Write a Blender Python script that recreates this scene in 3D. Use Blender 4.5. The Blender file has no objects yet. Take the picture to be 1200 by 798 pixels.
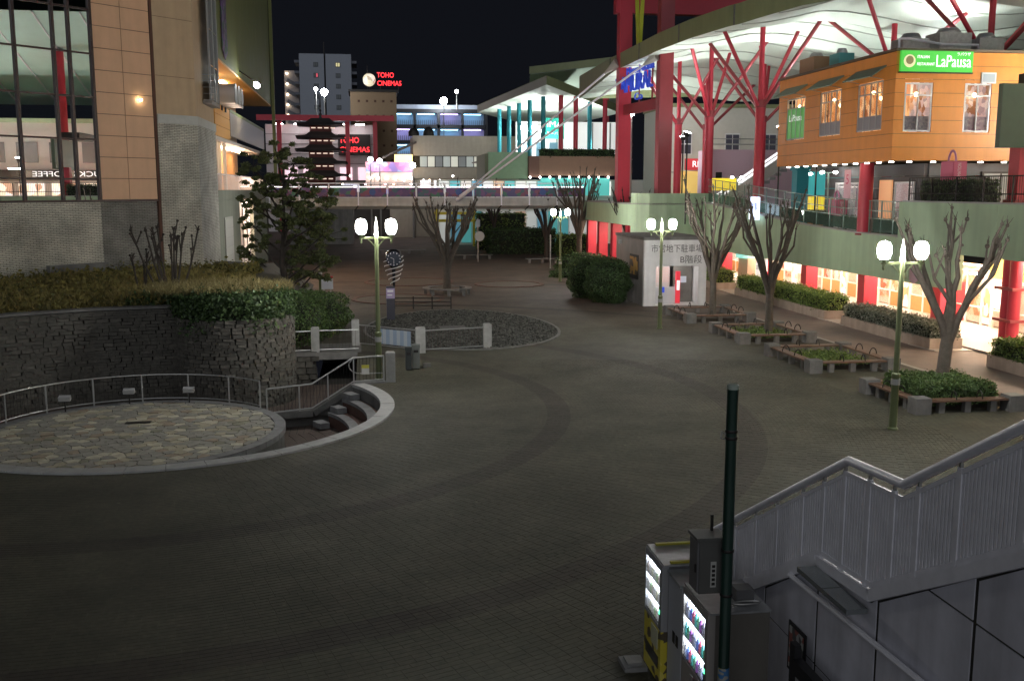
import bpy, math, random
import numpy as np
from mathutils import Vector, Matrix

S = bpy.context.scene
COL = S.collection
R = math.radians
rnd = random.Random(7)

# ---------------------------------------------------------------- camera
cam_data = bpy.data.cameras.new('camera')
cam = bpy.data.objects.new('camera', cam_data)
COL.objects.link(cam)
cam_data.sensor_width = 36.0
cam_data.lens = 35.1
cam_data.clip_end = 3000
cam.location = (0, 0, 7.0)
cam.rotation_euler = (R(90 - 8.6), 0, R(-8.3))
S.camera = cam

# ---------------------------------------------------------------- world, night fill, exposure
W = bpy.data.worlds.new('World'); S.world = W; W.use_nodes = True
wn = W.node_tree; wn.nodes.clear()
w_out = wn.nodes.new('ShaderNodeOutputWorld'); w_bg = wn.nodes.new('ShaderNodeBackground')
w_bg.inputs[0].default_value = (0.62, 0.70, 1.0, 1); w_bg.inputs[1].default_value = 0.0066
wn.links.new(w_bg.outputs[0], w_out.inputs[0])
sun_d = bpy.data.lights.new('night_fill', 'SUN'); sun_d.energy = 0.66; sun_d.angle = R(90); sun_d.color = (0.92, 0.95, 1.0)
sun = bpy.data.objects.new('night_fill', sun_d); COL.objects.link(sun)
sun.rotation_euler = (R(76), 0, R(-11))       # added fill sun, stands for city and station light behind the camera
S.view_settings.view_transform = 'Standard'; S.view_settings.look = 'None'
S.view_settings.exposure = 0.35; S.view_settings.gamma = 1.0
S.cycles.use_denoising = True
S.cycles.max_bounces = 5; S.cycles.diffuse_bounces = 3; S.cycles.glossy_bounces = 3; S.cycles.transparent_max_bounces = 12
S.cycles.sample_clamp_indirect = 3.0
S.cycles.caustics_reflective = False; S.cycles.caustics_refractive = False
try: S.cycles.use_light_tree = True
except Exception: pass

# ---------------------------------------------------------------- materials
MATS = {}
def nd(nt, t, **kw):
    n = nt.nodes.new(t)
    for k, v in kw.items():
        if isinstance(k, str) and hasattr(n, k): setattr(n, k, v)
    return n
def mat(name, col, rough=0.6, metal=0.0, var=0.0, vs=2.0, bump=0.0, bs=25.0, emit=None, es=0.0, spec=0.5, stain=0.0):
    if name in MATS: return MATS[name]
    m = bpy.data.materials.new(name); m.use_nodes = True; nt = m.node_tree
    p = nt.nodes['Principled BSDF']
    c4 = (*col, 1)
    p.inputs['Base Color'].default_value = c4
    p.inputs['Roughness'].default_value = rough; p.inputs['Metallic'].default_value = metal
    p.inputs['Specular IOR Level'].default_value = spec
    if var or bump or stain:
        geo = nd(nt, 'ShaderNodeNewGeometry')
        last = None
        if var:
            n1 = nd(nt, 'ShaderNodeTexNoise'); n1.inputs['Scale'].default_value = vs; n1.inputs['Detail'].default_value = 5
            n1.inputs['Roughness'].default_value = 0.65
            nt.links.new(geo.outputs['Position'], n1.inputs['Vector'])
            mr = nd(nt, 'ShaderNodeMapRange'); mr.inputs[1].default_value = 0.25; mr.inputs[2].default_value = 0.75
            mr.inputs[3].default_value = 1 - var; mr.inputs[4].default_value = 1 + var
            nt.links.new(n1.outputs['Fac'], mr.inputs[0])
            sc = nd(nt, 'ShaderNodeVectorMath', operation='SCALE'); sc.inputs[0].default_value = col
            nt.links.new(mr.outputs[0], sc.inputs[3]); last = sc.outputs[0]
            nt.links.new(last, p.inputs['Base Color'])
            rr = nd(nt, 'ShaderNodeMapRange'); rr.inputs[3].default_value = max(0.05, rough - 0.12); rr.inputs[4].default_value = min(1, rough + 0.12)
            nt.links.new(n1.outputs['Fac'], rr.inputs[0]); nt.links.new(rr.outputs[0], p.inputs['Roughness'])
        if stain:                                   # vertical run-off streaks, a wear pattern of the surface
            mp = nd(nt, 'ShaderNodeMapping'); mp.inputs['Scale'].default_value = (1.6, 1.6, 0.12)
            nt.links.new(geo.outputs['Position'], mp.inputs['Vector'])
            n2 = nd(nt, 'ShaderNodeTexNoise'); n2.inputs['Scale'].default_value = 1.4; n2.inputs['Detail'].default_value = 6
            nt.links.new(mp.outputs[0], n2.inputs['Vector'])
            mr2 = nd(nt, 'ShaderNodeMapRange'); mr2.inputs[1].default_value = 0.35; mr2.inputs[2].default_value = 0.7
            mr2.inputs[3].default_value = 1.0; mr2.inputs[4].default_value = 1 - stain
            nt.links.new(n2.outputs['Fac'], mr2.inputs[0])
            sc2 = nd(nt, 'ShaderNodeVectorMath', operation='SCALE')
            if last is not None: nt.links.new(last, sc2.inputs[0])
            else: sc2.inputs[0].default_value = col
            nt.links.new(mr2.outputs[0], sc2.inputs[3]); nt.links.new(sc2.outputs[0], p.inputs['Base Color'])
        if bump:
            n3 = nd(nt, 'ShaderNodeTexNoise'); n3.inputs['Scale'].default_value = bs; n3.inputs['Detail'].default_value = 4
            nt.links.new(geo.outputs['Position'], n3.inputs['Vector'])
            b = nd(nt, 'ShaderNodeBump'); b.inputs['Strength'].default_value = bump; b.inputs['Distance'].default_value = 0.02
            nt.links.new(n3.outputs['Fac'], b.inputs['Height']); nt.links.new(b.outputs[0], p.inputs['Normal'])
    if emit is not None:
        p.inputs['Emission Color'].default_value = (*emit, 1); p.inputs['Emission Strength'].default_value = es
    MATS[name] = m
    return m
def glass(name, tint=(0.8, 0.9, 0.9), refl=0.12, body=None, rough=0.02):
    """clear pane: see-through with a sheen; body=(colour, share) makes it smoky"""
    if name in MATS: return MATS[name]
    m = bpy.data.materials.new(name); m.use_nodes = True; nt = m.node_tree; nt.nodes.clear()
    out = nd(nt, 'ShaderNodeOutputMaterial'); tr = nd(nt, 'ShaderNodeBsdfTransparent'); gl = nd(nt, 'ShaderNodeBsdfGlossy')
    tr.inputs[0].default_value = (*tint, 1); gl.inputs['Roughness'].default_value = rough; gl.inputs[0].default_value = (1, 1, 1, 1)
    fr = nd(nt, 'ShaderNodeLayerWeight'); fr.inputs[0].default_value = 0.35
    mr = nd(nt, 'ShaderNodeMapRange'); mr.inputs[3].default_value = refl; mr.inputs[4].default_value = min(1, refl + 0.5)
    nt.links.new(fr.outputs['Fresnel'], mr.inputs[0])
    mx = nd(nt, 'ShaderNodeMixShader'); nt.links.new(mr.outputs[0], mx.inputs[0])
    src = tr
    if body:
        df = nd(nt, 'ShaderNodeBsdfDiffuse'); df.inputs[0].default_value = (*body[0], 1)
        m0 = nd(nt, 'ShaderNodeMixShader'); m0.inputs[0].default_value = body[1]
        nt.links.new(tr.outputs[0], m0.inputs[1]); nt.links.new(df.outputs[0], m0.inputs[2]); src = m0
    nt.links.new(src.outputs[0], mx.inputs[1]); nt.links.new(gl.outputs[0], mx.inputs[2]); nt.links.new(mx.outputs[0], out.inputs[0])
    MATS[name] = m; return m
def brickmat(name, c1, c2, mortar, udir, bw, bh, ms=0.012, bump=0.6, rough=0.8, var=0.25):
    if name in MATS: return MATS[name]
    m = bpy.data.materials.new(name); m.use_nodes = True; nt = m.node_tree; p = nt.nodes['Principled BSDF']
    geo = nd(nt, 'ShaderNodeNewGeometry'); dot = nd(nt, 'ShaderNodeVectorMath', operation='DOT_PRODUCT'); dot.inputs[1].default_value = (*udir, 0)
    sep = nd(nt, 'ShaderNodeSeparateXYZ'); cmb = nd(nt, 'ShaderNodeCombineXYZ')
    nt.links.new(geo.outputs['Position'], dot.inputs[0]); nt.links.new(geo.outputs['Position'], sep.inputs[0])
    nt.links.new(dot.outputs['Value'], cmb.inputs[0]); nt.links.new(sep.outputs[2], cmb.inputs[1])
    br = nd(nt, 'ShaderNodeTexBrick'); br.inputs['Scale'].default_value = 1.0
    br.inputs['Color1'].default_value = (*c1, 1); br.inputs['Color2'].default_value = (*c2, 1); br.inputs['Mortar'].default_value = (*mortar, 1)
    br.inputs['Mortar Size'].default_value = ms; br.inputs['Brick Width'].default_value = bw; br.inputs['Row Height'].default_value = bh
    br.inputs['Bias'].default_value = -0.2
    nt.links.new(cmb.outputs[0], br.inputs['Vector'])
    n1 = nd(nt, 'ShaderNodeTexNoise'); n1.inputs['Scale'].default_value = 0.9; n1.inputs['Detail'].default_value = 6
    nt.links.new(geo.outputs['Position'], n1.inputs['Vector'])
    mr = nd(nt, 'ShaderNodeMapRange'); mr.inputs[1].default_value = 0.3; mr.inputs[2].default_value = 0.7; mr.inputs[3].default_value = 1 - var; mr.inputs[4].default_value = 1 + var
    nt.links.new(n1.outputs['Fac'], mr.inputs[0])
    sc = nd(nt, 'ShaderNodeVectorMath', operation='SCALE'); nt.links.new(br.outputs['Color'], sc.inputs[0]); nt.links.new(mr.outputs[0], sc.inputs[3])
    nt.links.new(sc.outputs[0], p.inputs['Base Color']); p.inputs['Roughness'].default_value = rough
    b = nd(nt, 'ShaderNodeBump'); b.inputs['Strength'].default_value = bump; b.inputs['Distance'].default_value = 0.03; b.invert = True
    nt.links.new(br.outputs['Fac'], b.inputs['Height']); nt.links.new(b.outputs[0], p.inputs['Normal'])
    MATS[name] = m; return m
def patchmat(name, cols, scale, es=0.0, rough=0.5, udir=None, randomness=1.0, stretch=(1, 1, 1)):
    """flat print: irregular colour patches (posters, goods behind glass); es lights it from behind"""
    if name in MATS: return MATS[name]
    m = bpy.data.materials.new(name); m.use_nodes = True; nt = m.node_tree; p = nt.nodes['Principled BSDF']
    geo = nd(nt, 'ShaderNodeNewGeometry'); mp = nd(nt, 'ShaderNodeMapping'); mp.inputs['Scale'].default_value = stretch
    nt.links.new(geo.outputs['Position'], mp.inputs[0])
    v = nd(nt, 'ShaderNodeTexVoronoi'); v.inputs['Scale'].default_value = scale; v.inputs['Randomness'].default_value = randomness
    nt.links.new(mp.outputs[0], v.inputs['Vector'])
    sep = nd(nt, 'ShaderNodeSeparateColor'); nt.links.new(v.outputs['Color'], sep.inputs[0])
    cr = nd(nt, 'ShaderNodeValToRGB'); cr.color_ramp.interpolation = 'CONSTANT'
    while len(cr.color_ramp.elements) < len(cols): cr.color_ramp.elements.new(0.5)
    for i, c in enumerate(cols):
        cr.color_ramp.elements[i].position = i / len(cols); cr.color_ramp.elements[i].color = (*c, 1)
    nt.links.new(sep.outputs[0], cr.inputs[0]); nt.links.new(cr.outputs[0], p.inputs['Base Color'])
    p.inputs['Roughness'].default_value = rough
    if es:
        nt.links.new(cr.outputs[0], p.inputs['Emission Color']); p.inputs['Emission Strength'].default_value = es
    MATS[name] = m; return m
def glow(name, col, s, base=(0.8, 0.8, 0.8)):
    return mat(name, base, 0.5, emit=col, es=s)

# ---------------------------------------------------------------- mesh collector
class MB:
    def __init__(s): s.v = []; s.f = []
    def add(s, vs, fs):
        o = len(s.v); s.v += [tuple(p) for p in vs]; s.f += [tuple(i + o for i in f) for f in fs]; return s
    def box(s, x0, x1, y0, y1, z0, z1):
        return s.add([(x0,y0,z0),(x1,y0,z0),(x1,y1,z0),(x0,y1,z0),(x0,y0,z1),(x1,y0,z1),(x1,y1,z1),(x0,y1,z1)],
                     [(3,2,1,0),(4,5,6,7),(0,1,5,4),(1,2,6,5),(2,3,7,6),(3,0,4,7)])
    def obox(s, c, u, v, w):
        """box at centre c with half-axes u, v, w"""
        c, u, v, w = map(Vector, (c, u, v, w))
        P = [c-u-v-w, c+u-v-w, c+u+v-w, c-u+v-w, c-u-v+w, c+u-v+w, c+u+v+w, c-u+v+w]
        return s.add(P, [(3,2,1,0),(4,5,6,7),(0,1,5,4),(1,2,6,5),(2,3,7,6),(3,0,4,7)])
    def bar(s, a, b, w, h=None, up=(0,0,1)):
        a, b = Vector(a), Vector(b); d = b - a
        if d.length < 1e-6: return s
        up = Vector(up); side = d.cross(up)
        if side.length < 1e-5: side = d.cross(Vector((1,0,0)))
        side.normalize(); u2 = side.cross(d).normalized(); h = w if h is None else h
        return s.obox((a+b)/2, d/2, side*w/2, u2*h/2)
    def tube(s, pts, rad, n=8, caps=True):
        pts = [Vector(p) for p in pts]; k = len(pts)
        rs = rad if isinstance(rad, (list, tuple)) else [rad]*k
        o = len(s.v); prev = None
        for i, p in enumerate(pts):
            d = (pts[min(i+1,k-1)] - pts[max(i-1,0)])
            if d.length < 1e-9: d = Vector((0,0,1))
            d.normalize()
            a = prev if prev is not None else (Vector((1,0,0)) if abs(d.x) < 0.9 else Vector((0,1,0)))
            a = (a - d*a.dot(d)); a = a.normalized() if a.length > 1e-6 else d.orthogonal().normalized()
            prev = a; b = d.cross(a)
            for j in range(n):
                t = 2*math.pi*j/n; q = p + (a*math.cos(t) + b*math.sin(t))*rs[i]; s.v.append(tuple(q))
        for i in range(k-1):
            for j in range(n):
                j2 = (j+1) % n
                s.f.append((o+i*n+j, o+i*n+j2, o+(i+1)*n+j2, o+(i+1)*n+j))
        if caps:
            s.f.append(tuple(o+j for j in range(n))[::-1]); s.f.append(tuple(o+(k-1)*n+j for j in range(n)))
        return s
    def lathe(s, prof, c=(0,0,0), n=16):
        """prof: list of (r, z)"""
        return s.tube([(c[0], c[1], c[2]+z) for r, z in prof], [max(r, 1e-4) for r, z in prof], n) if False else s._lathe(prof, c, n)
    def _lathe(s, prof, c, n):
        o = len(s.v); k = len(prof)
        for r, z in prof:
            for j in range(n):
                t = 2*math.pi*j/n; s.v.append((c[0]+r*math.cos(t), c[1]+r*math.sin(t), c[2]+z))
        for i in range(k-1):
            for j in range(n):
                j2 = (j+1) % n; s.f.append((o+i*n+j, o+i*n+j2, o+(i+1)*n+j2, o+(i+1)*n+j))
        s.f.append(tuple(o+j for j in range(n))[::-1]); s.f.append(tuple(o+(k-1)*n+j for j in range(n)))
        return s
    def prism(s, poly, z0, z1):
        n = len(poly); o = len(s.v)
        s.v += [(x,y,z0) for x,y in poly] + [(x,y,z1) for x,y in poly]
        s.f.append(tuple(o+i for i in range(n))[::-1]); s.f.append(tuple(o+n+i for i in range(n)))
        for i in range(n):
            j = (i+1) % n; s.f.append((o+i, o+j, o+n+j, o+n+i))
        return s
    def plate(s, pts, thick, direction):
        """a flat polygon given thickness along direction"""
        d = Vector(direction).normalized()*thick; n = len(pts); o = len(s.v)
        s.v += [tuple(p) for p in pts] + [tuple(Vector(p)+d) for p in pts]
        s.f.append(tuple(o+i for i in range(n))[::-1]); s.f.append(tuple(o+n+i for i in range(n)))
        for i in range(n):
            j = (i+1) % n; s.f.append((o+i, o+j, o+n+j, o+n+i))
        return s
    def arcband(s, c, r0, r1, a0, a1, z0, z1, n):
        """a curved kerb or step: annulus sector"""
        o = len(s.v)
        for i in range(n+1):
            t = a0 + (a1-a0)*i/n; cx, sx = math.cos(t), math.sin(t)
            for r, z in ((r0,z0),(r1,z0),(r1,z1),(r0,z1)): s.v.append((c[0]+r*cx, c[1]+r*sx, z))
        for i in range(n):
            for j in range(4):
                k = (j+1) % 4; s.f.append((o+i*4+j, o+i*4+k, o+(i+1)*4+k, o+(i+1)*4+j))
        s.f.append((o+3,o+2,o+1,o)); e = o+n*4; s.f.append((e,e+1,e+2,e+3))
        return s
    def sphere(s, c, r, n=12, m=8, sz=1.0):
        return s._lathe([(r*math.sin(math.pi*i/m)+1e-4, -r*sz*math.cos(math.pi*i/m)) for i in range(m+1)], c, n)

def root_loc(o):
    while o.parent is not None: o = o.parent
    return Vector(o.location)
def build(mb, name, material, parent=None, smooth=False):
    """links the collected shapes (world coordinates) as ONE mesh object"""
    me = bpy.data.meshes.new(name)
    V = np.array(mb.v, dtype=float)
    if parent is not None:
        o0 = np.array(root_loc(parent)); loc = (0,0,0)
    else:
        lo, hi = V.min(0), V.max(0); o0 = np.array([(lo[0]+hi[0])/2, (lo[1]+hi[1])/2, lo[2]]); loc = o0
    me.from_pydata((V - o0).tolist(), [], mb.f)
    if smooth:
        me.polygons.foreach_set('use_smooth', [True]*len(me.polygons))
        try: me.set_sharp_from_angle(angle=R(38))
        except Exception: pass
    me.materials.append(material); me.update()
    o = bpy.data.objects.new(name, me); COL.objects.link(o); o.location = loc
    if parent is not None: o.parent = parent
    return o
def quads(name, Q, material, parent=None, kind=None):
    """Q: (N,4,3) array of separate quads -> one mesh (foliage, grass)"""
    Q = np.asarray(Q, dtype=np.float32); n = len(Q)
    o0 = np.array(root_loc(parent)) if parent is not None else np.array([Q[...,0].mean(), Q[...,1].mean(), Q[...,2].min()])
    me = bpy.data.meshes.new(name); me.vertices.add(n*4); me.vertices.foreach_set('co', (Q - o0).astype(np.float32).ravel())
    me.loops.add(n*4); me.loops.foreach_set('vertex_index', np.arange(n*4, dtype=np.int32))
    me.polygons.add(n); me.polygons.foreach_set('loop_start', np.arange(0, n*4, 4, dtype=np.int32))
    me.polygons.foreach_set('loop_total', np.full(n, 4, dtype=np.int32))
    me.materials.append(material); me.update(); me.validate(); me.shade_flat()
    o = bpy.data.objects.new(name, me); COL.objects.link(o)
    if parent is not None: o.parent = parent
    else: o.location = o0
    if kind: o['kind'] = kind
    return o
def thing(name, label, cat, loc, group=None):
    o = bpy.data.objects.new(name, None); COL.objects.link(o); o.location = loc
    o.empty_display_size = 0.3
    return tag(o, label, cat, group)
def tag(o, label, cat, group=None):
    o['label'] = label; o['category'] = cat
    if group: o['group'] = group
    return o
def struct(o): o['kind'] = 'structure'; return o
def copy_tree(o, parent=None):
    c = o.copy(); COL.objects.link(c)
    if parent is not None: c.parent = parent; c.matrix_parent_inverse.identity()
    for ch in [x for x in o.children]: copy_tree(ch, c)
    return c
def text(body, size, material, parent, org, right, up, extrude=0.02, align='LEFT', width=None, name='lettering'):
    cu = bpy.data.curves.new('t', 'FONT'); cu.body = body; cu.size = size; cu.extrude = extrude; cu.align_x = align; cu.align_y = 'BOTTOM'
    cu.resolution_u = 3
    t = bpy.data.objects.new('t', cu); COL.objects.link(t); bpy.context.view_layer.update()
    me = bpy.data.meshes.new_from_object(t.evaluated_get(bpy.context.evaluated_depsgraph_get()))
    bpy.data.objects.remove(t); bpy.data.curves.remove(cu)
    n = len(me.vertices); co = np.zeros(n*3); me.vertices.foreach_get('co', co); co = co.reshape(-1,3)
    if width:
        w = co[:,0].max() - co[:,0].min(); co[:,0] *= width / max(w, 1e-6)
    r, u = Vector(right).normalized(), Vector(up).normalized(); nn = r.cross(u)
    M3 = np.array([r, u, nn]); co = co @ M3 + np.array(org) - np.array(root_loc(parent))
    me.vertices.foreach_set('co', co.ravel()); me.materials.clear(); me.materials.append(material); me.update()
    o = bpy.data.objects.new(name, me); COL.objects.link(o); o.parent = parent
    return o
def leafquads(C, N, size, rng, flat=0.35, asp=0.6):
    """leaf faces at centres C, roughly facing N (outward) with spread"""
    n = len(C); d = N + rng.normal(0, flat*2, (n,3)); d /= np.linalg.norm(d, axis=1)[:,None] + 1e-9
    a = np.cross(d, rng.normal(0,1,(n,3))); a /= np.linalg.norm(a, axis=1)[:,None] + 1e-9
    b = np.cross(d, a); s = size*rng.uniform(0.6, 1.35, (n,1)); a = a*s; b = b*s*asp
    return np.stack([C-a, C-b*1.0, C+a, C+b], axis=1)
def shell_points(n, c, rad, rng, lo=0.75):
    """points in the outer layer of an ellipsoid with bumps"""
    d = rng.normal(0,1,(n,3)); d /= np.linalg.norm(d, axis=1)[:,None]
    bump = 1 + 0.10*np.sin(5*d[:,0]+1)*np.cos(4*d[:,1]+2) + 0.07*np.sin(9*d[:,2]+3*d[:,0])
    r = rng.uniform(lo, 1.03, n)*bump
    return np.array(c) + d*np.array(rad)*r[:,None], d

# ================================================================ PLAZA
RC = (-6.35, 32.4); RR = 7.15                 # sunken theatre: outer kerb
SC = (-7.45, 32.1); SR = 4.75; SZ = -0.55     # round stone stage
FLOOR = -1.35

def paving_material(name, joints):
    m = bpy.data.materials.new(name); m.use_nodes = True; nt = m.node_tree; p = nt.nodes['Principled BSDF']; L = nt.links
    geo = nd(nt, 'ShaderNodeNewGeometry'); sep = nd(nt, 'ShaderNodeSeparateXYZ'); L.new(geo.outputs['Position'], sep.inputs[0])
    def mth(op, a, b=None, c=None):
        n = nd(nt, 'ShaderNodeMath', operation=op)
        for i, q in enumerate((a, b, c)):
            if q is None: continue
            if isinstance(q, (int, float)): n.inputs[i].default_value = q
            else: L.new(q, n.inputs[i])
        return n.outputs[0]
    dx = mth('SUBTRACT', sep.outputs[0], RC[0]); dy = mth('SUBTRACT', sep.outputs[1], RC[1])
    r = mth('SQRT', mth('ADD', mth('MULTIPLY', dx, dx), mth('MULTIPLY', dy, dy)))
    n0 = nd(nt, 'ShaderNodeTexNoise'); n0.inputs['Scale'].default_value = 5; L.new(geo.outputs['Position'], n0.inputs['Vector'])
    rj = mth('ADD', r, mth('MULTIPLY', mth('SUBTRACT', n0.outputs['Fac'], 0.5), 0.06))
    def band(c, w): return mth('LESS_THAN', mth('ABSOLUTE', mth('SUBTRACT', rj, c)), w)
    inb = mth('MAXIMUM', band(12.45, 0.36), mth('MAXIMUM', band(18.15, 0.38), mth('MAXIMUM', band(30.5, 0.4), band(45.0, 0.5))))
    # base tone: olive grey round the theatre, red-brown further up the street
    far = nd(nt, 'ShaderNodeMapRange'); far.interpolation_type = 'SMOOTHSTEP'; far.inputs[1].default_value = 22; far.inputs[2].default_value = 34; L.new(r, far.inputs[0])
    mix = nd(nt, 'ShaderNodeMix', data_type='RGBA'); mix.inputs[6].default_value = (0.055, 0.051, 0.032, 1); mix.inputs[7].default_value = (0.072, 0.053, 0.040, 1)
    L.new(far.outputs[0], mix.inputs[0])
    mix2 = nd(nt, 'ShaderNodeMix', data_type='RGBA'); mix2.inputs[7].default_value = (0.038, 0.031, 0.021, 1)
    L.new(mix.outputs[2], mix2.inputs[6]); L.new(inb, mix2.inputs[0])
    n1 = nd(nt, 'ShaderNodeTexNoise'); n1.inputs['Scale'].default_value = 0.35; n1.inputs['Detail'].default_value = 7; n1.inputs['Roughness'].default_value = 0.68
    L.new(geo.outputs['Position'], n1.inputs['Vector'])
    n2 = nd(nt, 'ShaderNodeTexNoise'); n2.inputs['Scale'].default_value = 9; n2.inputs['Detail'].default_value = 4; L.new(geo.outputs['Position'], n2.inputs['Vector'])
    f1 = nd(nt, 'ShaderNodeMapRange'); f1.inputs[1].default_value = 0.3; f1.inputs[2].default_value = 0.7; f1.inputs[3].default_value = 0.62; f1.inputs[4].default_value = 1.32; L.new(n1.outputs['Fac'], f1.inputs[0])
    f2 = nd(nt, 'ShaderNodeMapRange'); f2.inputs[1].default_value = 0.3; f2.inputs[2].default_value = 0.7; f2.inputs[3].default_value = 0.8; f2.inputs[4].default_value = 1.2; L.new(n2.outputs['Fac'], f2.inputs[0])
    fac = mth('MULTIPLY', f1.outputs[0], f2.outputs[0])
    vo = nd(nt, 'ShaderNodeTexVoronoi'); vo.inputs['Scale'].default_value = 0.9; L.new(geo.outputs['Position'], vo.inputs['Vector'])      # trodden-in spots
    fac = mth('MULTIPLY', fac, mth('ADD', 1.0, mth('MULTIPLY', mth('LESS_THAN', vo.outputs['Distance'], 0.035), 0.9)))
    vd = nd(nt, 'ShaderNodeTexVoronoi'); vd.inputs['Scale'].default_value = 0.33; L.new(geo.outputs['Position'], vd.inputs['Vector'])
    sm = nd(nt, 'ShaderNodeMapRange'); sm.interpolation_type = 'SMOOTHSTEP'; sm.inputs[1].default_value = 0.05; sm.inputs[2].default_value = 0.32; sm.inputs[3].default_value = 0.72; sm.inputs[4].default_value = 1.0; L.new(mth('ADD', vd.outputs['Distance'], mth('MULTIPLY', n0.outputs['Fac'], 0.2)), sm.inputs[0])
    fac = mth('MULTIPLY', fac, sm.outputs[0])
    if joints == 'own':        # every paver its own tone
        fac = mth('MULTIPLY', fac, mth('ADD', 0.92, mth('MULTIPLY', geo.outputs['Random Per Island'], 0.16)))
    sc = nd(nt, 'ShaderNodeVectorMath', operation='SCALE'); L.new(mix2.outputs[2], sc.inputs[0]); L.new(fac, sc.inputs[3])
    col = sc.outputs[0]
    if joints == 'drawn':      # too far to tell the pavers apart: courses in the material
        ang = mth('ARCTAN2', dy, dx)
        cmb = nd(nt, 'ShaderNodeCombineXYZ'); L.new(mth('MULTIPLY', ang, 40.0), cmb.inputs[0]); L.new(r, cmb.inputs[1])
        br = nd(nt, 'ShaderNodeTexBrick'); br.inputs['Scale'].default_value = 1; br.inputs['Brick Width'].default_value = 0.42; br.inputs['Row Height'].default_value = 0.21
        br.inputs['Mortar Size'].default_value = 0.014; br.inputs['Color1'].default_value = (1.12,1.12,1.12,1); br.inputs['Color2'].default_value = (0.88,0.88,0.88,1); br.inputs['Mortar'].default_value = (0.72,0.72,0.72,1)
        L.new(cmb.outputs[0], br.inputs['Vector'])
        ml = nd(nt, 'ShaderNodeVectorMath', operation='MULTIPLY'); L.new(col, ml.inputs[0]); L.new(br.outputs['Color'], ml.inputs[1]); col = ml.outputs[0]
    L.new(col, p.inputs['Base Color'])
    rr = nd(nt, 'ShaderNodeMapRange'); rr.inputs[3].default_value = 0.95; rr.inputs[4].default_value = 0.72; L.new(n1.outputs['Fac'], rr.inputs[0]); L.new(rr.outputs[0], p.inputs['Roughness'])
    b = nd(nt, 'ShaderNodeBump'); b.inputs['Strength'].default_value = 0.2; b.inputs['Distance'].default_value = 0.008
    n3 = nd(nt, 'ShaderNodeTexNoise'); n3.inputs['Scale'].default_value = 30; n3.inputs['Detail'].default_value = 5; L.new(geo.outputs['Position'], n3.inputs['Vector'])
    L.new(n3.outputs['Fac'], b.inputs['Height']); L.new(b.outputs[0], p.inputs['Normal'])
    return m
PAVE_FAR = paving_material('street_paving', 'drawn'); PAVE = paving_material('plaza_pavers', 'own')

m_granite = mat('granite_kerb', (0.36, 0.36, 0.35), 0.7, var=0.22, vs=3, bump=0.3, bs=40)
m_granite_dk = mat('granite_seat', (0.20, 0.20, 0.20), 0.75, var=0.3, vs=3, bump=0.3, bs=40)
m_concrete = mat('concrete_post', (0.33, 0.33, 0.31), 0.8, var=0.2, vs=4, bump=0.4, bs=30, stain=0.25)
m_conc_dark = mat('concrete_aged', (0.16, 0.155, 0.145), 0.85, var=0.25, vs=2, bump=0.4, bs=25, stain=0.3)
m_redbrick = mat('dark_red_brick', (0.105, 0.058, 0.045), 0.85, var=0.3, vs=9, bump=0.5, bs=40)
m_steel = mat('stainless_rail', (0.42, 0.42, 0.41), 0.45, 0.7)
m_iron = mat('dark_iron', (0.035, 0.032, 0.03), 0.5, 0.6)
m_brown_iron = mat('brown_iron', (0.085, 0.06, 0.05), 0.5, 0.4)
m_joint = mat('joint_sand', (0.040, 0.037, 0.031), 0.95)

# ---- the hole for the sunken theatre
def arc(c, r, a0, a1, n): return [(c[0]+r*math.cos(a0+(a1-a0)*i/n), c[1]+r*math.sin(a0+(a1-a0)*i/n)) for i in range(n+1)]
hole = arc(RC, RR-0.02, R(-180), R(33), 46)               # round the kerb, from the west to the rail post
hole += [(-0.45, 37.0), (-0.45, 43.4), (-3.9, 43.4), (-3.9, 41.4), (-6.0, 42.6), (-7.6, 41.9), (-10.6, 41.3), (-13.6, 39.5), (-16.5, 36.5)]
ground_m = bpy.data.meshes.new('ground')
import bmesh
bm = bmesh.new()
outer = [bm.verts.new((x, y, 0)) for x, y in ((-900,-60),(900,-60),(900,1500),(-900,1500))]
inner = [bm.verts.new((x, y, 0)) for x, y in hole]
eds = []
for ring in (outer, inner):
    for i in range(len(ring)): eds.append(bm.edges.new((ring[i], ring[(i+1) % len(ring)])))
bmesh.ops.triangle_fill(bm, use_beauty=True, use_dissolve=False, edges=eds)
for f in bm.faces:
    f.normal_update()
    if f.normal.z < 0: f.normal_flip()
bm.to_mesh(ground_m); bm.free(); ground_m.materials.append(PAVE_FAR)
ground = bpy.data.objects.new('ground', ground_m); COL.objects.link(ground); struct(ground)

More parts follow.
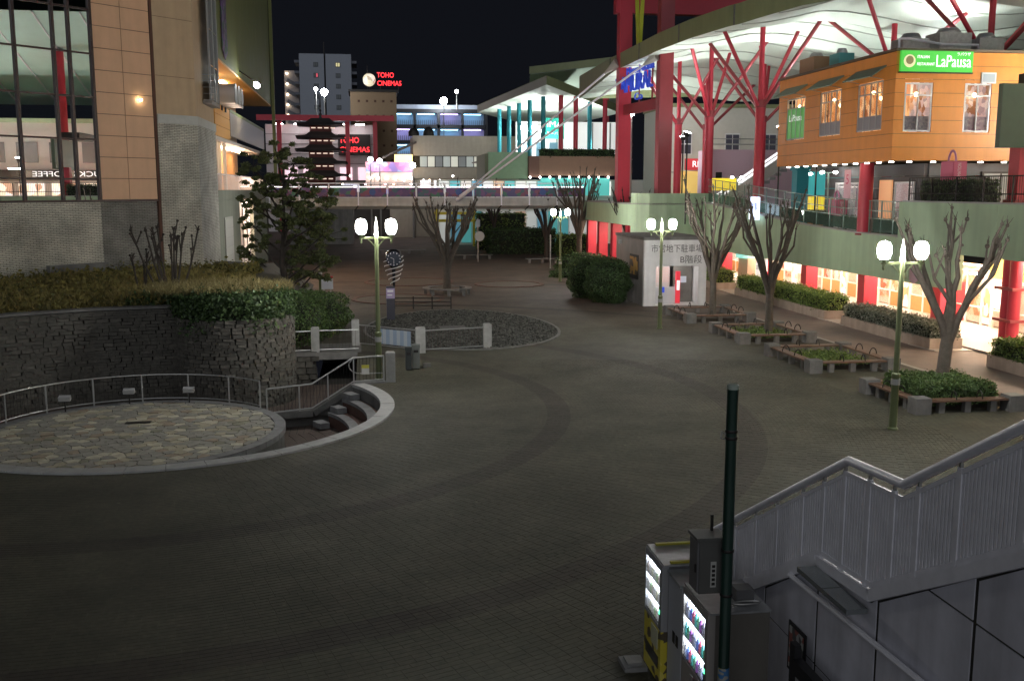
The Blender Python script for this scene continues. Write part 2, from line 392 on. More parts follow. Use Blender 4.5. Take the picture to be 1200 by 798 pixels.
# ---- pavers laid in rings round the theatre
def in_poly(x, y, poly):
    c = False; n = len(poly); j = n-1
    for i in range(n):
        xi, yi = poly[i]; xj, yj = poly[j]
        if (yi > y) != (yj > y) and x < (xj-xi)*(y-yi)/(yj-yi) + xi: c = not c
        j = i
    return c
GRAVEL_C, GRAVEL_A, GRAVEL_B = (4.7, 50.6), 4.75, 7.3
def pavers():
    rng = np.random.default_rng(3)
    rows, W0, L0 = [], 0.125, 0.25
    r = RR + 0.03
    k = 0
    cy, sy = math.cos(R(8.3)), math.sin(R(8.3))
    while r < 34:
        n = int(2*math.pi*(RR + 2.5*int((r-RR)/2.5) + 1.2)/L0); da = 2*math.pi/n
        a = np.arange(n)*da + (da/2 if (k//9) % 2 else 0) + rng.uniform(-.004,.004,n)*0.12
        rc = r + W0/2; x = RC[0] + rc*np.cos(a); y = RC[1] + rc*np.sin(a)
        f = y*cy + x*sy; u = (x*cy - y*sy)/np.maximum(f, .1)
        ok = (f > 12.6) & (f < 41) & (np.abs(u) < 0.545) & (x < 16.6)
        ok &= ((x-GRAVEL_C[0])/(GRAVEL_A+.4))**2 + ((y-GRAVEL_C[1])/(GRAVEL_B+.4))**2 > 1
        ok &= ~((y > 35.9) & (x < 1.0))
        ok &= ~((x < -13.5))
        ok &= ~((x > 3.6) & (x < 9) & (y < 13.7) & (y > 7))
        a = a[ok]; rows.append(np.stack([np.full(len(a), rc), a, np.full(len(a), da*rc), f[ok]], 1)); r += W0; k += 1
    P = np.concatenate(rows); n = len(P)
    hw = (W0-0.009)/2; hl = (P[:,2]-0.009)/2
    ca, sa = np.cos(P[:,1]), np.sin(P[:,1]); cx = RC[0]+P[:,0]*ca; cyy = RC[1]+P[:,0]*sa
    top = 0.005 + rng.uniform(-.0002, .0002, n); tilt = rng.normal(0, .0004, (n,2))
    V = np.zeros((n,8,3))
    for i, (sr, st) in enumerate(((-1,-1),(1,-1),(1,1),(-1,1))):
        for lay in (0, 1):
            ins = 0.001 if lay else 0.0
            a_ = sr*(hw-ins); b_ = st*(hl-ins)
            V[:,lay*4+i,0] = cx + a_*ca - b_*sa; V[:,lay*4+i,1] = cyy + a_*sa + b_*ca
            V[:,lay*4+i,2] = (top + sr*tilt[:,0] + st*tilt[:,1]) if lay else 0.001
    F = [(4,5,6,7),(0,1,5,4),(1,2,6,5),(2,3,7,6),(3,0,4,7)]
    order = np.argsort(P[:,3]); near, rest = order[:300], order[300:]
    for i in near:
        me = bpy.data.meshes.new('paver'); c0 = V[i].mean(0); c0[2] = 0
        me.from_pydata((V[i]-c0).tolist(), [], F); me.materials.append(PAVE)
        o = bpy.data.objects.new('paver', me); COL.objects.link(o); o.location = c0; o.parent = ground
    q = V[rest].reshape(-1,3); m = len(rest)
    idx = (np.arange(m)[:,None,None]*8 + np.array(F)[None]).reshape(-1)
    me = bpy.data.meshes.new('paver_field'); me.vertices.add(len(q)); me.vertices.foreach_set('co', q.astype(np.float32).ravel())
    me.loops.add(len(idx)); me.loops.foreach_set('vertex_index', idx.astype(np.int32))
    me.polygons.add(m*5); me.polygons.foreach_set('loop_start', np.arange(0, m*20, 4, dtype=np.int32)); me.polygons.foreach_set('loop_total', np.full(m*5, 4, dtype=np.int32))
    me.materials.append(PAVE); me.update(); me.validate(); me.shade_flat()
    o = bpy.data.objects.new('paver_field', me); COL.objects.link(o); o.parent = ground; o['kind'] = 'stuff'
pavers()

# ---- shop-side pavement with its pale drain line
PAVE_SHOP = mat('pink_paving', (0.20, 0.15, 0.125), 0.7, var=0.25, vs=1.2, bump=0.4, bs=30)
struct(build(MB().add([(21.9,20,.006),(27.2,20,.006),(27.2,72,.006),(20.7,72,.006)], [(0,1,2,3)]), 'pavement', PAVE_SHOP))
mb = MB()
for k in range(40):
    y0 = 20 + k*1.3; x0 = 21.9 - 1.2*(y0-20)/52
    mb.add([(x0-.17, y0, .012), (x0+.05, y0, .012), (x0+.02, y0+1.28, .012), (x0-.2, y0+1.28, .012)], [(0,1,2,3)])
struct(build(mb, 'drain_line', mat('pale_kerb', (0.34,0.32,0.29), 0.8, var=.2)))
PAVE_ARC = mat('arcade_floor', (0.42, 0.36, 0.31), 0.5, var=0.12, vs=2)
struct(build(MB().box(26.2, 31.2, 24, 84, 0.0, 0.12), 'arcade_floor', PAVE_ARC))
for y0, y1 in ((40.3,41.6),(48.9,50.9),(64.5,67)):
    struct(build(MB().box(24.4, 26.2, y0-.6, y1+.4, 0.0, 0.05), 'shop_path', PAVE_ARC))

# ---- kerb ring
kerb = struct(build(MB().arcband(RC, RR-0.40, RR-0.02, R(-180), R(33), -0.5, -0.06, 60), 'kerb', m_conc_dark))
nk = 26; a0, a1 = R(-176), R(32)
for i in range(nk):
    t0 = a0 + (a1-a0)*i/nk + 0.0015; t1 = a0 + (a1-a0)*(i+1)/nk - 0.0015; mid = (t0+t1)/2
    o = build(MB().arcband(RC, RR-0.44, RR+0.02, t0, t1, -0.058, 0.055 + rnd.uniform(-.004,.004), 4), 'kerb_stone', m_granite, kerb)

# ---- sunken floor and seating steps
struct(build(MB().prism(arc(RC, RR-0.6, R(-180), R(33), 40) + [(-0.45,37),(-0.45,43.2),(-6,43.2),(-16.5,42)], FLOOR-0.3, FLOOR), 'sunken_floor',
             brickmat('floor_brick', (0.10,0.075,0.062), (0.085,0.062,0.052), (0.03,0.028,0.026), (1,0), 0.24, 0.12)))
m_floorring = mat('ring_brick', (0.095,0.07,0.058), 0.85, var=.3, vs=8, bump=.5, bs=30)
st = thing('seating_steps', 'curved granite seating steps going down beside the round stone stage', 'steps', (-1.3, 32.5, FLOOR))
for r0, r1, zt in ((6.30, 6.71, -0.42), (5.72, 6.30, -0.84)):
    build(MB().arcband(RC, r0+0.005, r1, R(-95), R(31), FLOOR, zt-0.12, 40), 'riser', m_redbrick, st)
    n = 16
    for i in range(n):
        t0 = R(-95) + R(126)*i/n + .001; t1 = R(-95) + R(126)*(i+1)/n - .001
        build(MB().arcband(RC, r0-0.03, r0+0.30, t0, t1, zt-0.12, zt, 3), 'seat_stone', m_granite_dk, st)
    build(MB().arcband(RC, r0+0.31, r1, R(-95), R(31), zt-0.12, zt-0.03, 40), 'tread', m_redbrick, st)
# small block steps between the tiers, by the rail
for k, (a, rr_) in enumerate(((28.5, 6.5), (28.5, 5.98), (28.5, 5.3))):
    t = R(a); c = (RC[0]+rr_*math.cos(t), RC[1]+rr_*math.sin(t)); z = (-.21, -.63, -1.08)[k]
    u = Vector((math.cos(t), math.sin(t), 0)); v = Vector((-u.y, u.x, 0))
    build(MB().obox((c[0], c[1], z-0.1), u*0.18, v*0.30, (0,0,0.1)), 'block_step', m_granite_dk, st)
for k in range(7):     # brick rings in the floor
    build(MB().arcband(RC, 2.9+k*.36, 2.9+k*.36+.33, R(-60), R(26), FLOOR, FLOOR+.012+.003*(k%2), 30), 'floor_ring', m_floorring, st)

# ---- round stage: crazy paving, each flagstone a piece
stage = thing('stone_stage', 'round stage of pale crazy paving with a grey stone rim', 'stage', (SC[0], SC[1], FLOOR))
build(MB().prism(arc(SC, SR-0.34, 0, 2*math.pi, 64)[:-1], FLOOR, SZ-0.05), 'stage_body', mat('stage_mortar', (0.022,0.021,0.018), .95), stage)
build(MB().arcband(SC, SR-0.36, SR-0.05, 0, 2*math.pi, FLOOR, SZ-0.17, 64), 'stage_wall', m_conc_dark, stage)
for i in range(30):
    t0 = 2*math.pi*i/30 + .002; t1 = 2*math.pi*(i+1)/30 - .002
    build(MB().arcband(SC, SR-0.34, SR, t0, t1, SZ-0.17, SZ+0.004, 3), 'rim_stone', m_granite_dk, stage)
flag_mats = [mat('flag_%s' % n, c, .75, var=.3, vs=4, bump=.5, bs=18) for n, c in
             (('cream', (.50,.47,.36)), ('sand', (.40,.36,.26)), ('grey', (.29,.28,.24)), ('rust', (.32,.26,.19)), ('olive', (.24,.235,.17)))]
def clip(poly, a, b, c):      # keep a*x+b*y<=c
    out = []
    for i in range(len(poly)):
        p, q = poly[i], poly[(i+1) % len(poly)]; dp, dq = a*p[0]+b*p[1]-c, a*q[0]+b*q[1]-c
        if dp <= 0: out.append(p)
        if (dp < 0 < dq) or (dq < 0 < dp):
            t = dp/(dp-dq); out.append((p[0]+t*(q[0]-p[0]), p[1]+t*(q[1]-p[1])))
    return out
def flagstones():
    r_ = random.Random(5); rad = SR-0.37; pts = []
    h = 0.32
    k = int(2*rad/h)+2
    for i in range(-k, k+1):
        for j in range(-k, k+1):
            x = (i + (0.5 if j % 2 else 0) + r_.uniform(-.33,.33))*h*1.12; y = (j + r_.uniform(-.33,.33))*h*0.95
            if math.hypot(x, y) < rad+0.2: pts.append((x, y))
    cells = []
    for i, (x, y) in enumerate(pts):
        poly = [(x-1,y-1),(x+1,y-1),(x+1,y+1),(x-1,y+1)]
        for j, (x2, y2) in enumerate(pts):
            if i == j or abs(x2-x) > 1.4 or abs(y2-y) > 1.4: continue
            dx, dy = x2-x, y2-y; d = math.hypot(dx, dy)
            poly = clip(poly, dx/d, dy/d, (dx*(x+x2)/2 + dy*(y+y2)/2)/d - 0.015)
            if len(poly) < 3: break
        for q in range(28):
            if len(poly) < 3: break
            t = 2*math.pi*q/28; poly = clip(poly, math.cos(t), math.sin(t), rad)
        if len(poly) >= 3: cells.append(poly)
    def area(p): return abs(sum(p[i][0]*p[(i+1)%len(p)][1]-p[(i+1)%len(p)][0]*p[i][1] for i in range(len(p))))/2
    cells = [c for c in cells if area(c) > 0.01]; cells.sort(key=area, reverse=True)
    rest = MB()
    for n, poly in enumerate(cells):
        z1 = SZ + r_.uniform(-.014, .012); w = [(SC[0]+a, SC[1]+b) for a, b in poly]
        if n < 300:
            build(MB().prism(w, SZ-0.06, z1), 'flagstone', r_.choice(flag_mats[:3] + flag_mats[:3] + flag_mats), stage)
        else: rest.prism(w, SZ-0.06, z1)
    if rest.v:
        o = build(rest, 'flagstone_chips', flag_mats[2], stage); o['kind'] = 'stuff'
flagstones()
build(MB().box(-7.9,-7.1, 33.2,33.5, SZ+.013, SZ+.02), 'drain_grate', m_iron, stage)

# ---- dry-stone retaining wall and its round bastion
stone_mats = [mat('wallstone_%d' % i, c, .85, var=.4, vs=5, bump=.9, bs=14) for i, c in
              enumerate(((.090,.083,.070), (.074,.069,.058), (.108,.10,.084), (.064,.060,.051)))]
stone_meshes = []
for k in range(10):
    b_ = bmesh.new(); bmesh.ops.create_cube(b_, size=1.0)
    for v in b_.verts:
        f = 0.93 if v.co.y < 0 else 1.03
        v.co.x *= f*rnd.uniform(.9,1.04); v.co.z *= f*rnd.uniform(.84,1.06); v.co.y += rnd.uniform(-.12,.12)
    me = bpy.data.meshes.new('stone'); b_.to_mesh(me); b_.free(); me.materials.append(stone_mats[k % 4]); stone_meshes.append(me)
def lay_stones(parent, path, z0, z1, cap=300, L=0.5, H=0.2, seed=1):
    """courses of uneven stones along a plan path (list of (x,y)); outward normal is to the right of the path"""
    r_ = random.Random(seed); seg = []; tot = 0
    for (xa, ya), (xb, yb) in zip(path, path[1:]):
        d = math.hypot(xb-xa, yb-ya); seg.append((tot, d, xa, ya, (xb-xa)/d, (yb-ya)/d)); tot += d
    base = Vector(root_loc(parent)); stones = []; z = z0
    while z < z1-0.05:
        h = min(H*r_.uniform(.7,1.35), z1-z); s = -r_.uniform(0, L)
        while s < tot:
            l = L*r_.uniform(.55,1.5); c = s + l/2
            if 0 <= c <= tot:
                for t0, d, xa, ya, dx, dy in seg:
                    if t0 <= c <= t0+d:
                        stones.append((xa+dx*(c-t0), ya+dy*(c-t0), z+h/2, l, h, math.atan2(dy, dx))); break
            s += l
        z += h
    r_.shuffle(stones); stones.sort(key=lambda q: -q[3]*q[4]); rest = MB()
    for i, (x, y, zc, l, h, a) in enumerate(stones):
        pr = r_.uniform(.0, .035); nx, ny = math.sin(a), -math.cos(a)
        dep = 0.26
        if i < cap:
            o = bpy.data.objects.new('stone', r_.choice(stone_meshes)); COL.objects.link(o); o.parent = parent
            o.location = Vector((x+nx*pr, y+ny*pr, zc)) - base
            o.rotation_euler = (r_.uniform(-.03,.03), r_.uniform(-.04,.04), a); o.scale = (l*0.985, dep, h*0.97)
        else:
            a += r_.uniform(-.06,.06); u = Vector((math.cos(a), math.sin(a), r_.uniform(-.05,.05))); rest.obox((x+nx*pr, y+ny*pr, zc), u*l*.485, Vector((-u.y,u.x,0))*dep/2, (r_.uniform(-.01,.01),0,h*.48))
    if rest.v:
        o = build(rest, 'small_stones', stone_mats[1], parent); o['kind'] = 'stuff'
wall_path = [(-17.5, 35.2), (-15.2, 37.6), (-13.2, 39.2), (-10.6, 40.6), (-7.2, 41.25)]
wall = thing('stone_wall', 'dark dry-stone retaining wall curving behind the round stage', 'wall', (-12, 39.5, FLOOR))
core = [(x+.10, y-.0) for x, y in wall_path]
def offset_path(path, d):
    out = []
    for i, (x, y) in enumerate(path):
        xa, ya = path[max(i-1,0)]; xb, yb = path[min(i+1,len(path)-1)]; l = math.hypot(xb-xa, yb-ya)
        out.append((x - (yb-ya)/l*d, y + (xb-xa)/l*d))
    return out
build(MB().prism(offset_path(wall_path, 0.05) + offset_path(wall_path, 0.45)[::-1], FLOOR, 2.32), 'wall_core', m_joint, wall)
lay_stones(wall, wall_path, FLOOR, 2.30, 300, 0.34, 0.12, 3)
cp = offset_path(wall_path, -0.10); cq = offset_path(wall_path, 0.45)
for (a, b, c, d) in zip(cp, cp[1:], cq[1:], cq):
    build(MB().prism([a, b, c, d], 2.325, 2.42), 'coping', m_conc_dark, wall)
BC = (-5.2, 40.7); BR = 2.12
bast = thing('stone_bastion', 'rounded dark stone bastion with ivy spilling over its top', 'bastion', (*BC, FLOOR))
build(MB().lathe([(BR-.05, 0), (BR-.05, 3.45)], (*BC, FLOOR), 40), 'bastion_core', m_joint, bast)
lay_stones(bast, arc(BC, BR+.02, R(-185), R(35), 26), FLOOR, 2.1, 300, 0.30, 0.12, 8)
# passage wall under the little bridge, and side retaining faces of the sunk area
pw = thing('passage_wall', 'low stone wall beside the dark passage under the footway', 'wall', (-3.4, 43.3, FLOOR))
build(MB().box(-4.3, -2.25, 43.35, 43.6, FLOOR, -0.02), 'wall_core', m_joint, pw)
lay_stones(pw, [(-4.2, 43.32), (-2.2, 43.32)], FLOOR, -0.12, 60, 0.5, 0.22, 12)
build(MB().box(-4.3, -2.2, 43.15, 43.65, -0.10, 0.06), 'coping', m_conc_dark, pw)
struct(build(MB().box(-0.46, -0.2, 36.9, 50, FLOOR, -0.02), 'passage_side', m_conc_dark))
struct(build(MB().box(-2.2, -0.46, 48.5, 48.8, FLOOR-.2, -0.05), 'passage_end', m_joint))
struct(build(MB().box(-2.2, -0.46, 43.2, 48.5, FLOOR-.2, FLOOR), 'passage_floor', m_joint))
struct(build(MB().box(-2.3, -0.3, 43.3, 46.0, -0.28, 0.02), 'footway_slab', m_conc_dark))

# ---- planted bank behind the wall
def bank_z(x, y):
    d = (y - 40.2) + 0.35*(-10 - x)*0.2
    return 2.2 + min(max(d, 0)/9, 1)*0.45 + 0.12*math.sin(x*1.3)*math.cos(y*.9)
mb = MB(); nx_, ny_ = 40, 26; x0, x1 = -26.0, -3.2
for j in range(ny_+1):
    for i in range(nx_+1):
        x = x0 + (x1-x0)*i/nx_
        yb = np.interp(x, [-26,-17.5,-15.2,-13.2,-10.6,-7.2,-5.2,-3.2], [27,35.5,37.9,39.5,40.9,41.5,40.0,41.6])
        y = yb + (62 - yb)*(j/ny_)**1.4
        fall = 1 if x < -5.5 else max(0.0, 1-(x+5.5)/2.3*0.55)
        mb.v.append((x, y, bank_z(x, y)*fall - (0.05 if j == 0 else 0)))
for j in range(ny_):
    for i in range(nx_):
        a = j*(nx_+1)+i; mb.f.append((a, a+1, a+nx_+2, a+nx_+1))
bank = struct(build(mb, 'planted_bank', mat('bank_soil', (0.05,0.045,0.03), .95, var=.4, vs=2), smooth=True))

# ================================================================ FOLIAGE MATERIALS
def leafmat(name, dark, light, rough=0.55):
    m = bpy.data.materials.new(name); m.use_nodes = True; nt = m.node_tree; p = nt.nodes['Principled BSDF']
    geo = nd(nt, 'ShaderNodeNewGeometry'); cr = nd(nt, 'ShaderNodeValToRGB')
    cr.color_ramp.elements[0].color = (*dark, 1); cr.color_ramp.elements[1].color = (*light, 1)
    nt.links.new(geo.outputs['Random Per Island'], cr.inputs[0]); nt.links.new(cr.outputs[0], p.inputs['Base Color'])
    p.inputs['Roughness'].default_value = rough
    tl = nd(nt, 'ShaderNodeBsdfTranslucent'); nt.links.new(cr.outputs[0], tl.inputs[0])
    mx = nd(nt, 'ShaderNodeMixShader'); mx.inputs[0].default_value = 0.25
    out = nt.nodes['Material Output']; nt.links.new(p.outputs[0], mx.inputs[1]); nt.links.new(tl.outputs[0], mx.inputs[2]); nt.links.new(mx.outputs[0], out.inputs[0])
    return m
lf_hedge = leafmat('leaf_hedge', (.05,.09,.02), (.19,.27,.06))
lf_dark = leafmat('leaf_dark', (.022,.045,.016), (.075,.13,.038))
lf_shop = leafmat('leaf_shop_hedge', (.08,.13,.03), (.30,.40,.09))
lf_tree = leafmat('leaf_tree', (.035,.05,.018), (.16,.18,.06))
lf_straw = leafmat('leaf_straw', (.16,.135,.055), (.36,.30,.13), .8)
lf_silver = leafmat('leaf_silver', (.09,.11,.07), (.30,.31,.24))
lf_grass = leafmat('leaf_drygrass', (.14,.115,.04), (.40,.32,.11), .8)
lf_bank = leafmat('leaf_bank', (.06,.06,.016), (.24,.20,.05), .7)
m_core = mat('hedge_core', (.012,.017,.008), .95)
m_bark = mat('bark', (.085,.070,.055), .9, var=.35, vs=6, bump=.8, bs=22)
m_bark_dk = mat('bark_dark', (.036,.028,.022), .9, var=.35, vs=6, bump=.8, bs=22)
rngF = np.random.default_rng(11)

def box_hedge(parent, x0, x1, y0, y1, z0, z1, n, lm, size=0.06, name='foliage', rough=0.05):
    build(MB().box(x0+.08, x1-.08, y0+.08, y1-.08, z0, z1-.09), 'twig_core', m_core, parent)
    lx, ly, lz = x1-x0, y1-y0, z1-z0; A = np.array([lx*ly, lx*lz, lx*lz, ly*lz, ly*lz]); cnt = (n*A/A.sum()).astype(int)
    C, N = [], []
    for f, k in enumerate(cnt):
        u, v = rngF.uniform(0,1,k), rngF.uniform(0,1,k); d = np.abs(rngF.normal(0, rough, k)) * np.where(rngF.uniform(0,1,k) < .75, -1, 1)
        if f == 0: c = np.stack([x0+u*lx, y0+v*ly, z1+d + .05*np.sin(u*lx*3)*np.cos(v*ly*2.6)],1); nn = (0,0,1)
        elif f in (1,2):
            s = -1 if f == 1 else 1; yy = y0 if f == 1 else y1; c = np.stack([x0+u*lx, yy+s*d+ .04*np.sin(u*lx*4+v*5), z0+v*lz],1); nn = (0,s,0.3)
        else:
            s = -1 if f == 3 else 1; xx = x0 if f == 3 else x1; c = np.stack([xx+s*d+.04*np.sin(u*ly*4+v*5), y0+u*ly, z0+v*lz],1); nn = (s,0,.3)
        C.append(c); N.append(np.tile(nn, (k,1)))
    return quads(name, leafquads(np.concatenate(C), np.concatenate(N).astype(float), size, rngF, .45), lm, parent)
def ball_bush(parent, c, rad, n, lm, size=.06, lo=.82):
    mb = MB().sphere(c, 1.0, 14, 9); mb.v = [tuple(c[i] + (p[i]-c[i])*rad[i]*.82 for i in range(3)) for p in mb.v]
    build(mb, 'twig_core', m_core, parent, True)
    P, D = shell_points(n, c, rad, rngF, lo); k = P[:,2] > -0.02 if c[2] < 3 else np.ones(n, bool)
    return quads('foliage', leafquads(P[k], D[k], size, rngF, .5), lm, parent)

# ================================================================ RAILS ROUND THE THEATRE
def rail_run(parent, pts, h, r=0.025, post=1.6, bal=0.14, low=0.12, m=m_steel, mbal=m_iron):
    """handrail, bottom rail, posts and thin bars along 3-D base points"""
    pts = [Vector(p) for p in pts]
    build(MB().tube([p+Vector((0,0,h)) for p in pts], r, 8), 'handrail', m, parent, True)
    build(MB().tube([p+Vector((0,0,low)) for p in pts], r*.8, 6), 'bottom_rail', m, parent, True)
    bars = MB(); acc = 0; nextb = bal; nextp = 0
    tot = sum((b-a).length for a, b in zip(pts, pts[1:])); npost = max(1, round(tot/post)); ps = [tot*i/npost for i in range(npost+1)]
    s0 = 0
    for a, b in zip(pts, pts[1:]):
        d = (b-a).length; u = (b-a)/d
        while nextb < s0+d:
            q = a + u*(nextb-s0); bars.bar(q+Vector((0,0,low)), q+Vector((0,0,h)), .012); nextb += bal
        for q0 in ps:
            if s0-1e-6 <= q0 < s0+d-1e-6 or (q0 >= tot-1e-6 and b is pts[-1] or (q0 >= tot-1e-6 and (b-pts[-1]).length < 1e-6)):
                q = a + u*min(q0-s0, d); build(MB().bar(q+Vector((0,0,0.0)), q+Vector((0,0,h)), .045), 'post', m, parent)
        s0 += d
    if bars.v: o = build(bars, 'rail_bars', mbal, parent); o['kind'] = 'stuff'
sr = thing('stage_railing', 'curved steel railing along the back edge of the round stage', 'railing', (SC[0], SC[1]+SR, SZ))
rail_run(sr, [(x, y, SZ) for x, y in arc(SC, SR-.12, R(37), R(178), 26)], 0.98, post=1.75)
for a in (103, 131, 76):
    t = R(a); c = Vector((SC[0]+(SR-.35)*math.cos(t), SC[1]+(SR-.35)*math.sin(t), SZ))
    l = thing('floor_floodlight', ['small grey floodlight at the stage railing below the wall shadow', 'small grey floodlight at the stage railing where the wall stones are paler', 'small grey floodlight at the stage railing close to the bastion'][(103,131,76).index(a)], 'floodlight', c)
    build(MB().bar(c, c+Vector((0,0,.42)), .04), 'bracket', m_iron, l)
    build(MB().obox(c+Vector((0,0,.47)), (.19,0,0), (0,.09,.03), (0,-.03,.07)), 'lamp_head', mat('grey_enamel', (.38,.38,.38), .5), l)
tr = thing('stair_railing', 'steel railing sloping down beside the curved seating steps', 'railing', (-1.6, 36.0, FLOOR))
rp = [(0.55, 36.35, 0.0), (-0.55, 36.05, 0.0), (-2.0, 35.35, -0.78), (-3.55, 35.1, SZ-.32)]
rail_run(tr, rp, 0.98, .03, 1.2, .13)
build(MB().bar((-0.55,36.05,-.06),(-2.0,35.35,-.84),.3,.22).bar((-2.0,35.35,-.84),(-3.7,35.1,-.86),.3,.22), 'rail_kerb', m_conc_dark, tr)
build(MB().bar((0.6,36.36,.01),(-0.55,36.05,.01),.3,.10), 'landing_kerb', m_granite_dk, tr)
lp = [Vector((-0.3+0.42*math.sin(t)*-1, 36.5, 0.62+0.30*math.cos(t))) for t in np.linspace(0, math.pi, 9)]
build(MB().tube([(0.5,36.5,.92)]+lp+[(0.5,36.5,.32)], .022, 6), 'looped_handrail', m_steel, tr, True)
nt_ = thing('warning_notice', 'small white notice with a yellow top hung on the stair railing', 'notice', (-0.12, 36.05, .45))
build(MB().box(-.25,.02,35.99,36.0,.38,.72), 'sheet', mat('paper', (.6,.6,.56), .7), nt_)
build(MB().box(-.25,.02,35.98,35.99,.60,.72), 'yellow_band', mat('notice_yellow', (.6,.55,.08), .7), nt_)
# dark retaining face under the stair rail side
struct(build(MB().plate([(0.6,36.3,FLOOR),(0.6,36.3,-.05),(-0.5,36.15,-.05),(-2.0,35.45,-.92),(-3.7,35.2,-.95),(-3.7,35.2,FLOOR)], .12, (0,1,0)), 'stair_cheek', m_conc_dark))

# ---- concrete posts and the two fences at plaza level
def conc_post(x, y, w, h, label):
    o = MB().prism([(x-w/2,y-w/2),(x+w/2,y-w/2),(x+w/2,y+w/2),(x-w/2,y+w/2)], 0, h-.05)
    o.add([(x-w/2,y-w/2,h-.05),(x+w/2,y-w/2,h-.05),(x+w/2,y+w/2,h-.05),(x-w/2,y+w/2,h-.05),(x-w*.36,y-w*.36,h),(x+w*.36,y-w*.36,h),(x+w*.36,y+w*.36,h),(x-w*.36,y+w*.36,h)],
          [(4,5,6,7),(0,1,5,4),(1,2,6,5),(2,3,7,6),(3,0,4,7)])
    return tag(build(o, 'concrete_post', m_concrete), label, 'post', 'concrete posts by the gravel bed')
conc_post(5.26, 43.68, .36, 1.12, 'concrete post at the far end of the fence, against the gravel')
conc_post(2.25, 42.93, .42, 1.12, 'wide concrete post with the litter bins in front of it')
conc_post(0.80, 36.45, .34, 1.12, 'concrete post at the top of the seating steps, below the lamp')
conc_post(-0.55, 45.27, .34, 1.2, 'concrete post behind the passage, near the dial sculpture')
conc_post(-2.26, 43.58, .34, 1.12, 'concrete post over the dark passage, beside the bastion')
def fence(name, label, a, b, h=.95, bal=.13):
    f = thing(name, label, 'fence', ((a[0]+b[0])/2, (a[1]+b[1])/2, 0)); a3, b3 = Vector((*a, 0)), Vector((*b, 0))
    build(MB().tube([a3+Vector((0,0,h)), b3+Vector((0,0,h))], .028, 8), 'top_rail', m_steel, f)
    build(MB().tube([a3+Vector((0,0,.12)), b3+Vector((0,0,.12))], .024, 6), 'bottom_rail', m_steel, f)
    n = int((b3-a3).length/bal); q = MB()
    for i in range(1, n): p = a3.lerp(b3, i/n); q.bar(p+Vector((0,0,.12)), p+Vector((0,0,h)), .013)
    o = build(q, 'fence_bars', m_brown_iron, f); o['kind'] = 'stuff'
    return f
fence('bar_fence', 'low bar fence between two concrete posts in front of the gravel', (2.48, 42.98), (5.06, 43.62))
fence('bar_fence', 'low bar fence over the passage beside the bastion', (-2.08, 43.60), (-0.40, 43.7))
fence('bar_fence', 'short bar fence running from the bastion to the passage post', (-3.9, 43.3), (-2.45, 43.5))
f4 = fence('bar_fence', 'low bar fence behind the lamp, hung with a striped banner', (-0.36, 45.2), (2.02, 43.2))
bn = thing('striped_banner', 'pale blue and white striped banner tied to the low fence', 'banner', (1.2, 43.8, .2))
for k in range(9):
    x = 0.5 + k*.15; y = 45.2 - (x+.36)*.84
    build(MB().plate([(x,y-.06,.2),(x+.148,y-.184,.2),(x+.148,y-.184,.88),(x,y-.06,.88)], .01, (0,-1,0)), 'stripe', mat('banner_white',(.34,.37,.4),.7) if k%2 else mat('banner_blue',(.22,.28,.36),.7), bn)
# ---- litter bins
for i, (x, y, w, h, c, lab) in enumerate(((1.55, 38.7, .24, .92, (.03,.035,.035), 'slim dark litter bin in front of the wide concrete post'), (1.85, 38.9, .3, .98, (.12,.13,.12), 'grey-green box bin standing beside the slim dark bin'))):
    b_ = thing('litter_bin', lab, 'bin', (x, y, 0), 'litter bins by the fence')
    m_ = mat('bin_%d' % i, c, .55, var=.2)
    build(MB().box(x-w/2,x+w/2,y-w/2,y+w/2,.05,h-.12), 'bin_body', m_, b_); build(MB().box(x-w/2-.015,x+w/2+.015,y-w/2-.015,y+w/2+.015,h-.12,h), 'lid', m_, b_)
    build(MB().box(x-w*.3,x+w*.3,y-w/2-.012,y-w/2-.002,h-.3,h-.2), 'slot', m_iron, b_); build(MB().box(x-w/2+.03,x+w/2-.03,y-w/2+.03,y+w/2-.03,0,.05), 'foot', m_iron, b_)
tag(build(MB().box(2.15,2.45,39.1,39.35,0,.16), 'kerb_block', m_conc_dark), 'low grey stone block lying on the paving beside the bins', 'block')

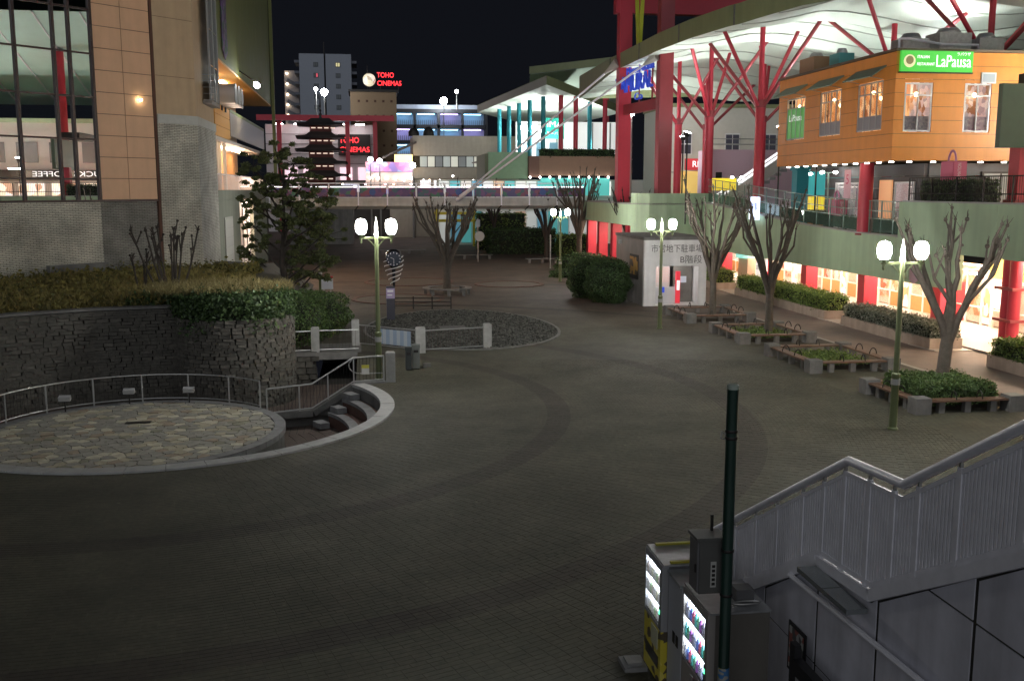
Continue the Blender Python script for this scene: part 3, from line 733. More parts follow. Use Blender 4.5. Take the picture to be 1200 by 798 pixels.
# ---- gravel bed with its kerb
def egg(k, n=60):
    return [(GRAVEL_C[0]+k*GRAVEL_A*math.cos(2*math.pi*i/n)*(1-.10*math.sin(2*math.pi*i/n)), GRAVEL_C[1]+k*GRAVEL_B*math.sin(2*math.pi*i/n)) for i in range(n)]
gb = struct(build(MB().prism(egg(1.0), 0.0, .035), 'gravel_bed', mat('gravel_base', (.03,.03,.026), .95, var=.4, vs=12, bump=1, bs=30)))
mb = MB(); e0, e1 = egg(1.0), egg(1.028)
for i in range(60):
    j = (i+1) % 60; mb.prism([e0[i], e1[i], e1[j], e0[j]], .0, .06)
struct(build(mb, 'gravel_kerb', m_conc_dark))
def pebbles(n, test, size, name, zc=.04, cols=((.05,.048,.045),(.22,.21,.19))):
    V0 = np.array([(1,0,0),(-1,0,0),(0,1,0),(0,-1,0),(0,0,1),(0,0,-1)], float); F0 = np.array([(0,2,4),(2,1,4),(1,3,4),(3,0,4)])
    P = []
    while len(P) < n:
        x, y = test()
        if x is not None: P.append((x, y))
    P = np.array(P); s = size*rngF.uniform(.5,1.5,(n,1,3)); s[:,:,2] *= .7
    ang = rngF.uniform(0,6.28,n); V = V0[None]*s; V += rngF.normal(0,.12,V.shape)*size
    x = V[:,:,0]*np.cos(ang)[:,None]-V[:,:,1]*np.sin(ang)[:,None]; y = V[:,:,0]*np.sin(ang)[:,None]+V[:,:,1]*np.cos(ang)[:,None]
    V = np.stack([x+P[:,0:1], y+P[:,1:2], V[:,:,2]+zc], 2).reshape(-1,3)
    idx = (np.arange(n)[:,None,None]*6+F0[None]).reshape(-1)
    me = bpy.data.meshes.new(name); me.vertices.add(len(V)); me.vertices.foreach_set('co', V.astype(np.float32).ravel()); me.loops.add(len(idx)); me.loops.foreach_set('vertex_index', idx.astype(np.int32))
    k = len(idx)//3; me.polygons.add(k); me.polygons.foreach_set('loop_start', np.arange(0,k*3,3,dtype=np.int32)); me.polygons.foreach_set('loop_total', np.full(k,3,dtype=np.int32))
    me.materials.append(leafmat(name+'_tone', *cols, .8)); me.update(); me.validate(); me.shade_flat()
    o = bpy.data.objects.new(name, me); COL.objects.link(o); o['kind'] = 'stuff'; o['label'] = 'loose grey pebbles filling the egg-shaped bed'; o['category'] = 'gravel'
def tst():
    u, v = rngF.uniform(-1,1,2)
    return (GRAVEL_C[0]+u*GRAVEL_A*(1-.10*v), GRAVEL_C[1]+v*GRAVEL_B) if u*u+v*v < .97 else (None, None)
pebbles(9000, tst, .07, 'gravel', cols=((.025,.026,.022),(.17,.17,.15)))
tag(build(MB().box(3.6,4.9,49.6,50.4,.02,.13), 'manhole_cover', m_conc_dark), 'grey slab cover lying in the pebbles', 'cover')

# ---- dial sculpture
cs = thing('clock_sculpture', 'dark clock with spiral white ribbons on a slim square post', 'clock', (1.25, 54.0, 0))
m_post = mat('clock_post', (.045,.045,.06), .45, .3); m_white = mat('white_enamel', (.75,.75,.75), .4)
build(MB().box(1.03,1.47,53.8,54.2,0,1.85), 'post', m_post, cs)
pn = build(MB().box(1.02,1.48,53.775,53.795,1.2,1.75), 'notice_panel', mat('lilac_panel', (.35,.28,.45), .5), cs)
build(MB().box(1.08,1.40,53.76,53.772,1.55,1.66).box(1.08,1.34,53.76,53.772,1.36,1.42), 'print', m_white, pn)
body = build(MB().lathe([(.06,1.8),(.08,2.3),(.10,2.8),(.30,3.0),(.45,3.2),(.45,3.5),(.36,3.7),(.15,3.82)], (1.45,54,0), 18), 'dial_body', mat('clock_black',(.02,.02,.025),.25,.3), cs, True)
build(MB().tube([(1.45,53.46,3.35),(1.45,53.40,3.35)], .40, 20), 'dial', mat('dial_face', (.03,.035,.05), .2), cs)
for k in range(12):
    t = 2*math.pi*k/12; c = Vector((1.45+.33*math.sin(t), 53.39, 3.35+.33*math.cos(t)))
    build(MB().obox(c, (.014,0,0), (0,.006,0), (0,0,.03)), 'hour_mark', m_white, cs)
build(MB().bar((1.45,53.385,3.35),(1.45,53.385,3.08),.03,.012), 'hand', m_white, cs); build(MB().bar((1.45,53.38,3.35),(1.28,53.38,3.42),.035,.012), 'hand', m_white, cs)
for k in range(6):
    pts = []
    for i in range(15):
        t = -math.pi*1.02 + math.pi*1.04*i/14; z = 1.95 + k*.24 + .34*(i/14); rr_ = np.interp(z, [1.8,2.2,2.7,3.1,3.45,3.8],[.12,.27,.44,.52,.52,.36])
        pts.append((1.45+rr_*math.cos(t), 54+rr_*math.sin(t), z))
    build(MB().tube(pts, .022, 6), 'ribbon', m_white, cs, True)
# ---- info board in front of the single lamp
ib = thing('info_board', 'small white information board with a red header by the hedge', 'sign', (-2.55, 66.6, 0))
build(MB().box(-2.95,-2.2,66.58,66.62,.5,1.35), 'board', mat('board_white',(.6,.62,.66),.5), ib); build(MB().box(-2.96,-2.19,66.565,66.578,1.2,1.36), 'header', mat('board_red',(.5,.05,.05),.5), ib)
for x in (-2.8,-2.35): build(MB().box(x-.025,x+.025,66.63,66.68,0,1.3), 'leg', m_steel, ib)

# ================================================================ STREET LAMPS
m_lamp = glow('lamp_light', (1.0, 0.98, 0.94), 260)
m_pole = mat('lamp_green', (.16,.19,.09), .45, .1, var=.12)
def street_lamp(loc, label, heads=2, rot=0.0, zs=1.0):
    l = thing('street_lamp', label, 'lamp', (0,0,0), 'plaza street lamps')
    build(MB().lathe([(.15,0),(.15,.05),(.115,.08),(.11,1.55),(.125,1.57),(.125,1.66),(.085,1.70),(.07,4.7),(.065,4.95)], n=14), 'pole', m_pole, l, True)
    build(MB().lathe([(.128,1.35),(.128,1.52)], n=14), 'pole_label', mat('pole_sticker',(.4,.4,.38),.6), l)
    if heads == 2:
        build(MB().box(-.62,.62,-.03,.03,4.86,4.93).bar((-.3,0,4.86),(0,0,4.55),.04).bar((.3,0,4.86),(0,0,4.55),.04), 'arm', m_pole, l)
        build(MB().lathe([(.06,4.94),(.075,5.0),(.05,5.2),(.065,5.24),(.03,5.42),(.004,5.6)], n=10), 'finial', mat('finial_white',(.55,.6,.45),.4), l, True)
        xs = (-.54, .54)
    else: xs = (0,)
    for x in xs:
        g = build(MB().lathe([(.10,5.0),(.16,5.05),(.195,5.16),(.195,5.36),(.14,5.47),(.03,5.51)], (x,0,.02), 14), 'lantern', m_lamp, l, True)
        build(MB().lathe([(.05,4.93),(.06,4.99),(.13,5.015)], (x,0,0), 12), 'lantern_holder', m_pole, g)
        build(MB().lathe([(.025,4.7),(.045,4.75),(.045,4.86)], (x,0,0), 10), 'drop_knob', m_pole, g)
    l.location = loc; l.rotation_euler[2] = rot; l.scale[2] = zs
    return l
street_lamp((15.27,26.83,0), 'green twin-globe street lamp in front of the tree with the clipped bush', rot=R(-6))
street_lamp((14.7,48.72,0), 'green twin-globe street lamp in front of the car park entrance', rot=R(-6))
street_lamp((0.38,36.75,0), 'green twin-globe street lamp rising at the top of the seating steps', rot=R(-2), zs=1.075)
street_lamp((14.7,75.2,0), 'green twin-globe street lamp beyond the round dark bush', rot=R(-6))
street_lamp((-3.08,68.2,0), 'single-globe street lamp beside the leafy evergreen tree', 1)

# ================================================================ BARE POLLARDED TREES
def bare_tree(loc, label, h, fork, spread, n, seed, r0=.22, m=m_bark, knob=.07, lean=0.0, group='bare street trees', sub=(1,3), name='bare_tree'):
    r_ = random.Random(seed); t = thing(name, label, 'tree', loc, group); B = Vector(loc)
    top = B+Vector((lean, 0, fork))
    build(MB().tube([B+Vector((0,0,-.05)), B+Vector((0,0,.15)), B+Vector((lean*.3,0,fork*.45)), B+Vector((lean*.8,.02,fork*.85)), top+Vector((0,0,.15))],
                    [r0*1.35, r0*1.1, r0*.92, r0*.9, r0*.75], 12), 'trunk', m, t, True)
    for k in range(n):
        az = 2*math.pi*(k+r_.uniform(-.3,.3))/n; out = Vector((math.cos(az), math.sin(az)*.9, 0)); ln = r_.uniform(.82,1.04); sp = spread*r_.uniform(.55,1.05)
        def pos(u, az_out=out, sp=sp, ln=ln): return top + az_out*(sp*(u**.95)) + Vector((0,0,(h-fork)*ln*u))
        mb = MB(); us = [i/7 for i in range(8)]; pts = [pos(u)+Vector((r_.uniform(-.05,.05), r_.uniform(-.05,.05), 0))*(1 if u > 0 else 0) for u in us]
        pts[0] = top - Vector((0,0,.1+.5*r_.random()))
        rs = [r0*.46*(1-u)**.8+.03 for u in us]
        mb.tube(pts, rs, 7)
        def tip(p, d):
            mb.sphere(p, knob*r_.uniform(.8,1.25), 6, 4)
            for q in range(r_.randint(3,6)):
                e = (d + Vector((r_.uniform(-.8,.8), r_.uniform(-.8,.8), r_.uniform(.1,.9)))).normalized()*r_.uniform(.1,.36)
                mb.tube([p, p+e], [.018,.006], 4)
        tip(pts[-1], (pts[-1]-pts[-2]).normalized())
        for q in range(r_.randint(*sub)):
            i = r_.randint(2,5); p = pts[i]; side = (out*r_.uniform(.2,1.0) + Vector((-out.y,out.x,0))*r_.uniform(-1.1,1.1)).normalized()
            L = (h-fork)*(1-us[i])*r_.uniform(.55,.95); e = p + side*L*r_.uniform(.28,.6) + Vector((0,0,L*.85)); mid = (p+e)/2 + side*L*.12
            mb.tube([p, mid, e], [rs[i]*.66, rs[i]*.5, .032], 6); tip(e, (e-mid).normalized())
            if L > 1.4 and r_.random() < .6:
                e2 = mid + (side*.25 + Vector((-side.y, side.x, 0))*r_.uniform(-.6,.6) + Vector((0,0,.75)))*L*.55; mb.tube([mid, e2], [rs[i]*.42,.026], 5); tip(e2, Vector((0,0,1)))
        if k % 2 == 0:      # knobs and old cuts along the limb
            for q in range(5): p = pts[r_.randint(2,6)]; mb.sphere(p+Vector((r_.uniform(-.06,.06),r_.uniform(-.06,.06),0)), .05, 5, 3)
        build(mb, 'limb', m, t, True)
    return t
bare_tree((19.25,30.9,0), 'thick pollarded bare tree growing out of the clipped bush planter', 6.5, 2.1, 2.3, 6, 4, .23, m_bark, knob=.072, lean=.15, sub=(2,3))
bare_tree((19.0,45.1,0), 'dark bare tree in a bench planter before the long yellow-green hedge', 7.0, 2.2, 2.35, 7, 9, .2, m_bark, sub=(2,3))
bare_tree((18.75,52.3,0), 'bare tree in a bench planter beside the car park entrance', 7.3, 2.1, 2.3, 7, 15, .2, sub=(2,3))
bare_tree((5.35,67.0,0), 'bare tree ringed by a round bench in the middle of the street', 6.6, 1.9, 2.3, 8, 21, .27, m_bark, sub=(2,4), knob=.08)
bare_tree((19.9,92.5,0), 'tall bare tree with a low bush at its foot beyond the round bush', 8.8, 2.6, 2.6, 8, 30, .3, sub=(3,5))
bare_tree((17.4,96.0,0), 'bare tree standing over a long bench under the footbridge end', 7.6, 2.4, 1.9, 7, 33, .24, m_bark_dk, sub=(2,4))
bare_tree((21.4,80.5,0), 'bare tree close behind the car park entrance roof', 6.9, 3.0, 1.8, 7, 37, .22, m_bark_dk, sub=(2,4))
bare_tree((14.3,112,0), 'slim dark tree seen under the footbridge, before the teal shops', 8, 3, 2.0, 6, 41, .2, m_bark_dk)
bare_tree((10.2,118,0), 'slim dark tree seen under the middle of the footbridge', 8, 2.6, 2.2, 6, 43, .2, m_bark_dk)
for i, (x, y, h, s, lab) in enumerate(((-8.3,44.6,3.0,.8,'cluster of pollarded stems on the grassy bank before the brick pier'), (-9.6,45.0,1.8,.45,'short bare stems on the bank in front of the dark brick'))):
    z = 2.4; t = thing('pollard_shrub', lab, 'shrub', (x, y, z), 'cut-back shrubs on the bank'); r_ = random.Random(50+i)
    for k in range(10 if i == 0 else 3):
        a = r_.uniform(0, 6.28); d = Vector((math.cos(a), math.sin(a)*.6, 0))*s*r_.uniform(.2,1.3); b0 = Vector((x,y,z-.1)) + d*.45; e = b0 + d*1.25 + Vector((0,0,h*r_.uniform(.75,1.05))); md = (b0+e)/2 + d*.1
        mb = MB().tube([b0, md, e], [.055,.042,.034], 6)
        mb.sphere(e, .075, 6, 4)
        for q in range(4): mb.tube([e, e+Vector((r_.uniform(-.16,.16), r_.uniform(-.1,.1), r_.uniform(.05,.25)))], [.03,.014], 4)
        for q in range(2):
            s2 = md.lerp(e, r_.uniform(0,.7)); e2 = s2 + Vector((r_.uniform(-.3,.3), r_.uniform(-.2,.2), r_.uniform(.4,.9))); mb.tube([s2, e2], [.034,.026], 5); mb.sphere(e2, .06, 5, 4)
        build(mb, 'stem', m_bark_dk, t, True)

# ---- leafy evergreen
def evergreen(loc, label, h, seed, clumps, n, size=.11):
    r_ = random.Random(seed); t = thing('evergreen_tree', label, 'tree', loc); B = Vector(loc)
    mb = MB().tube([B, B+Vector((.1,0,1.2)), B+Vector((-.15,0,2.8)), B+Vector((.0,.1,4.6)), B+Vector((.1,.1,h*.9))], [.27,.22,.17,.12,.04], 10)
    build(mb, 'trunk', m_bark_dk, t, True)
    C, N = [], []
    for k, (dx, dz, rx, rz) in enumerate(clumps):
        c = B + Vector((dx, r_.uniform(-1.1,1.1), dz)); s = B + Vector((0, 0, max(.7, dz-1.5)))
        build(MB().tube([s, s.lerp(c,.55)+Vector((0,0,-.15)), c], [.075,.055,.03], 6), 'limb', m_bark_dk, t, True)
        for q in range(14):
            cc = c + Vector((r_.gauss(0,rx*.62), r_.gauss(0,rx*.6), r_.gauss(0,rz*.55))); kk = r_.uniform(.16,.42)
            build(MB().tube([c, c.lerp(cc,.5)+Vector((0,0,-.05)), cc], [.022,.016,.01], 4), 'twig', m_bark_dk, t)
            P, D = shell_points(n//14, cc, (rx*kk, rx*kk, rz*kk*.8), rngF, .2); C.append(P); N.append(D)
    quads('crown', leafquads(np.concatenate(C), np.concatenate(N), size, rngF, .6, .5), lf_tree, t)
evergreen((-4.55,57.5,0), 'leafy evergreen tree with open layered branches before the shop building', 9.4, 3,
          [(-1.5,8.2,.75,.5),(-.3,9.0,.8,.55),(.7,8.4,.8,.5),(-1.0,7.2,.8,.5),(1.4,7.5,.9,.55),(.2,7.4,.9,.5),(-1.9,6.4,.6,.4),(1.9,6.5,.9,.6),(.6,6.3,.9,.55),(-.9,5.9,.7,.5),
           (2.2,5.5,.9,.6),(1.1,5.2,1.0,.6),(-1.6,4.9,.7,.45),(2.1,4.4,.9,.6),(.8,4.1,.9,.55),(1.6,3.4,1.0,.6),(-1.2,3.9,.6,.4),(-2.0,3.5,.6,.4),(.5,3.1,.8,.5),(2.3,3.0,.8,.5),(-1.6,2.7,.6,.4),(.3,5.3,.8,.5),(-.6,6.8,.7,.5),(1.2,6.0,.8,.5),(1.7,2.4,.9,.5),(.6,2.2,.8,.5)], 1900, .082)

# ================================================================ BENCH PLANTERS
m_bench = mat('bench_wood', (.15,.085,.055), .5, var=.25, vs=5)
m_block = mat('corner_block', (.17,.165,.155), .8, var=.25, vs=4, bump=.4, bs=25, stain=.25)
def bench_planter(x0, x1, y0, y1, label):
    p = thing('bench_planter', label, 'planter', ((x0+x1)/2, (y0+y1)/2, 0), 'square bench planters in a row')
    build(MB().box(x0+.5, x1-.5, y0+.5, y1-.5, 0, .16), 'soil', mat('soil', (.045,.035,.025), .95, var=.4), p)
    e = .26
    for x, y in ((x0,y0),(x1,y0),(x1,y1),(x0,y1)):
        build(MB().box(x-e, x+e, y-e, y+e, 0, .52), 'corner_block', m_block, p)
    for (xa, ya), (xb, yb) in (((x0,y0),(x1,y0)),((x1,y0),(x1,y1)),((x1,y1),(x0,y1)),((x0,y1),(x0,y0))):
        a, b = Vector((xa,ya,.40)), Vector((xb,yb,.40)); u = (b-a).normalized(); a, b = a+u*(e+.01), b-u*(e+.01); s = Vector((-u.y,u.x,0))
        for q in (-.13, .0, .13): build(MB().bar(a+s*q, b+s*q, .11, .06), 'seat_slat', m_bench, p)
        for k in range(3):
            c = a.lerp(b, (k+.5)/3); build(MB().box(c.x-.1, c.x+.1, c.y-.1, c.y+.1, 0, .368), 'leg', m_block, p)
        n_arch = 2
        for k in range(n_arch):
            c = a.lerp(b, (k+1)/(n_arch+1)) + Vector((0,0,.03))
            build(MB().tube([c+s*(-.15*math.cos(t)) + Vector((0,0,.24*math.sin(t))) for t in np.linspace(0, math.pi, 9)], .022, 6), 'arm_loop', m_iron, p, True)
    return p
bench_planter(17.2,20.4,28.7,31.9, 'bench planter filled with a clipped green bush and a thick tree')
bench_planter(17.0,20.2,35.9,39.9, 'treeless bench planter of low plants, second from the stairs')
bench_planter(17.0,20.2,43.2,46.9, 'bench planter holding the dark bare tree and low plants')
bench_planter(16.9,20.2,50.5,54.2, 'bench planter without plants at the car park entrance')
bench_planter(18.6,22.0,22.2,25.0, 'bench planter whose corner shows beyond the stair handrail')
lf_clip = leafmat('leaf_clipped', (.03,.06,.018), (.11,.18,.05))
cb = thing('clipped_bush', 'clipped square bush around the trunk of the thick pollarded tree', 'bush', (18.8, 30.3, 0))
box_hedge(cb, 17.55,20.05,29.05,31.55,.15,.78, 15000, lf_clip, .045)
def low_plants(x0, x1, y0, y1, n, label, z=.16, hh=.2):
    t = thing('low_plants', label, 'plants', ((x0+x1)/2, (y0+y1)/2, z)); P = np.stack([rngF.uniform(x0,x1,n), rngF.uniform(y0,y1,n), z+np.abs(rngF.normal(0,hh*.5,n))], 1)
    quads('leaves', leafquads(P, np.tile((0,0,1.0),(n,1)), .075, rngF, .7, .35), lf_hedge, t)
low_plants(17.5,19.7,36.4,39.4, 2600, 'low leafy plants filling the treeless bench planter')
low_plants(17.5,19.7,43.7,46.4, 2000, 'low leafy plants round the dark bare tree')
# round bench round the mid-street tree
rb = thing('round_bench', 'round slatted bench encircling the bare tree in the street', 'bench', (5.35, 67.0, 0))
for k in range(3): build(MB().arcband((5.35,67), 1.25+k*.15, 1.38+k*.15, 0, 2*math.pi, .42, .48, 36), 'seat_ring', m_block, rb)
for k in range(8):
    t = 2*math.pi*k/8; build(MB().box(5.35+1.45*math.cos(t)-.1, 5.35+1.45*math.cos(t)+.1, 67+1.45*math.sin(t)-.1, 67+1.45*math.sin(t)+.1, 0, .42), 'leg', m_block, rb)
for k, (x, y, l, lab) in enumerate(((4.0,110.5,5.0,'pale low bench under the footbridge behind the globe lamp'), (10.5,101,4.5,'pale long bench under the footbridge beside the traffic disc'), (17.4,94.6,4.6,'long bench at the foot of the bare tree under the footbridge'))):
    b_ = thing('street_bench', lab, 'bench', (x, y, 0), 'benches up the street')
    build(MB().box(x-l/2,x+l/2,y-.3,y+.3,.38,.46), 'seat', m_block, b_)
    for q in (-.42,-.14,.14,.42): build(MB().box(x+q*l-.12,x+q*l+.12,y-.25,y+.25,0,.38), 'leg', m_block, b_)
# circles laid in the street
for k, (x, y, r, lab) in enumerate(((2.0,64.5,3.0,''),(3.2,76.5,3.4,''),(10.5,73.5,2.6,''))):
    struct(build(MB().arcband((x,y), r-.3, r, 0, 2*math.pi, .002, .05, 40), 'paved_ring', m_redbrick))
    struct(build(MB().prism(arc((x,y), r-.32, 0, 2*math.pi, 36)[:-1], .002, .02), 'cobble_circle', mat('cobble_far', (.09,.075,.06), .9, var=.5, vs=6, bump=1, bs=12)))
pd = MB().box(1.6,5.0,60.3,60.55,0,.5)
pf = thing('low_fence', 'low dark bar fence behind the gravel bed', 'fence', (3.0, 58.9, 0))
for k in range(3): build(MB().tube([(1.6,59.2,.2+k*.22),(4.9,58.6,.2+k*.22)], .03, 6), 'rail', m_iron, pf)
for k in range(4): build(MB().bar((1.6+k*1.1,59.2-k*.2,0),(1.6+k*1.1,59.2-k*.2,.75),.07), 'post', m_iron, pf)

# ================================================================ HEDGES
m_planter = mat('planter_wall', (.42,.33,.26), .75, var=.15, vs=2, stain=.25, bump=.2)
def shop_hedge(y0, y1, label, lm, n, x0=24.45, x1=26.0, h=1.25, zb=.5, wl=''):
    p = thing('hedge_planter', 'low pinkish planter wall under the ' + wl, 'planter', ((x0+x1)/2, (y0+y1)/2, 0), 'hedge planters along the shops')
    k = max(1, int((y1-y0)/2.0))
    for i in range(k):
        ya, yb = y0+(y1-y0)*i/k+.004, y0+(y1-y0)*(i+1)/k-.004
        build(MB().box(x0,x0+.18,ya,yb,0,zb), 'wall_slab', m_planter, p)
    build(MB().box(x0+.185,x1,y0,y0+.18,0,zb), 'end_slab', m_planter, p); build(MB().box(x0+.185,x1,y1-.18,y1,0,zb), 'end_slab', m_planter, p)
    build(MB().box(x1-.15,x1,y0+.185,y1-.185,0,zb), 'back_slab', m_planter, p); build(MB().box(x0+.19,x1-.16,y0+.19,y1-.19,0,zb-.08), 'soil', MATS['soil'], p)
    h_ = thing('hedge', label, 'hedge', ((x0+x1)/2, (y0+y1)/2, zb-.08), 'hedges along the shops')
    box_hedge(h_, x0+.12, x1-.1, y0+.12, y1-.12, zb-.08, h, int(n*1.7), lm, .056, rough=.08)
shop_hedge(50.6,64.0, 'long yellow-green hedge in front of the red-pillared shops', lf_shop, 11000, wl='long yellow-green hedge')
shop_hedge(40.3,48.7, 'silvery-leaved hedge in front of the wood-clad shopfronts', lf_silver, 7000, h=1.05, wl='silvery hedge')
shop_hedge(27.0,36.2, 'dark green hedge closest to the stairs, before the bright shop window', lf_hedge, 7500, h=1.15, wl='dark green hedge by the stairs')
shop_hedge(67.2,70.2, 'short hedge next to the car park entrance wall', lf_shop, 2200, 24.3, 25.8, 1.3, wl='short hedge near the car park')
shop_hedge(80,93, 'low hedge before the red columns beyond the car park', lf_hedge, 4200, 22.8, 24.2, 1.2, wl='hedge before the red columns')
def free_hedge(x0,x1,y0,y1,z0,z1,n,label,lm=lf_hedge,size=.08):
    t = thing('hedge', label, 'hedge', ((x0+x1)/2,(y0+y1)/2,z0)); box_hedge(t, x0,x1,y0,y1,z0,z1,n,lm,size,rough=.12); return t
free_hedge(13.4,20.6,108,112,0,2.6,4500, 'dark clipped hedge mass under the footbridge', lf_dark, .13)
free_hedge(13.0,18.5,116,119,0,4.2,2600, 'tall bright hedge behind the dark hedge under the footbridge', lf_hedge, .14)
free_hedge(20.2,23.5,103,106,0,2.2,2400, 'bright hedge between the bare trees under the footbridge', lf_hedge, .12)
t = thing('round_bush', 'big round dark clipped bush beside the car park entrance', 'bush', (14.9, 60.8, 0)); ball_bush(t, (14.9,60.8,1.3), (1.5,1.6,1.5), 15000, lf_dark, .055)
t = thing('round_bush', 'darker round bush half hidden behind the big clipped bush', 'bush', (14.1, 63.6, 0)); ball_bush(t, (14.1,63.6,1.2), (1.2,1.3,1.4), 8000, lf_dark, .055)
t = thing('low_bush', 'low spreading bush at the foot of the tall bare tree', 'bush', (18.9, 85.5, 0)); ball_bush(t, (18.6,85.5,.5), (2.4,1.6,1.05), 3500, lf_dark, .11)
t = thing('low_bush', 'small bush hugging the paving under the twin-globe lamp beyond', 'bush', (14.6, 78, 0)); ball_bush(t, (16.0,79,.2), (1.5,1.0,.5), 1500, lf_dark, .09)
# bank planting
t = thing('bastion_ivy', 'dark ivy draped over the top of the round bastion', 'ivy', (*BC, 1.9))
n = 9000; a = rngF.uniform(-3.4,.75,n); rr_ = BR + np.abs(rngF.normal(0,.14,n)); zz = 3.0 - np.abs(rngF.normal(0,.5,n))*(1+.35*np.sin(a*5)) ; zz = np.maximum(zz, 1.45+.35*np.sin(a*3.1))
P = np.stack([BC[0]+rr_*np.cos(a), BC[1]+rr_*np.sin(a), zz], 1); N = np.stack([np.cos(a), np.sin(a), np.full(n,.4)], 1)
n2 = 5000; a2 = rngF.uniform(0,6.28,n2); r2 = BR*np.sqrt(rngF.uniform(0,1,n2)); P2 = np.stack([BC[0]+r2*np.cos(a2), BC[1]+r2*np.sin(a2), 2.95+rngF.normal(0,.1,n2)],1)
quads('leaves', np.concatenate([leafquads(P,N,.075,rngF,.45), leafquads(P2,np.tile((0,0,1.),(n2,1)),.075,rngF,.5)]), lf_dark, t)
build(MB().lathe([(BR-.1,1.9),(BR+.02,2.3),(BR-.05,2.75),(BR*.7,2.92),(.2,2.96)], (*BC,0), 24), 'twig_core', m_core, t)
n3 = 2600; a3 = rngF.uniform(0,6.28,n3); r3 = (BR+.1)*np.sqrt(rngF.uniform(0,1,n3)); P3 = np.stack([BC[0]-.6+r3*np.cos(a3)*1.3, BC[1]+.5+r3*np.sin(a3), np.full(n3,2.95)],1); tip = P3+np.stack([rngF.normal(0,.22,n3),rngF.normal(0,.22,n3),rngF.uniform(.2,.55,n3)],1); s3 = rngF.normal(0,1,(n3,3))*[1,1,0]; s3 = s3/np.linalg.norm(s3,axis=1)[:,None]*.012; md = (P3+tip)/2+[0,0,.06]
o = quads('straw_grass', np.stack([P3-s3,md-s3,tip,md+s3],1), lf_straw, None, 'stuff'); tag(o, 'pale straw-coloured grass on top of the round bastion', 'grass')
t = thing('rounded_hedge', 'rounded green hedge running behind the bastion to the footway', 'hedge', (-2.9,48.5,0))
ball_bush(t, (-3.3,46.6,1.05), (1.5,2.3,1.25), 8500, lf_clip, .055); ball_bush(t, (-2.5,49.5,.95), (1.7,2.6,1.15), 8500, lf_clip, .055)
def bank_fill(n, xr, dr, lm, size, hh, label, name, asp=.6, upright=False, drop=0.0, cat='plants'):
    x = rngF.uniform(*xr, n); yb = np.interp(x, [-26,-17.5,-15.2,-13.2,-10.6,-7.2,-5.2,-3.2], [27,35.5,37.9,39.5,40.9,41.5,41.0,42.4]); y = yb + rngF.uniform(*dr, n)
    z = np.array([bank_z(a, b) for a, b in zip(x, y)])*np.where(x < -5.5, 1, np.maximum(0, 1-(x+5.5)/2.3*.55)) + np.abs(rngF.normal(0,hh,n)) - drop*np.maximum(0, 1-(y-yb)/.3)
    P = np.stack([x,y,z],1)
    if upright:
        h = size*rngF.uniform(.6,1.5,(n,1)); tip = P + np.concatenate([rngF.normal(0,.4,(n,2)), np.ones((n,1))],1)*h; s = np.concatenate([rngF.normal(0,1,(n,2)), np.zeros((n,1))],1); s /= np.linalg.norm(s,axis=1)[:,None]; s *= .012
        mid = (P+tip)/2 + np.concatenate([rngF.normal(0,.03,(n,2)), np.full((n,1),.05)],1)
        Q = np.stack([P-s, mid-s, tip, mid+s],1)
    else: Q = leafquads(P, np.tile((0,-.4,1.),(n,1)), size, rngF, .6, asp)
    o = quads(name, Q, lm, None, 'stuff'); tag(o, label, cat)
bank_fill(34000, (-20,-5.5), (.05,14), lf_bank, .10, .22, 'olive ground-cover plants spread over the bank above the stone wall', 'ground_cover')
bank_fill(14000, (-10.5,-3.4), (1.0,8), lf_grass, .42, .05, 'dry yellow ornamental grass along the crest of the bank', 'dry_grass', upright=True, cat='grass')
bank_fill(12000, (-19,-8), (.1,11), lf_grass, .36, .05, 'yellow-green grass tufts on the slope above the stone wall', 'slope_grass', upright=True, cat='grass')
bank_fill(5200, (-9.6,-6.2), (-.12,1.1), lf_dark, .08, .18, 'dark creeping ivy on the wall top next to the bastion', 'creeper', drop=.45)
bank_fill(2600, (-16.8,-14.2), (-.15,.6), lf_hedge, .08, .2, 'green creeper tumbling over the wall at its low end', 'creeper', drop=1.2)

# ================================================================ VENDING MACHINES, POLE, STAIRS (by the camera)
m_vm_dark = mat('machine_grey', (.12,.12,.125), .45, var=.1)
m_vm_side = mat('machine_cream', (.13,.12,.105), .5, var=.15, vs=2)
m_zinc = mat('machine_top', (.42,.43,.44), .35, .6, var=.25, vs=5)
def drinks(parent, x, y0, y1, z0, z1, rows, per, cols, es):
    """lit display: shelf by shelf bottles standing before a glowing back"""
    g = glow('display_back_%s' % round(es), (.88,.94,1.0), es); h = (z1-z0)/rows
    build(MB().box(x+.055, x+.075, y0, y1, z0, z1), 'display_back', g, parent)
    for r_ in range(rows):
        zb = z0 + r_*h
        build(MB().box(x+.002, x+.055, y0, y1, zb, zb+.022), 'shelf', m_iron, parent)
        for k in range(per):
            y = y0 + (y1-y0)*(k+.5)/per; c = cols[(k*3+r_*5) % len(cols)]
            b = MB().lathe([(.028,0),(.030,.03),(.030,h*.42),(.013,h*.56),(.013,h*.62)], (x+.024, y, zb+.022), 7)
            build(b, 'bottle', mat('drink_%d%d%d' % tuple(int(v*99) for v in c), c, .3, emit=c, es=.25), parent, True)
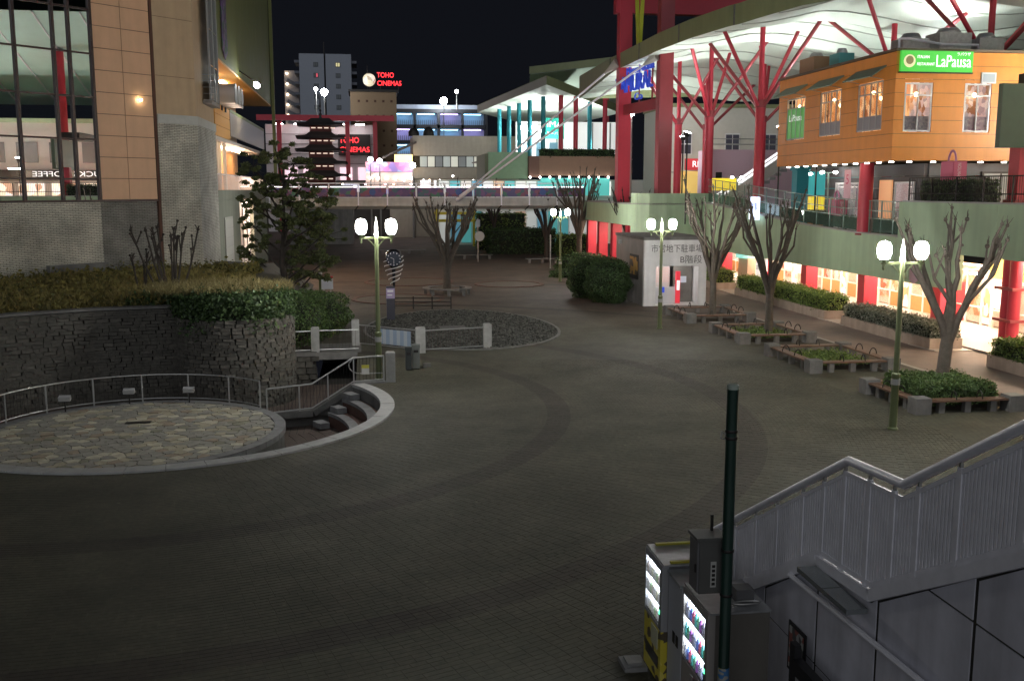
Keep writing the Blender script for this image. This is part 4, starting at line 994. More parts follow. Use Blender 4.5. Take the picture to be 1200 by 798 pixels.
def vending(x0, x1, y0, y1, h, label, face, cols, es, zsplit, name='vending_machine'):
    v = thing(name, label, 'vending machine', ((x0+x1)/2, (y0+y1)/2, 0), 'vending machines by the stairs')
    build(MB().box(x0+.10,x1,y0,y1,.07,h), 'cabinet', face['side'], v)
    build(MB().box(x0+.02,x1+.015,y0-.015,y1+.015,h,h+.025), 'top_plate', m_zinc, v)
    fr = MB()      # door frame round the display
    fr.box(x0,x0+.098,y0,y1,zsplit-.05,zsplit).box(x0,x0+.098,y0,y1,h-.10,h).box(x0,x0+.098,y0,y0+.10,zsplit,h-.10).box(x0,x0+.098,y1-.035,y1,zsplit,h-.10)
    build(fr, 'door_frame', face['frame'], v)
    build(MB().box(x0+.0,x0+.098,y0,y1,.07,zsplit-.052), 'lower_door', face['low'], v)
    build(MB().box(x0+.004,x0+.008,y0+.10,y1-.035,zsplit,h-.10), 'display_glass', glass('display_glass', (.96,.98,1), .05), v)
    drinks(v, x0+.012, y0+.105, y1-.04, zsplit+.004, h-.104, 3, 9, cols, es)
    build(MB().box(x0-.012,x0-.002,y0+.02,y0+.09,zsplit-.02,zsplit+.30), 'coin_panel', m_vm_dark, v)
    build(MB().box(x0-.008,x0-.002,y0+.10,y1-.1,.28,.46), 'delivery_flap', mat('flap_black',(.02,.02,.02),.3), v)
    build(MB().box(x0-.016,x0-.012,y0+.03,y0+.08,zsplit+.2,zsplit+.26), 'screen', glow('green_screen',(.1,1,.4),2.0), v)
    for yy in (y0+.06, y1-.06):
        for xx in (x0+.14, x1-.08): build(MB().box(xx-.04,xx+.04,yy-.04,yy+.04,0,.07), 'foot', m_iron, v)
    return v
c1 = [(.85,.85,.85),(.8,.8,.8),(.5,.7,.45),(.8,.8,.82),(.8,.78,.6),(.85,.85,.83),(.7,.6,.55)]
c2 = [(.08,.2,.6),(.1,.45,.5),(.35,.12,.45),(.7,.7,.75),(.6,.1,.15),(.1,.3,.15),(.15,.15,.2)]
m_yel = patchmat('yellow_pattern', [(.62,.52,.05),(.62,.52,.05),(.7,.6,.12),(.10,.08,.05),(.62,.52,.05)], 9, rough=.45)
v1 = vending(3.97,4.72,12.78,13.60,1.83, 'yellow-patterned vending machine with a bright white display', dict(side=m_vm_dark, frame=mat('vm_frame_grey',(.3,.3,.31),.4), low=m_yel), c1, 32, .92)
build(MB().box(4.10,4.70,12.80,12.86,1.858,1.885).box(4.10,4.70,13.52,13.58,1.858,1.885), 'yellow_rim', mat('rim_yellow',(.35,.32,.03),.5), v1)
build(MB().box(3.952,3.966,12.9,13.2,.56,.84), 'notice', mat('vm_notice',(.5,.5,.35),.5), v1)
v2 = vending(4.06,4.86,11.15,12.12,1.83, 'cream-sided vending machine with a blue-white display, behind the pole', dict(side=m_vm_side, frame=mat('vm_frame_cream',(.3,.28,.26),.45), low=mat('vm_low_cream',(.33,.30,.27),.45)), c2, 26, .85)
build(MB().box(4.035,4.05,11.3,11.7,.55,.8), 'poster', patchmat('vm_poster',[(.25,.1,.1),(.2,.2,.22),(.35,.3,.28),(.1,.1,.12)],14), v2)
text('センター', .13, mat('print_black',(.03,.03,.03),.6), v2, (4.30,11.146,.62), (1,0,0), (0,0,1), .001)
o = build(MB().box(4.52,4.75,11.4,11.62,1.857,2.02), 'top_lamp_housing', m_vm_dark, v2)
build(MB().tube([(4.44+.2*(1-math.cos(t))*.9, 11.32+.05*math.sin(t)-.0, 1.89) for t in np.linspace(0,6.28,13)], .012, 6), 'cable_loop', m_steel, v2, True)
wc = thing('white_cabinet', 'narrow white service cabinet between the two vending machines', 'cabinet', (4.4, 12.45, 0))
build(MB().box(4.06,4.70,12.16,12.74,.04,1.76), 'cabinet_body', mat('cabinet_white',(.46,.47,.50),.45,var=.08), wc)
build(MB().box(4.03,4.72,12.15,12.75,1.765,1.80), 'lid', m_zinc, wc); build(MB().box(4.1,4.66,12.2,12.7,0,.04), 'plinth', m_iron, wc)
for y in (12.28,12.42): build(MB().box(4.05,4.058,y,y+.09,.86,1.02), 'slot', m_iron, wc)
tag(build(MB().box(3.62,3.96,13.35,13.75,0,.07).box(3.68,3.9,13.42,13.68,.07,.11), 'foot_weight', m_granite_dk), 'pale concrete foot block sticking out beside the yellow machine', 'block')
# green pole with a meter box
gp = thing('green_pole', 'dark green steel pole standing before the cream vending machine', 'pole', (4.17, 10.86, 0))
m_gp = mat('pole_green', (.012,.035,.026), .35, .2, var=.2)
build(MB().lathe([(.085,0),(.085,.02),(.068,.05),(.066,4.70),(.066,4.72)], (4.17,10.86,0), 20), 'shaft', m_gp, gp, True)
build(MB().lathe([(.07,4.715),(.07,4.76),(.055,4.775)], (4.17,10.86,0), 20), 'cap', mat('cap_pale',(.3,.35,.3),.4), gp, True)
for z in (4.12,4.2,2.75,2.2): build(MB().lathe([(.072,z),(.076,z+.008),(.076,z+.028),(.072,z+.036)], (4.17,10.86,0), 18), 'clamp_band', m_iron, gp, True)
build(MB().tube([(4.1,10.86,4.18),(4.05,10.85,4.22),(4.04,10.85,4.14),(4.1,10.86,4.12)], .01, 6), 'clamp_screw', m_steel, gp)
wr = build(MB().lathe([(.069,.45),(.069,1.30)], (4.17,10.86,0), 20), 'sticker_wrap', patchmat('wrap_print', [(.35,.33,.10),(.05,.16,.35),(.3,.3,.28),(.05,.16,.35)], 14, stretch=(1,1,2)), gp)
for x, y, z0, z1 in ((4.09,11.2,2.9,3.1),): build(MB().bar((x,y,z0),(x,y,z1),.03), 'antenna', m_iron, gp)
mx_ = thing('meter_box', 'grey steel meter box strapped to the green pole', 'box', (4.02, 11.05, 2.2))
m_box = mat('box_grey', (.085,.085,.08), .5, var=.15)
build(MB().box(3.86,4.18,10.95,11.25,2.2,2.86), 'box_body', m_box, mx_)
bd = build(MB().box(3.835,3.858,10.96,11.24,2.22,2.84), 'door', m_vm_dark, mx_); build(MB().box(3.82,3.834,10.99,11.02,2.46,2.56), 'handle', m_iron, bd)
build(MB().box(3.82,4.2,10.93,11.27,2.862,2.90), 'rain_cap', m_box, mx_)
build(MB().box(4.0,4.07,10.944,10.949,2.28,2.6), 'label_plate', mat('plate_white',(.4,.4,.38),.5), mx_)
for k in range(5): build(MB().box(4.015,4.055,10.941,10.9435,2.305+k*.055,2.34+k*.055), 'glyph', m_iron, mx_)

# ---- stairs coming up to the viewer's deck
XW = 5.3
stair = thing('stairway', 'white stairway with slatted parapet climbing to the deck', 'stairway', (6.3, 10, 0))
m_panel = mat('stair_panel', (.74,.74,.82), .5, var=.16, vs=1.5, stain=.34); m_rail = mat('stair_white', (.84,.84,.90), .4, .0, var=.1, vs=4); m_tread = mat('stair_tread', (.3,.3,.31), .7, var=.2)
m_slat = glass('slat_sheet', (.55,.57,.62), .06, ((.34,.36,.42), .9), .25)
SB = [(14.6,.50), (13.43,1.16), (10.8,2.65), (9.54,2.74), (7.17,4.04), (5.2,5.15)]     # bottom edge of the parapet (y, z)
def sb(y): return float(np.interp(-y, [-a for a, b in SB], [b for a, b in SB]))
joints = [14.6, 12.35, 10.8, 9.4, 7.75, 6.0]
for ya, yb in zip(joints, joints[1:]):
    brk = sorted({ya, yb, *[a for a, _ in SB if yb < a < ya]}, reverse=True)
    poly_top = [(y, sb(y)-.14) for y in brk]
    for za, zb in ((0.0, 1.28), (1.28, 3.18), (3.18, 5.5)):
        poly = [(ya-.03, 0.0)] + [(min(max(y, yb+.03), ya-.03), z) for y, z in poly_top] + [(yb+.03, 0.0)]
        poly = clip(poly, 0, 1, zb-.012); poly = clip(poly, 0, -1, -(za+.012)) if len(poly) >= 3 else poly
        if len(poly) >= 3 and max(z for _, z in poly)-min(z for _, z in poly) > .05:
            build(MB().plate([(XW, y, z) for y, z in poly], .012, (1,0,0)), 'wall_panel', m_panel, stair)
build(MB().plate([(XW+.018, y, z) for y, z in [(14.6,0)] + [(y, z-.1) for y, z in SB] + [(5.2,0)]], .12, (1,0,0)), 'wall_core', m_joint, stair)
build(MB().tube([(XW+.0,11.5,2.17),(XW-.07,11.44,2.17),(XW-.07,6,2.38)], .035, 8), 'wall_pipe', m_rail, stair, True)
st_line = MB()
for (ya, za), (yb, zb) in zip(SB, SB[1:]): st_line.bar((XW+.02,ya,za-.05),(XW+.02,yb,zb-.05),.14,.13)
build(st_line, 'stringer', m_rail, stair)
HR = [(14.6,1.62), (10.19,4.0), (9.03,4.07), (7.29,5.08), (5.2,6.25)]
build(MB().tube([(XW, y, z) for y, z in HR], .052, 12), 'handrail', m_rail, stair, True)
def hr(y): return float(np.interp(-y, [-a for a, b in HR], [b for a, b in HR]))
py = [14.3,13.5,12.75,12.05,11.3,10.75,10.25,9.7,9.2,8.75,8.1,7.2,6.3,5.5]
for y in py:
    build(MB().bar((XW,y,sb(y)-.02),(XW,y,hr(y)-.10),.035,.07,(0,1,0)), 'baluster_post', m_rail, stair)
    build(MB().bar((XW,y,hr(y)-.13),(XW,y,hr(y)-.04),.03), 'rail_bracket', m_steel, stair)
for ya, yb in zip(py, py[1:]):
    brk = [ya-.03] + [a for a, _ in sorted(set(SB+HR), reverse=True) if yb+.03 < a < ya-.03] + [yb+.03]
    t_, b_ = MB(), MB()
    for p, q in zip(brk, brk[1:]):
        t_.bar((XW,p,hr(p)-.15),(XW,q,hr(q)-.15),.03,.045); b_.bar((XW,p,sb(p)+.06),(XW,q,sb(q)+.06),.03,.06)
    fr = build(t_, 'top_bar', m_rail, stair); build(b_, 'bottom_bar', m_rail, stair)
    k = max(2, int((ya-yb-.06)/.055)); sl = MB()
    for i in range(k):
        y = ya-.03 - (ya-yb-.06)*(i+.5)/k
        sl.bar((XW, y, sb(y)+.09), (XW, y, hr(y)-.17), .012, .036, (0,1,0))
    o = build(sl, 'slats', m_rail, stair); o['kind'] = 'stuff'
    brk2 = brk; pts = [(XW+.035, y, sb(y)+.09) for y in brk2] + [(XW+.035, y, hr(y)-.17) for y in brk2[::-1]]
    build(MB().plate(pts, .008, (1,0,0)), 'wind_sheet', m_slat, stair)
n_st = 16
for k in range(9):     # treads of the lower flight
    y = 13.4 - k*.30; z = 1.06 + k*.165; build(MB().box(XW+.12, 7.3, y-.32, y, z-.17, z), 'step', m_tread, stair)
build(MB().box(XW+.12, 7.3, 9.5, 10.7, 2.45, 2.6), 'landing', m_tread, stair)
for k in range(12):
    y = 9.5 - k*.30; z = 2.77 + k*.165; build(MB().box(XW+.12, 7.3, y-.32, y, z-.17, z), 'step', m_tread, stair)
for ya, yb in ((10.75,10.1),(10.08,9.5)):
    build(MB().box(5.0, XW-.06, yb, ya, 2.50, 2.56), 'ledge_plate', mat('ledge_steel', (.35,.38,.38), .2, .7, var=.2), stair)
nb = thing('notice_board', 'dark framed notice board at the foot of the stair wall', 'notice board', (5.0, 10.1, 0))
m_nb = mat('board_black', (.02,.02,.022), .5)
build(MB().box(4.96,5.04,10.62,10.76,0,1.62), 'post', m_nb, nb); build(MB().box(4.96,5.04,8.0,8.12,0,1.5), 'post', m_nb, nb)
build(MB().box(4.94,5.06,8.12,10.62,1.28,1.46), 'hood', m_nb, nb); build(MB().box(4.98,5.02,8.12,10.62,.4,1.28), 'sheet', mat('board_sheet',(.42,.42,.42),.6), nb)
sg = thing('wall_poster', 'small black-edged poster on the stair wall beside the cream machine', 'poster', (5.26, 11.2, .9))
build(MB().box(5.27,5.285,11.0,11.5,.9,1.55), 'frame', m_nb, sg); build(MB().box(5.262,5.268,11.05,11.45,.95,1.5), 'print', patchmat('poster_print',[(.4,.4,.4),(.3,.1,.08),(.1,.1,.1),(.45,.45,.42)],11), sg)

# ================================================================ CAR PARK ENTRANCE
pk = thing('car_park_entrance', 'pale concrete stair house of the underground car park', 'building', (18.5, 61.8, 0))
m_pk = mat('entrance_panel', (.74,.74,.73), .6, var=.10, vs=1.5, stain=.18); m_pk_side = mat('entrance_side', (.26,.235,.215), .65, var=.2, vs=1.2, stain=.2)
build(MB().box(16.55,20.45,58.3,58.55,2.42,3.98), 'header', m_pk, pk)
build(MB().box(16.55,17.28,58.3,58.6,0,2.42), 'front_wall', m_pk, pk); build(MB().box(19.95,20.45,58.3,58.6,0,2.42), 'front_wall', m_pk, pk)
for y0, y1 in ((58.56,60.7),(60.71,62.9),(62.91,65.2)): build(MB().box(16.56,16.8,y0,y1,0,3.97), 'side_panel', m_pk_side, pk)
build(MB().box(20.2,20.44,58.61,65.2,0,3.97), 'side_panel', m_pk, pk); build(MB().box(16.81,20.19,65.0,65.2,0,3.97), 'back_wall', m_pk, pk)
build(MB().box(16.5,20.5,58.25,65.25,3.985,4.16), 'roof', m_conc_dark, pk)
build(MB().box(16.82,20.18,58.62,64.98,2.55,2.62), 'ceiling', mat('white_plaster',(.7,.7,.68),.6), pk)
build(MB().box(16.82,20.18,58.32,64.98,0,.03), 'floor', mat('pale_tile',(.55,.55,.53),.5), pk)
bw_ = build(MB().box(17.0,18.7,60.1,60.22,0,2.5), 'tile_wall', mat('grid_tile',(.5,.44,.42),.4), pk)
for i in range(7):
    for j in range(5): build(MB().box(17.55+i*.16,17.55+i*.16+.14,60.085,60.098,1.28+j*.19,1.28+j*.19+.16), 'tile', mat('tile_rose',(.55,.40,.37),.35), bw_)
dr = build(MB().box(18.9,20.1,60.0,60.1,0,2.45), 'door', mat('steel_door',(.20,.19,.17),.35,.5,var=.2), pk)
build(MB().box(18.98,19.02,59.96,60.0,.95,1.15), 'handle', m_steel, dr); build(MB().box(19.25,19.75,59.985,59.998,1.25,1.65), 'notice', mat('blue_notice',(.6,.66,.75),.5), dr)
build(MB().box(17.35,18.75,58.95,59.0,.05,1.1), 'barrier', mat('barrier_white',(.6,.6,.62),.4), pk)
build(MB().box(17.85,18.03,58.93,58.948,.75,1.1), 'blue_sticker', mat('sign_blue',(.03,.08,.55),.4,emit=(.05,.1,.8),es=.3), pk)
build(MB().tube([(17.35,59.3,.12),(18.1,59.3,1.1)], .04, 8), 'stair_rail', m_steel, pk)
hb = build(MB().box(18.72,18.98,58.8,59.0,.1,2.05), 'sign_pillar', mat('pillar_red',(.55,.03,.05),.4,emit=(1,.05,.08),es=.35), pk)
build(MB().box(18.76,18.94,58.785,58.798,.9,1.5), 'pillar_panel', mat('pillar_white',(.8,.8,.8),.5,emit=(1,1,1),es=.5), hb)
build(MB().sphere((17.15,59.0,2.0-.15), .11, 12, 8), 'bulkhead_lamp', glow('bulkhead_light',(1,1,.97),60), pk)
build(MB().box(17.6,19.6,59.2,59.35,2.50,2.545), 'ceiling_tube', glow('tube_light',(1,1,.98),16), pk)
tx = mat('sign_grey', (.12,.12,.12), .5, .3)
text('市営地下駐車場', .52, tx, pk, (16.95,58.295,3.18), (1,0,0), (0,0,1), .01, width=3.2)
text('B階段', .52, tx, pk, (18.75,58.295,2.52), (1,0,0), (0,0,1), .01, width=1.35)
ps = thing('side_poster', 'orange poster on the brown side wall of the car park entrance', 'poster', (16.53, 61.0, 1.6))
build(MB().box(16.52,16.555,59.6,61.6,1.5,3.0), 'frame', m_iron, ps); build(MB().box(16.51,16.519,59.7,61.5,1.75,2.85), 'print', patchmat('orange_print',[(.55,.28,.04),(.6,.33,.06),(.1,.07,.04),(.55,.28,.04)],3), ps)
text('ゆゆ', .42, mat('logo_white',(.7,.7,.7),.5), pk, (16.545,64.6,3.35), (0,-1,0), (0,0,1), .01)
tag(build(MB().tube([(16.3,88,0),(16.3,88,3.0)], .06, 8), 'sign_post', m_steel), 'slim steel post among the trees beyond the round bush', 'post')
td = thing('traffic_disc', 'round white back of a traffic sign on a post up the street', 'sign', (10.8, 97, 0))
build(MB().tube([(10.8,97,0),(10.8,97,4.2)], .05, 8), 'post', m_steel, td); build(MB().tube([(10.95,96.9,2.5),(10.95,96.86,2.5)], .48, 20), 'disc', mat('disc_grey',(.35,.36,.34),.5), td); build(MB().box(10.6,11.0,96.86,96.9,3.4,4.1), 'plate', mat('plate_bluegrey',(.3,.36,.42),.5), td)

# ================================================================ BUILDING WITH THE GLASS CORNER (west side)
PX, PY = -9.0, 57.5; Q2 = math.sqrt(.5)
def ch(s, z, off=0.0):       # point on the chamfered front: s metres from the pier corner, off metres proud
    return (PX - s*Q2 + off*Q2, PY - s*Q2 - off*Q2, z)
def chbox(mb, s0, s1, z0, z1, o0, o1):
    a = [ch(s0,z0,o0),ch(s1,z0,o0),ch(s1,z0,o1),ch(s0,z0,o1),ch(s0,z1,o0),ch(s1,z1,o0),ch(s1,z1,o1),ch(s0,z1,o1)]
    return mb.add(a, [(3,2,1,0),(4,5,6,7),(0,1,5,4),(1,2,6,5),(2,3,7,6),(3,0,4,7)])
gbld = thing('glass_corner_building', 'tan panelled building with a tall reflecting glass corner', 'building', (-13, 57, 0))
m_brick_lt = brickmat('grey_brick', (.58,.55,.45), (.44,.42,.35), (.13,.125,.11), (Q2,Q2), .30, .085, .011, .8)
m_brick_dk = brickmat('dark_grey_brick', (.25,.24,.21), (.19,.18,.155), (.08,.078,.07), (Q2,Q2), .30, .085, .011, .8)  # same brick in a darker tone
m_brick_side = brickmat('side_brick', (.48,.47,.41), (.40,.39,.34), (.13,.125,.11), (0,1), .30, .085, .011, .6)
m_tan = mat('tan_panel', (.70,.42,.25), .5, var=.06, vs=1.2, stain=.08); m_beige = mat('beige_render', (.50,.36,.22), .75, var=.08, vs=1.5, stain=.12, bump=.15)
m_mull = mat('mullion', (.035,.018,.018), .4, .3); m_gjoint = mat('panel_joint', (.09,.04,.025), .8)
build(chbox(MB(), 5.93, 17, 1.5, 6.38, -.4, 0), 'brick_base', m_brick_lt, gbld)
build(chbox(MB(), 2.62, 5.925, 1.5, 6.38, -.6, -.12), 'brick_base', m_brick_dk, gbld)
build(chbox(MB(), 2.6, 17, 6.385, 6.47, -.4, .05), 'sill_strip', m_mull, gbld)
build(chbox(MB(), 2.62, 5.95, 6.475, 21, -.5, -.03), 'panel_backing', m_gjoint, gbld)
for c, (sa, sb_) in enumerate(((2.66,4.27),(4.30,5.88))):
    for r_ in range(13):
        z = 6.49 + r_*1.065; build(chbox(MB(), sa, sb_, z, z+1.035, -.02, .012), 'facade_panel', m_tan, gbld)
build(chbox(MB(), 2.45, 2.615, 3, 21, -.3, .02), 'dark_strip', m_gjoint, gbld)  # solid dark strip between panels and pier
MU = [5.95, 7.1, 7.9, 9.8, 11.7, 12.5, 14.4, 16.3]; TR = [6.48, 7.5, 9.45, 11.5, 13.6, 15.7, 17.8, 20]
for s in MU: build(chbox(MB(), s-.07, s+.07, 6.475, 21, -.1, .10), 'mullion', m_mull, gbld)
for a, b in zip(MU, MU[1:]):
    for z in TR[1:]: build(chbox(MB(), a+.075, b-.075, z-.045, z+.045, -.08, .06), 'transom', m_mull, gbld)
m_mirror = glass('reflecting_glass', (.0,.0,.0), .8, ((.012,.018,.018), 1.0), .0)
for a, b in zip(MU, MU[1:]):
    for z0, z1 in zip(TR, TR[1:]): build(chbox(MB(), a+.076, b-.076, z0+.046 if z0 > 6.5 else z0, z1-.046, -.03, 0), 'window_pane', m_mirror, gbld)
build(chbox(MB(), 5.9, 17, 6.4, 21, -1.2, -.5), 'inner_wall', m_joint, gbld)
# pier with brick foot
def pier(z0, z1, grow):
    a, b = ch(2.44, 0, grow), ch(0, 0, grow); g = grow
    return [(a[0], a[1]), (PX+g*.41, PY-g), (PX+g, PY-g*.41), (PX+g, 64.2), (-12, 64.2), (-12, 57)]
build(MB().prism(pier(0,0,0), 10.92, 21), 'pier_render', m_beige, gbld)
build(MB().prism(pier(0,0,.10), 10.45, 10.915), 'pier_cap', mat('cap_stone',(.48,.48,.44),.7,var=.12), gbld)
pb = build(MB().prism(pier(0,0,.05), 0, 10.445), 'pier_brick', m_brick_lt, gbld)
pb.data.materials.append(m_brick_side)
for p in pb.data.polygons:
    if p.normal.x > .95: p.material_index = 1
build(chbox(MB(), 5.9, 9.0, 2.7, 3.35, .02, .35), 'low_plinth', m_conc_dark, gbld)
for z in (12.9, 15.9, 18.8): build(chbox(MB(), .02, 2.42, z-.01, z+.01, -.02, .004), 'render_joint', m_gjoint, gbld)
wl = build(MB().sphere((ch(3.45,11.55,.18)), .07, 10, 6), 'wall_lamp', glow('small_lamp',(1,.85,.55),30), gbld)
# framed wall sign and air-conditioning gear on the pier's street side
m_bay = mat('bay_steel',(.30,.30,.29),.4,.4)
fs = thing('window_bay', 'steel-framed glazed bay hung on the brick pier above the ducts', 'bay', (-8.6, 61, 12))
build(MB().box(-8.98,-8.5,60.0,63.4,11.8,12.0), 'bay_floor', m_pk_side, fs)
for y in (60.05,61.7,63.35): build(MB().box(-8.6,-8.5,y-.06,y+.06,12.0,20), 'bay_post', m_bay, fs)
for y0, y1 in ((60.12,61.63),(61.77,63.28)):
    for z in range(4): build(MB().box(-8.57,-8.54,y0,y1,12.05+z*2,13.97+z*2), 'bay_pane', glass('bay_glass',(.2,.25,.25),.2,((.45,.47,.47),.7)), fs)
for k in range(5): build(MB().tube([(-8.9,59.8,12.0+k*.35),(-8.3,59.8,12.0+k*.35)], .02, 6), 'rung', m_steel, fs)
for i, y in enumerate((66.0,67.6,69.2)):
    t = thing('duct_cowl', ['round pale duct cowl closest to the brick pier', 'middle round duct cowl on the orange facade', 'round duct cowl furthest along the orange facade'][i], 'duct', (-8.3,y,12.6), 'duct cowls on the orange facade')
    build(MB().tube([(-9.3,y,12.9),(-7.9,y,12.9)], .62, 18), 'drum', mat('duct_white',(.6,.58,.54),.4,.2), t, True); build(MB().tube([(-7.89,y,12.9),(-7.84,y,12.9)], .66, 18), 'rim', m_steel, t)
    build(MB().box(-9.3,-8.9,y-.2,y+.2,12.0,12.3), 'bracket', m_iron, t)
# orange and green shop building beyond
ob = thing('orange_shop_building', 'shop building with an olive upper wall and orange balcony panels', 'building', (-11, 78, 0))
m_olive = mat('olive_panel', (.17,.19,.055), .55, var=.1, vs=.8, stain=.15); m_orange = mat('orange_panel', (.78,.36,.03), .5, var=.05); m_grn_lo = mat('greygreen_render', (.22,.24,.19), .75, var=.12, stain=.3)
for k, (y0, y1) in enumerate(((64.3,76.9),(76.92,89.9),(89.92,103))): build(MB().box(-9.3,-8.95,y0,y1,15.2+.0*k,26), 'olive_wall', m_olive, ob)
build(MB().box(-12,-8.96,64.3,103,15.05,15.19), 'soffit', mat('soffit_orange',(.7,.38,.12),.6), ob)
build(MB().box(-11.6,-11.4,64.3,95,0,15.04), 'inner_wall', mat('inner_peach',(.72,.40,.16),.6,var=.1), ob)
for k in range(5):
    for r_ in range(3): build(MB().box(-11.39,-11.36,65+k*4.5,69.3+k*4.5,12.1+r_*.95,13.0+r_*.95), 'wall_tile', mat('peach_tile',(.75,.42,.18),.5,var=.06), ob)
for r_ in range(3): build(MB().box(-9.3,-8.98,64.4,71.4,10.3+r_*.68,10.95+r_*.68), 'orange_panel', m_orange, ob)
build(MB().box(-11.4,-8.97,71.6,95,12.2,12.4), 'balcony_slab', m_olive, ob); build(MB().box(-9.1,-8.98,71.6,95,10.6,12.19), 'balcony_front', mat('brown_glass_front',(.25,.18,.11),.3), ob)
build(MB().box(-11.4,-9.0,64.3,95,10.05,10.28), 'walkway_ceiling', mat('pale_ceiling',(.66,.58,.50),.6), ob)
for k in range(6): build(MB().box(-10.3,-10.1,65.5+k*4.6,68.9+k*4.6,9.98,10.04), 'ceiling_light', glow('warm_strip',(1,.66,.36),30), ob)
for k in range(4): build(MB().box(-10.6,-10.3,67+k*6,69.5+k*6,14.9,15.04), 'ceiling_light', glow('warm_strip',(1,.66,.36),30), ob)
build(MB().box(-9.3,-8.97,64.3,95,6.3,6.95), 'walkway_edge', m_grn_lo, ob)
bars = MB()
for k in range(60): bars.bar((-9.05,64.5+k*.5,6.95),(-9.05,64.5+k*.5,7.9),.04)
o = build(bars, 'rail_bars', m_rail, ob); o['kind'] = 'stuff'; build(MB().tube([(-9.05,64.4,7.95),(-9.05,95,7.95)], .05, 6), 'handrail', m_rail, ob)
build(MB().box(-9.3,-8.98,64.3,75,0,6.29), 'lower_wall', m_grn_lo, ob); build(MB().box(-9.3,-8.98,84,95,0,6.29), 'lower_wall', m_grn_lo, ob)
dz = build(MB().box(-8.97,-8.93,66.5,70.5,0,5.2), 'garage_door', mat('pale_shutter',(.36,.36,.33),.6), ob)
for k in range(8): build(MB().box(-8.925,-8.905,66.6,70.4,.3+k*.6,.86+k*.6), 'shutter_slat', mat('pale_shutter2',(.40,.40,.37),.6), dz)
build(MB().box(-11.35,-11.2,76,84,.2,5.4), 'lit_shop_back', mat('shop_peach',(.7,.55,.45),.6), ob)
build(MB().box(-10.9,-9.4,75.5,84,5.9,6.0), 'shop_light', glow('peach_light',(1,.75,.6),20), ob)
for y in (76.2,78.8,81.4): build(MB().box(-9.2,-9.0,y,y+.3,0,6.2), 'shop_column', mat('white_trim',(.7,.68,.65),.5), ob)
for y in (66.5,67.9,70.3): build(MB().box(-9.4,-9.2,y,y+.25,6.96,10.04), 'walkway_column', MATS['white_trim'], ob)
tag(build(MB().box(-8.9,-8.6,103.0,103.35,5,26), 'olive_fin', m_olive), 'thin olive vertical fin closing the end of the shop building', 'fin')
pbn = thing('purple_banner', 'long purple patterned banner hanging on the olive wall', 'banner', (-8.8, 69.5, 15.6))
build(MB().plate([(-8.9,68.4,26),(-8.9,70.9,26),(-8.9,70.9,16.0),(-8.9,69.65,15.4),(-8.9,68.4,16.0)], .04, (1,0,0)), 'cloth', patchmat('purple_print',[(.10,.05,.16),(.16,.08,.25),(.06,.03,.09),(.2,.14,.25),(.05,.12,.08)],2.6), pbn); build(MB().tube([(-8.85,68.3,25.9),(-8.85,71.0,25.9)], .05, 6), 'rod', m_steel, pbn)

# ================================================================ SHOPS WITH THE RED PILLARS (east side)
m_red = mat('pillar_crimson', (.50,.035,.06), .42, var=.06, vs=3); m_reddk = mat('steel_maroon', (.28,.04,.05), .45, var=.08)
m_fascia = mat('sage_fascia', (.47,.62,.41), .7, var=.08, vs=.8, stain=.14)
arc_b = thing('arcade_building', 'long sage-green arcade with glowing shops below a walkway', 'building', (29, 55, 0))
# fascia: lower run with the ramped walkway edge, higher run by the stairs
FP = [(27.0,42.8,4.55),(27.0,53.0,4.62),(26.3,58.5,4.9),(25.9,63.5,5.3),(25.6,68.0,5.65),(25.3,73.2,5.98)]
def fz(k): return 2.35 + (0.0 if k < 2 else .05*k)
for k, ((xa,ya,za),(xb,yb,zb)) in enumerate(zip(FP, FP[1:])):
    mb = MB(); P = [(xa,ya),(xb,yb),(xb+.4,yb),(xa+.4,ya)]; zt = [za,zb,zb,za]; z0 = [fz(k),fz(k+1),fz(k+1),fz(k)]
    mb.add([(p[0],p[1]+(.003 if i in (0,3) else -.003),z) for i,(p,z) in enumerate(zip(P,z0))] + [(p[0],p[1]+(.003 if i in (0,3) else -.003),z) for i,(p,z) in enumerate(zip(P,zt))], [(3,2,1,0),(4,5,6,7),(0,1,5,4),(1,2,6,5),(2,3,7,6),(3,0,4,7)])
    build(mb, 'fascia', m_fascia, arc_b)
    build(MB().bar((xa+.15,ya,za+.03),(xb+.15,yb,zb+.03),.5,.06), 'fascia_cap', mat('cap_grey',(.4,.41,.39),.6), arc_b)
for y0, y1 in ((24,31.4),(31.42,38.9),(38.92,46.4)):
    build(MB().box(26.3,26.7,y0,y1,4.1,6.38), 'fascia', m_fascia, arc_b); build(MB().box(26.22,26.8,y0,y1,6.385,6.45), 'fascia_cap', MATS['cap_grey'], arc_b)
build(MB().box(26.71,31.5,24,46.3,4.15,4.35), 'ceiling', mat('yellow_ceiling',(.85,.58,.16),.6), arc_b)
build(MB().box(26.3,26.7,46.42,46.8,2.6,6.38), 'fascia_end', m_fascia, arc_b)
build(MB().prism([(26.71,46.4),(44,46.4),(44,100),(25.8,100),(25.75,73),(26.1,66),(26.6,60),(27.3,53),(27.3,46.4)], 4.36, 4.5), 'walkway_deck', mat('deck_floor',(.33,.32,.30),.7,var=.15), arc_b)
build(MB().prism([(27.42,46.5),(31.5,46.5),(31.5,82),(26.2,82),(26.2,73),(26.6,66),(27.0,60),(27.42,53)], 2.95, 3.05), 'arcade_ceiling', mat('warm_ceiling',(.80,.70,.60),.6), arc_b)
m_arclight = glow('arcade_light', (1.0,.80,.60), 110)
PYS = [46.2,53.9,61.6,69.3,77.0]
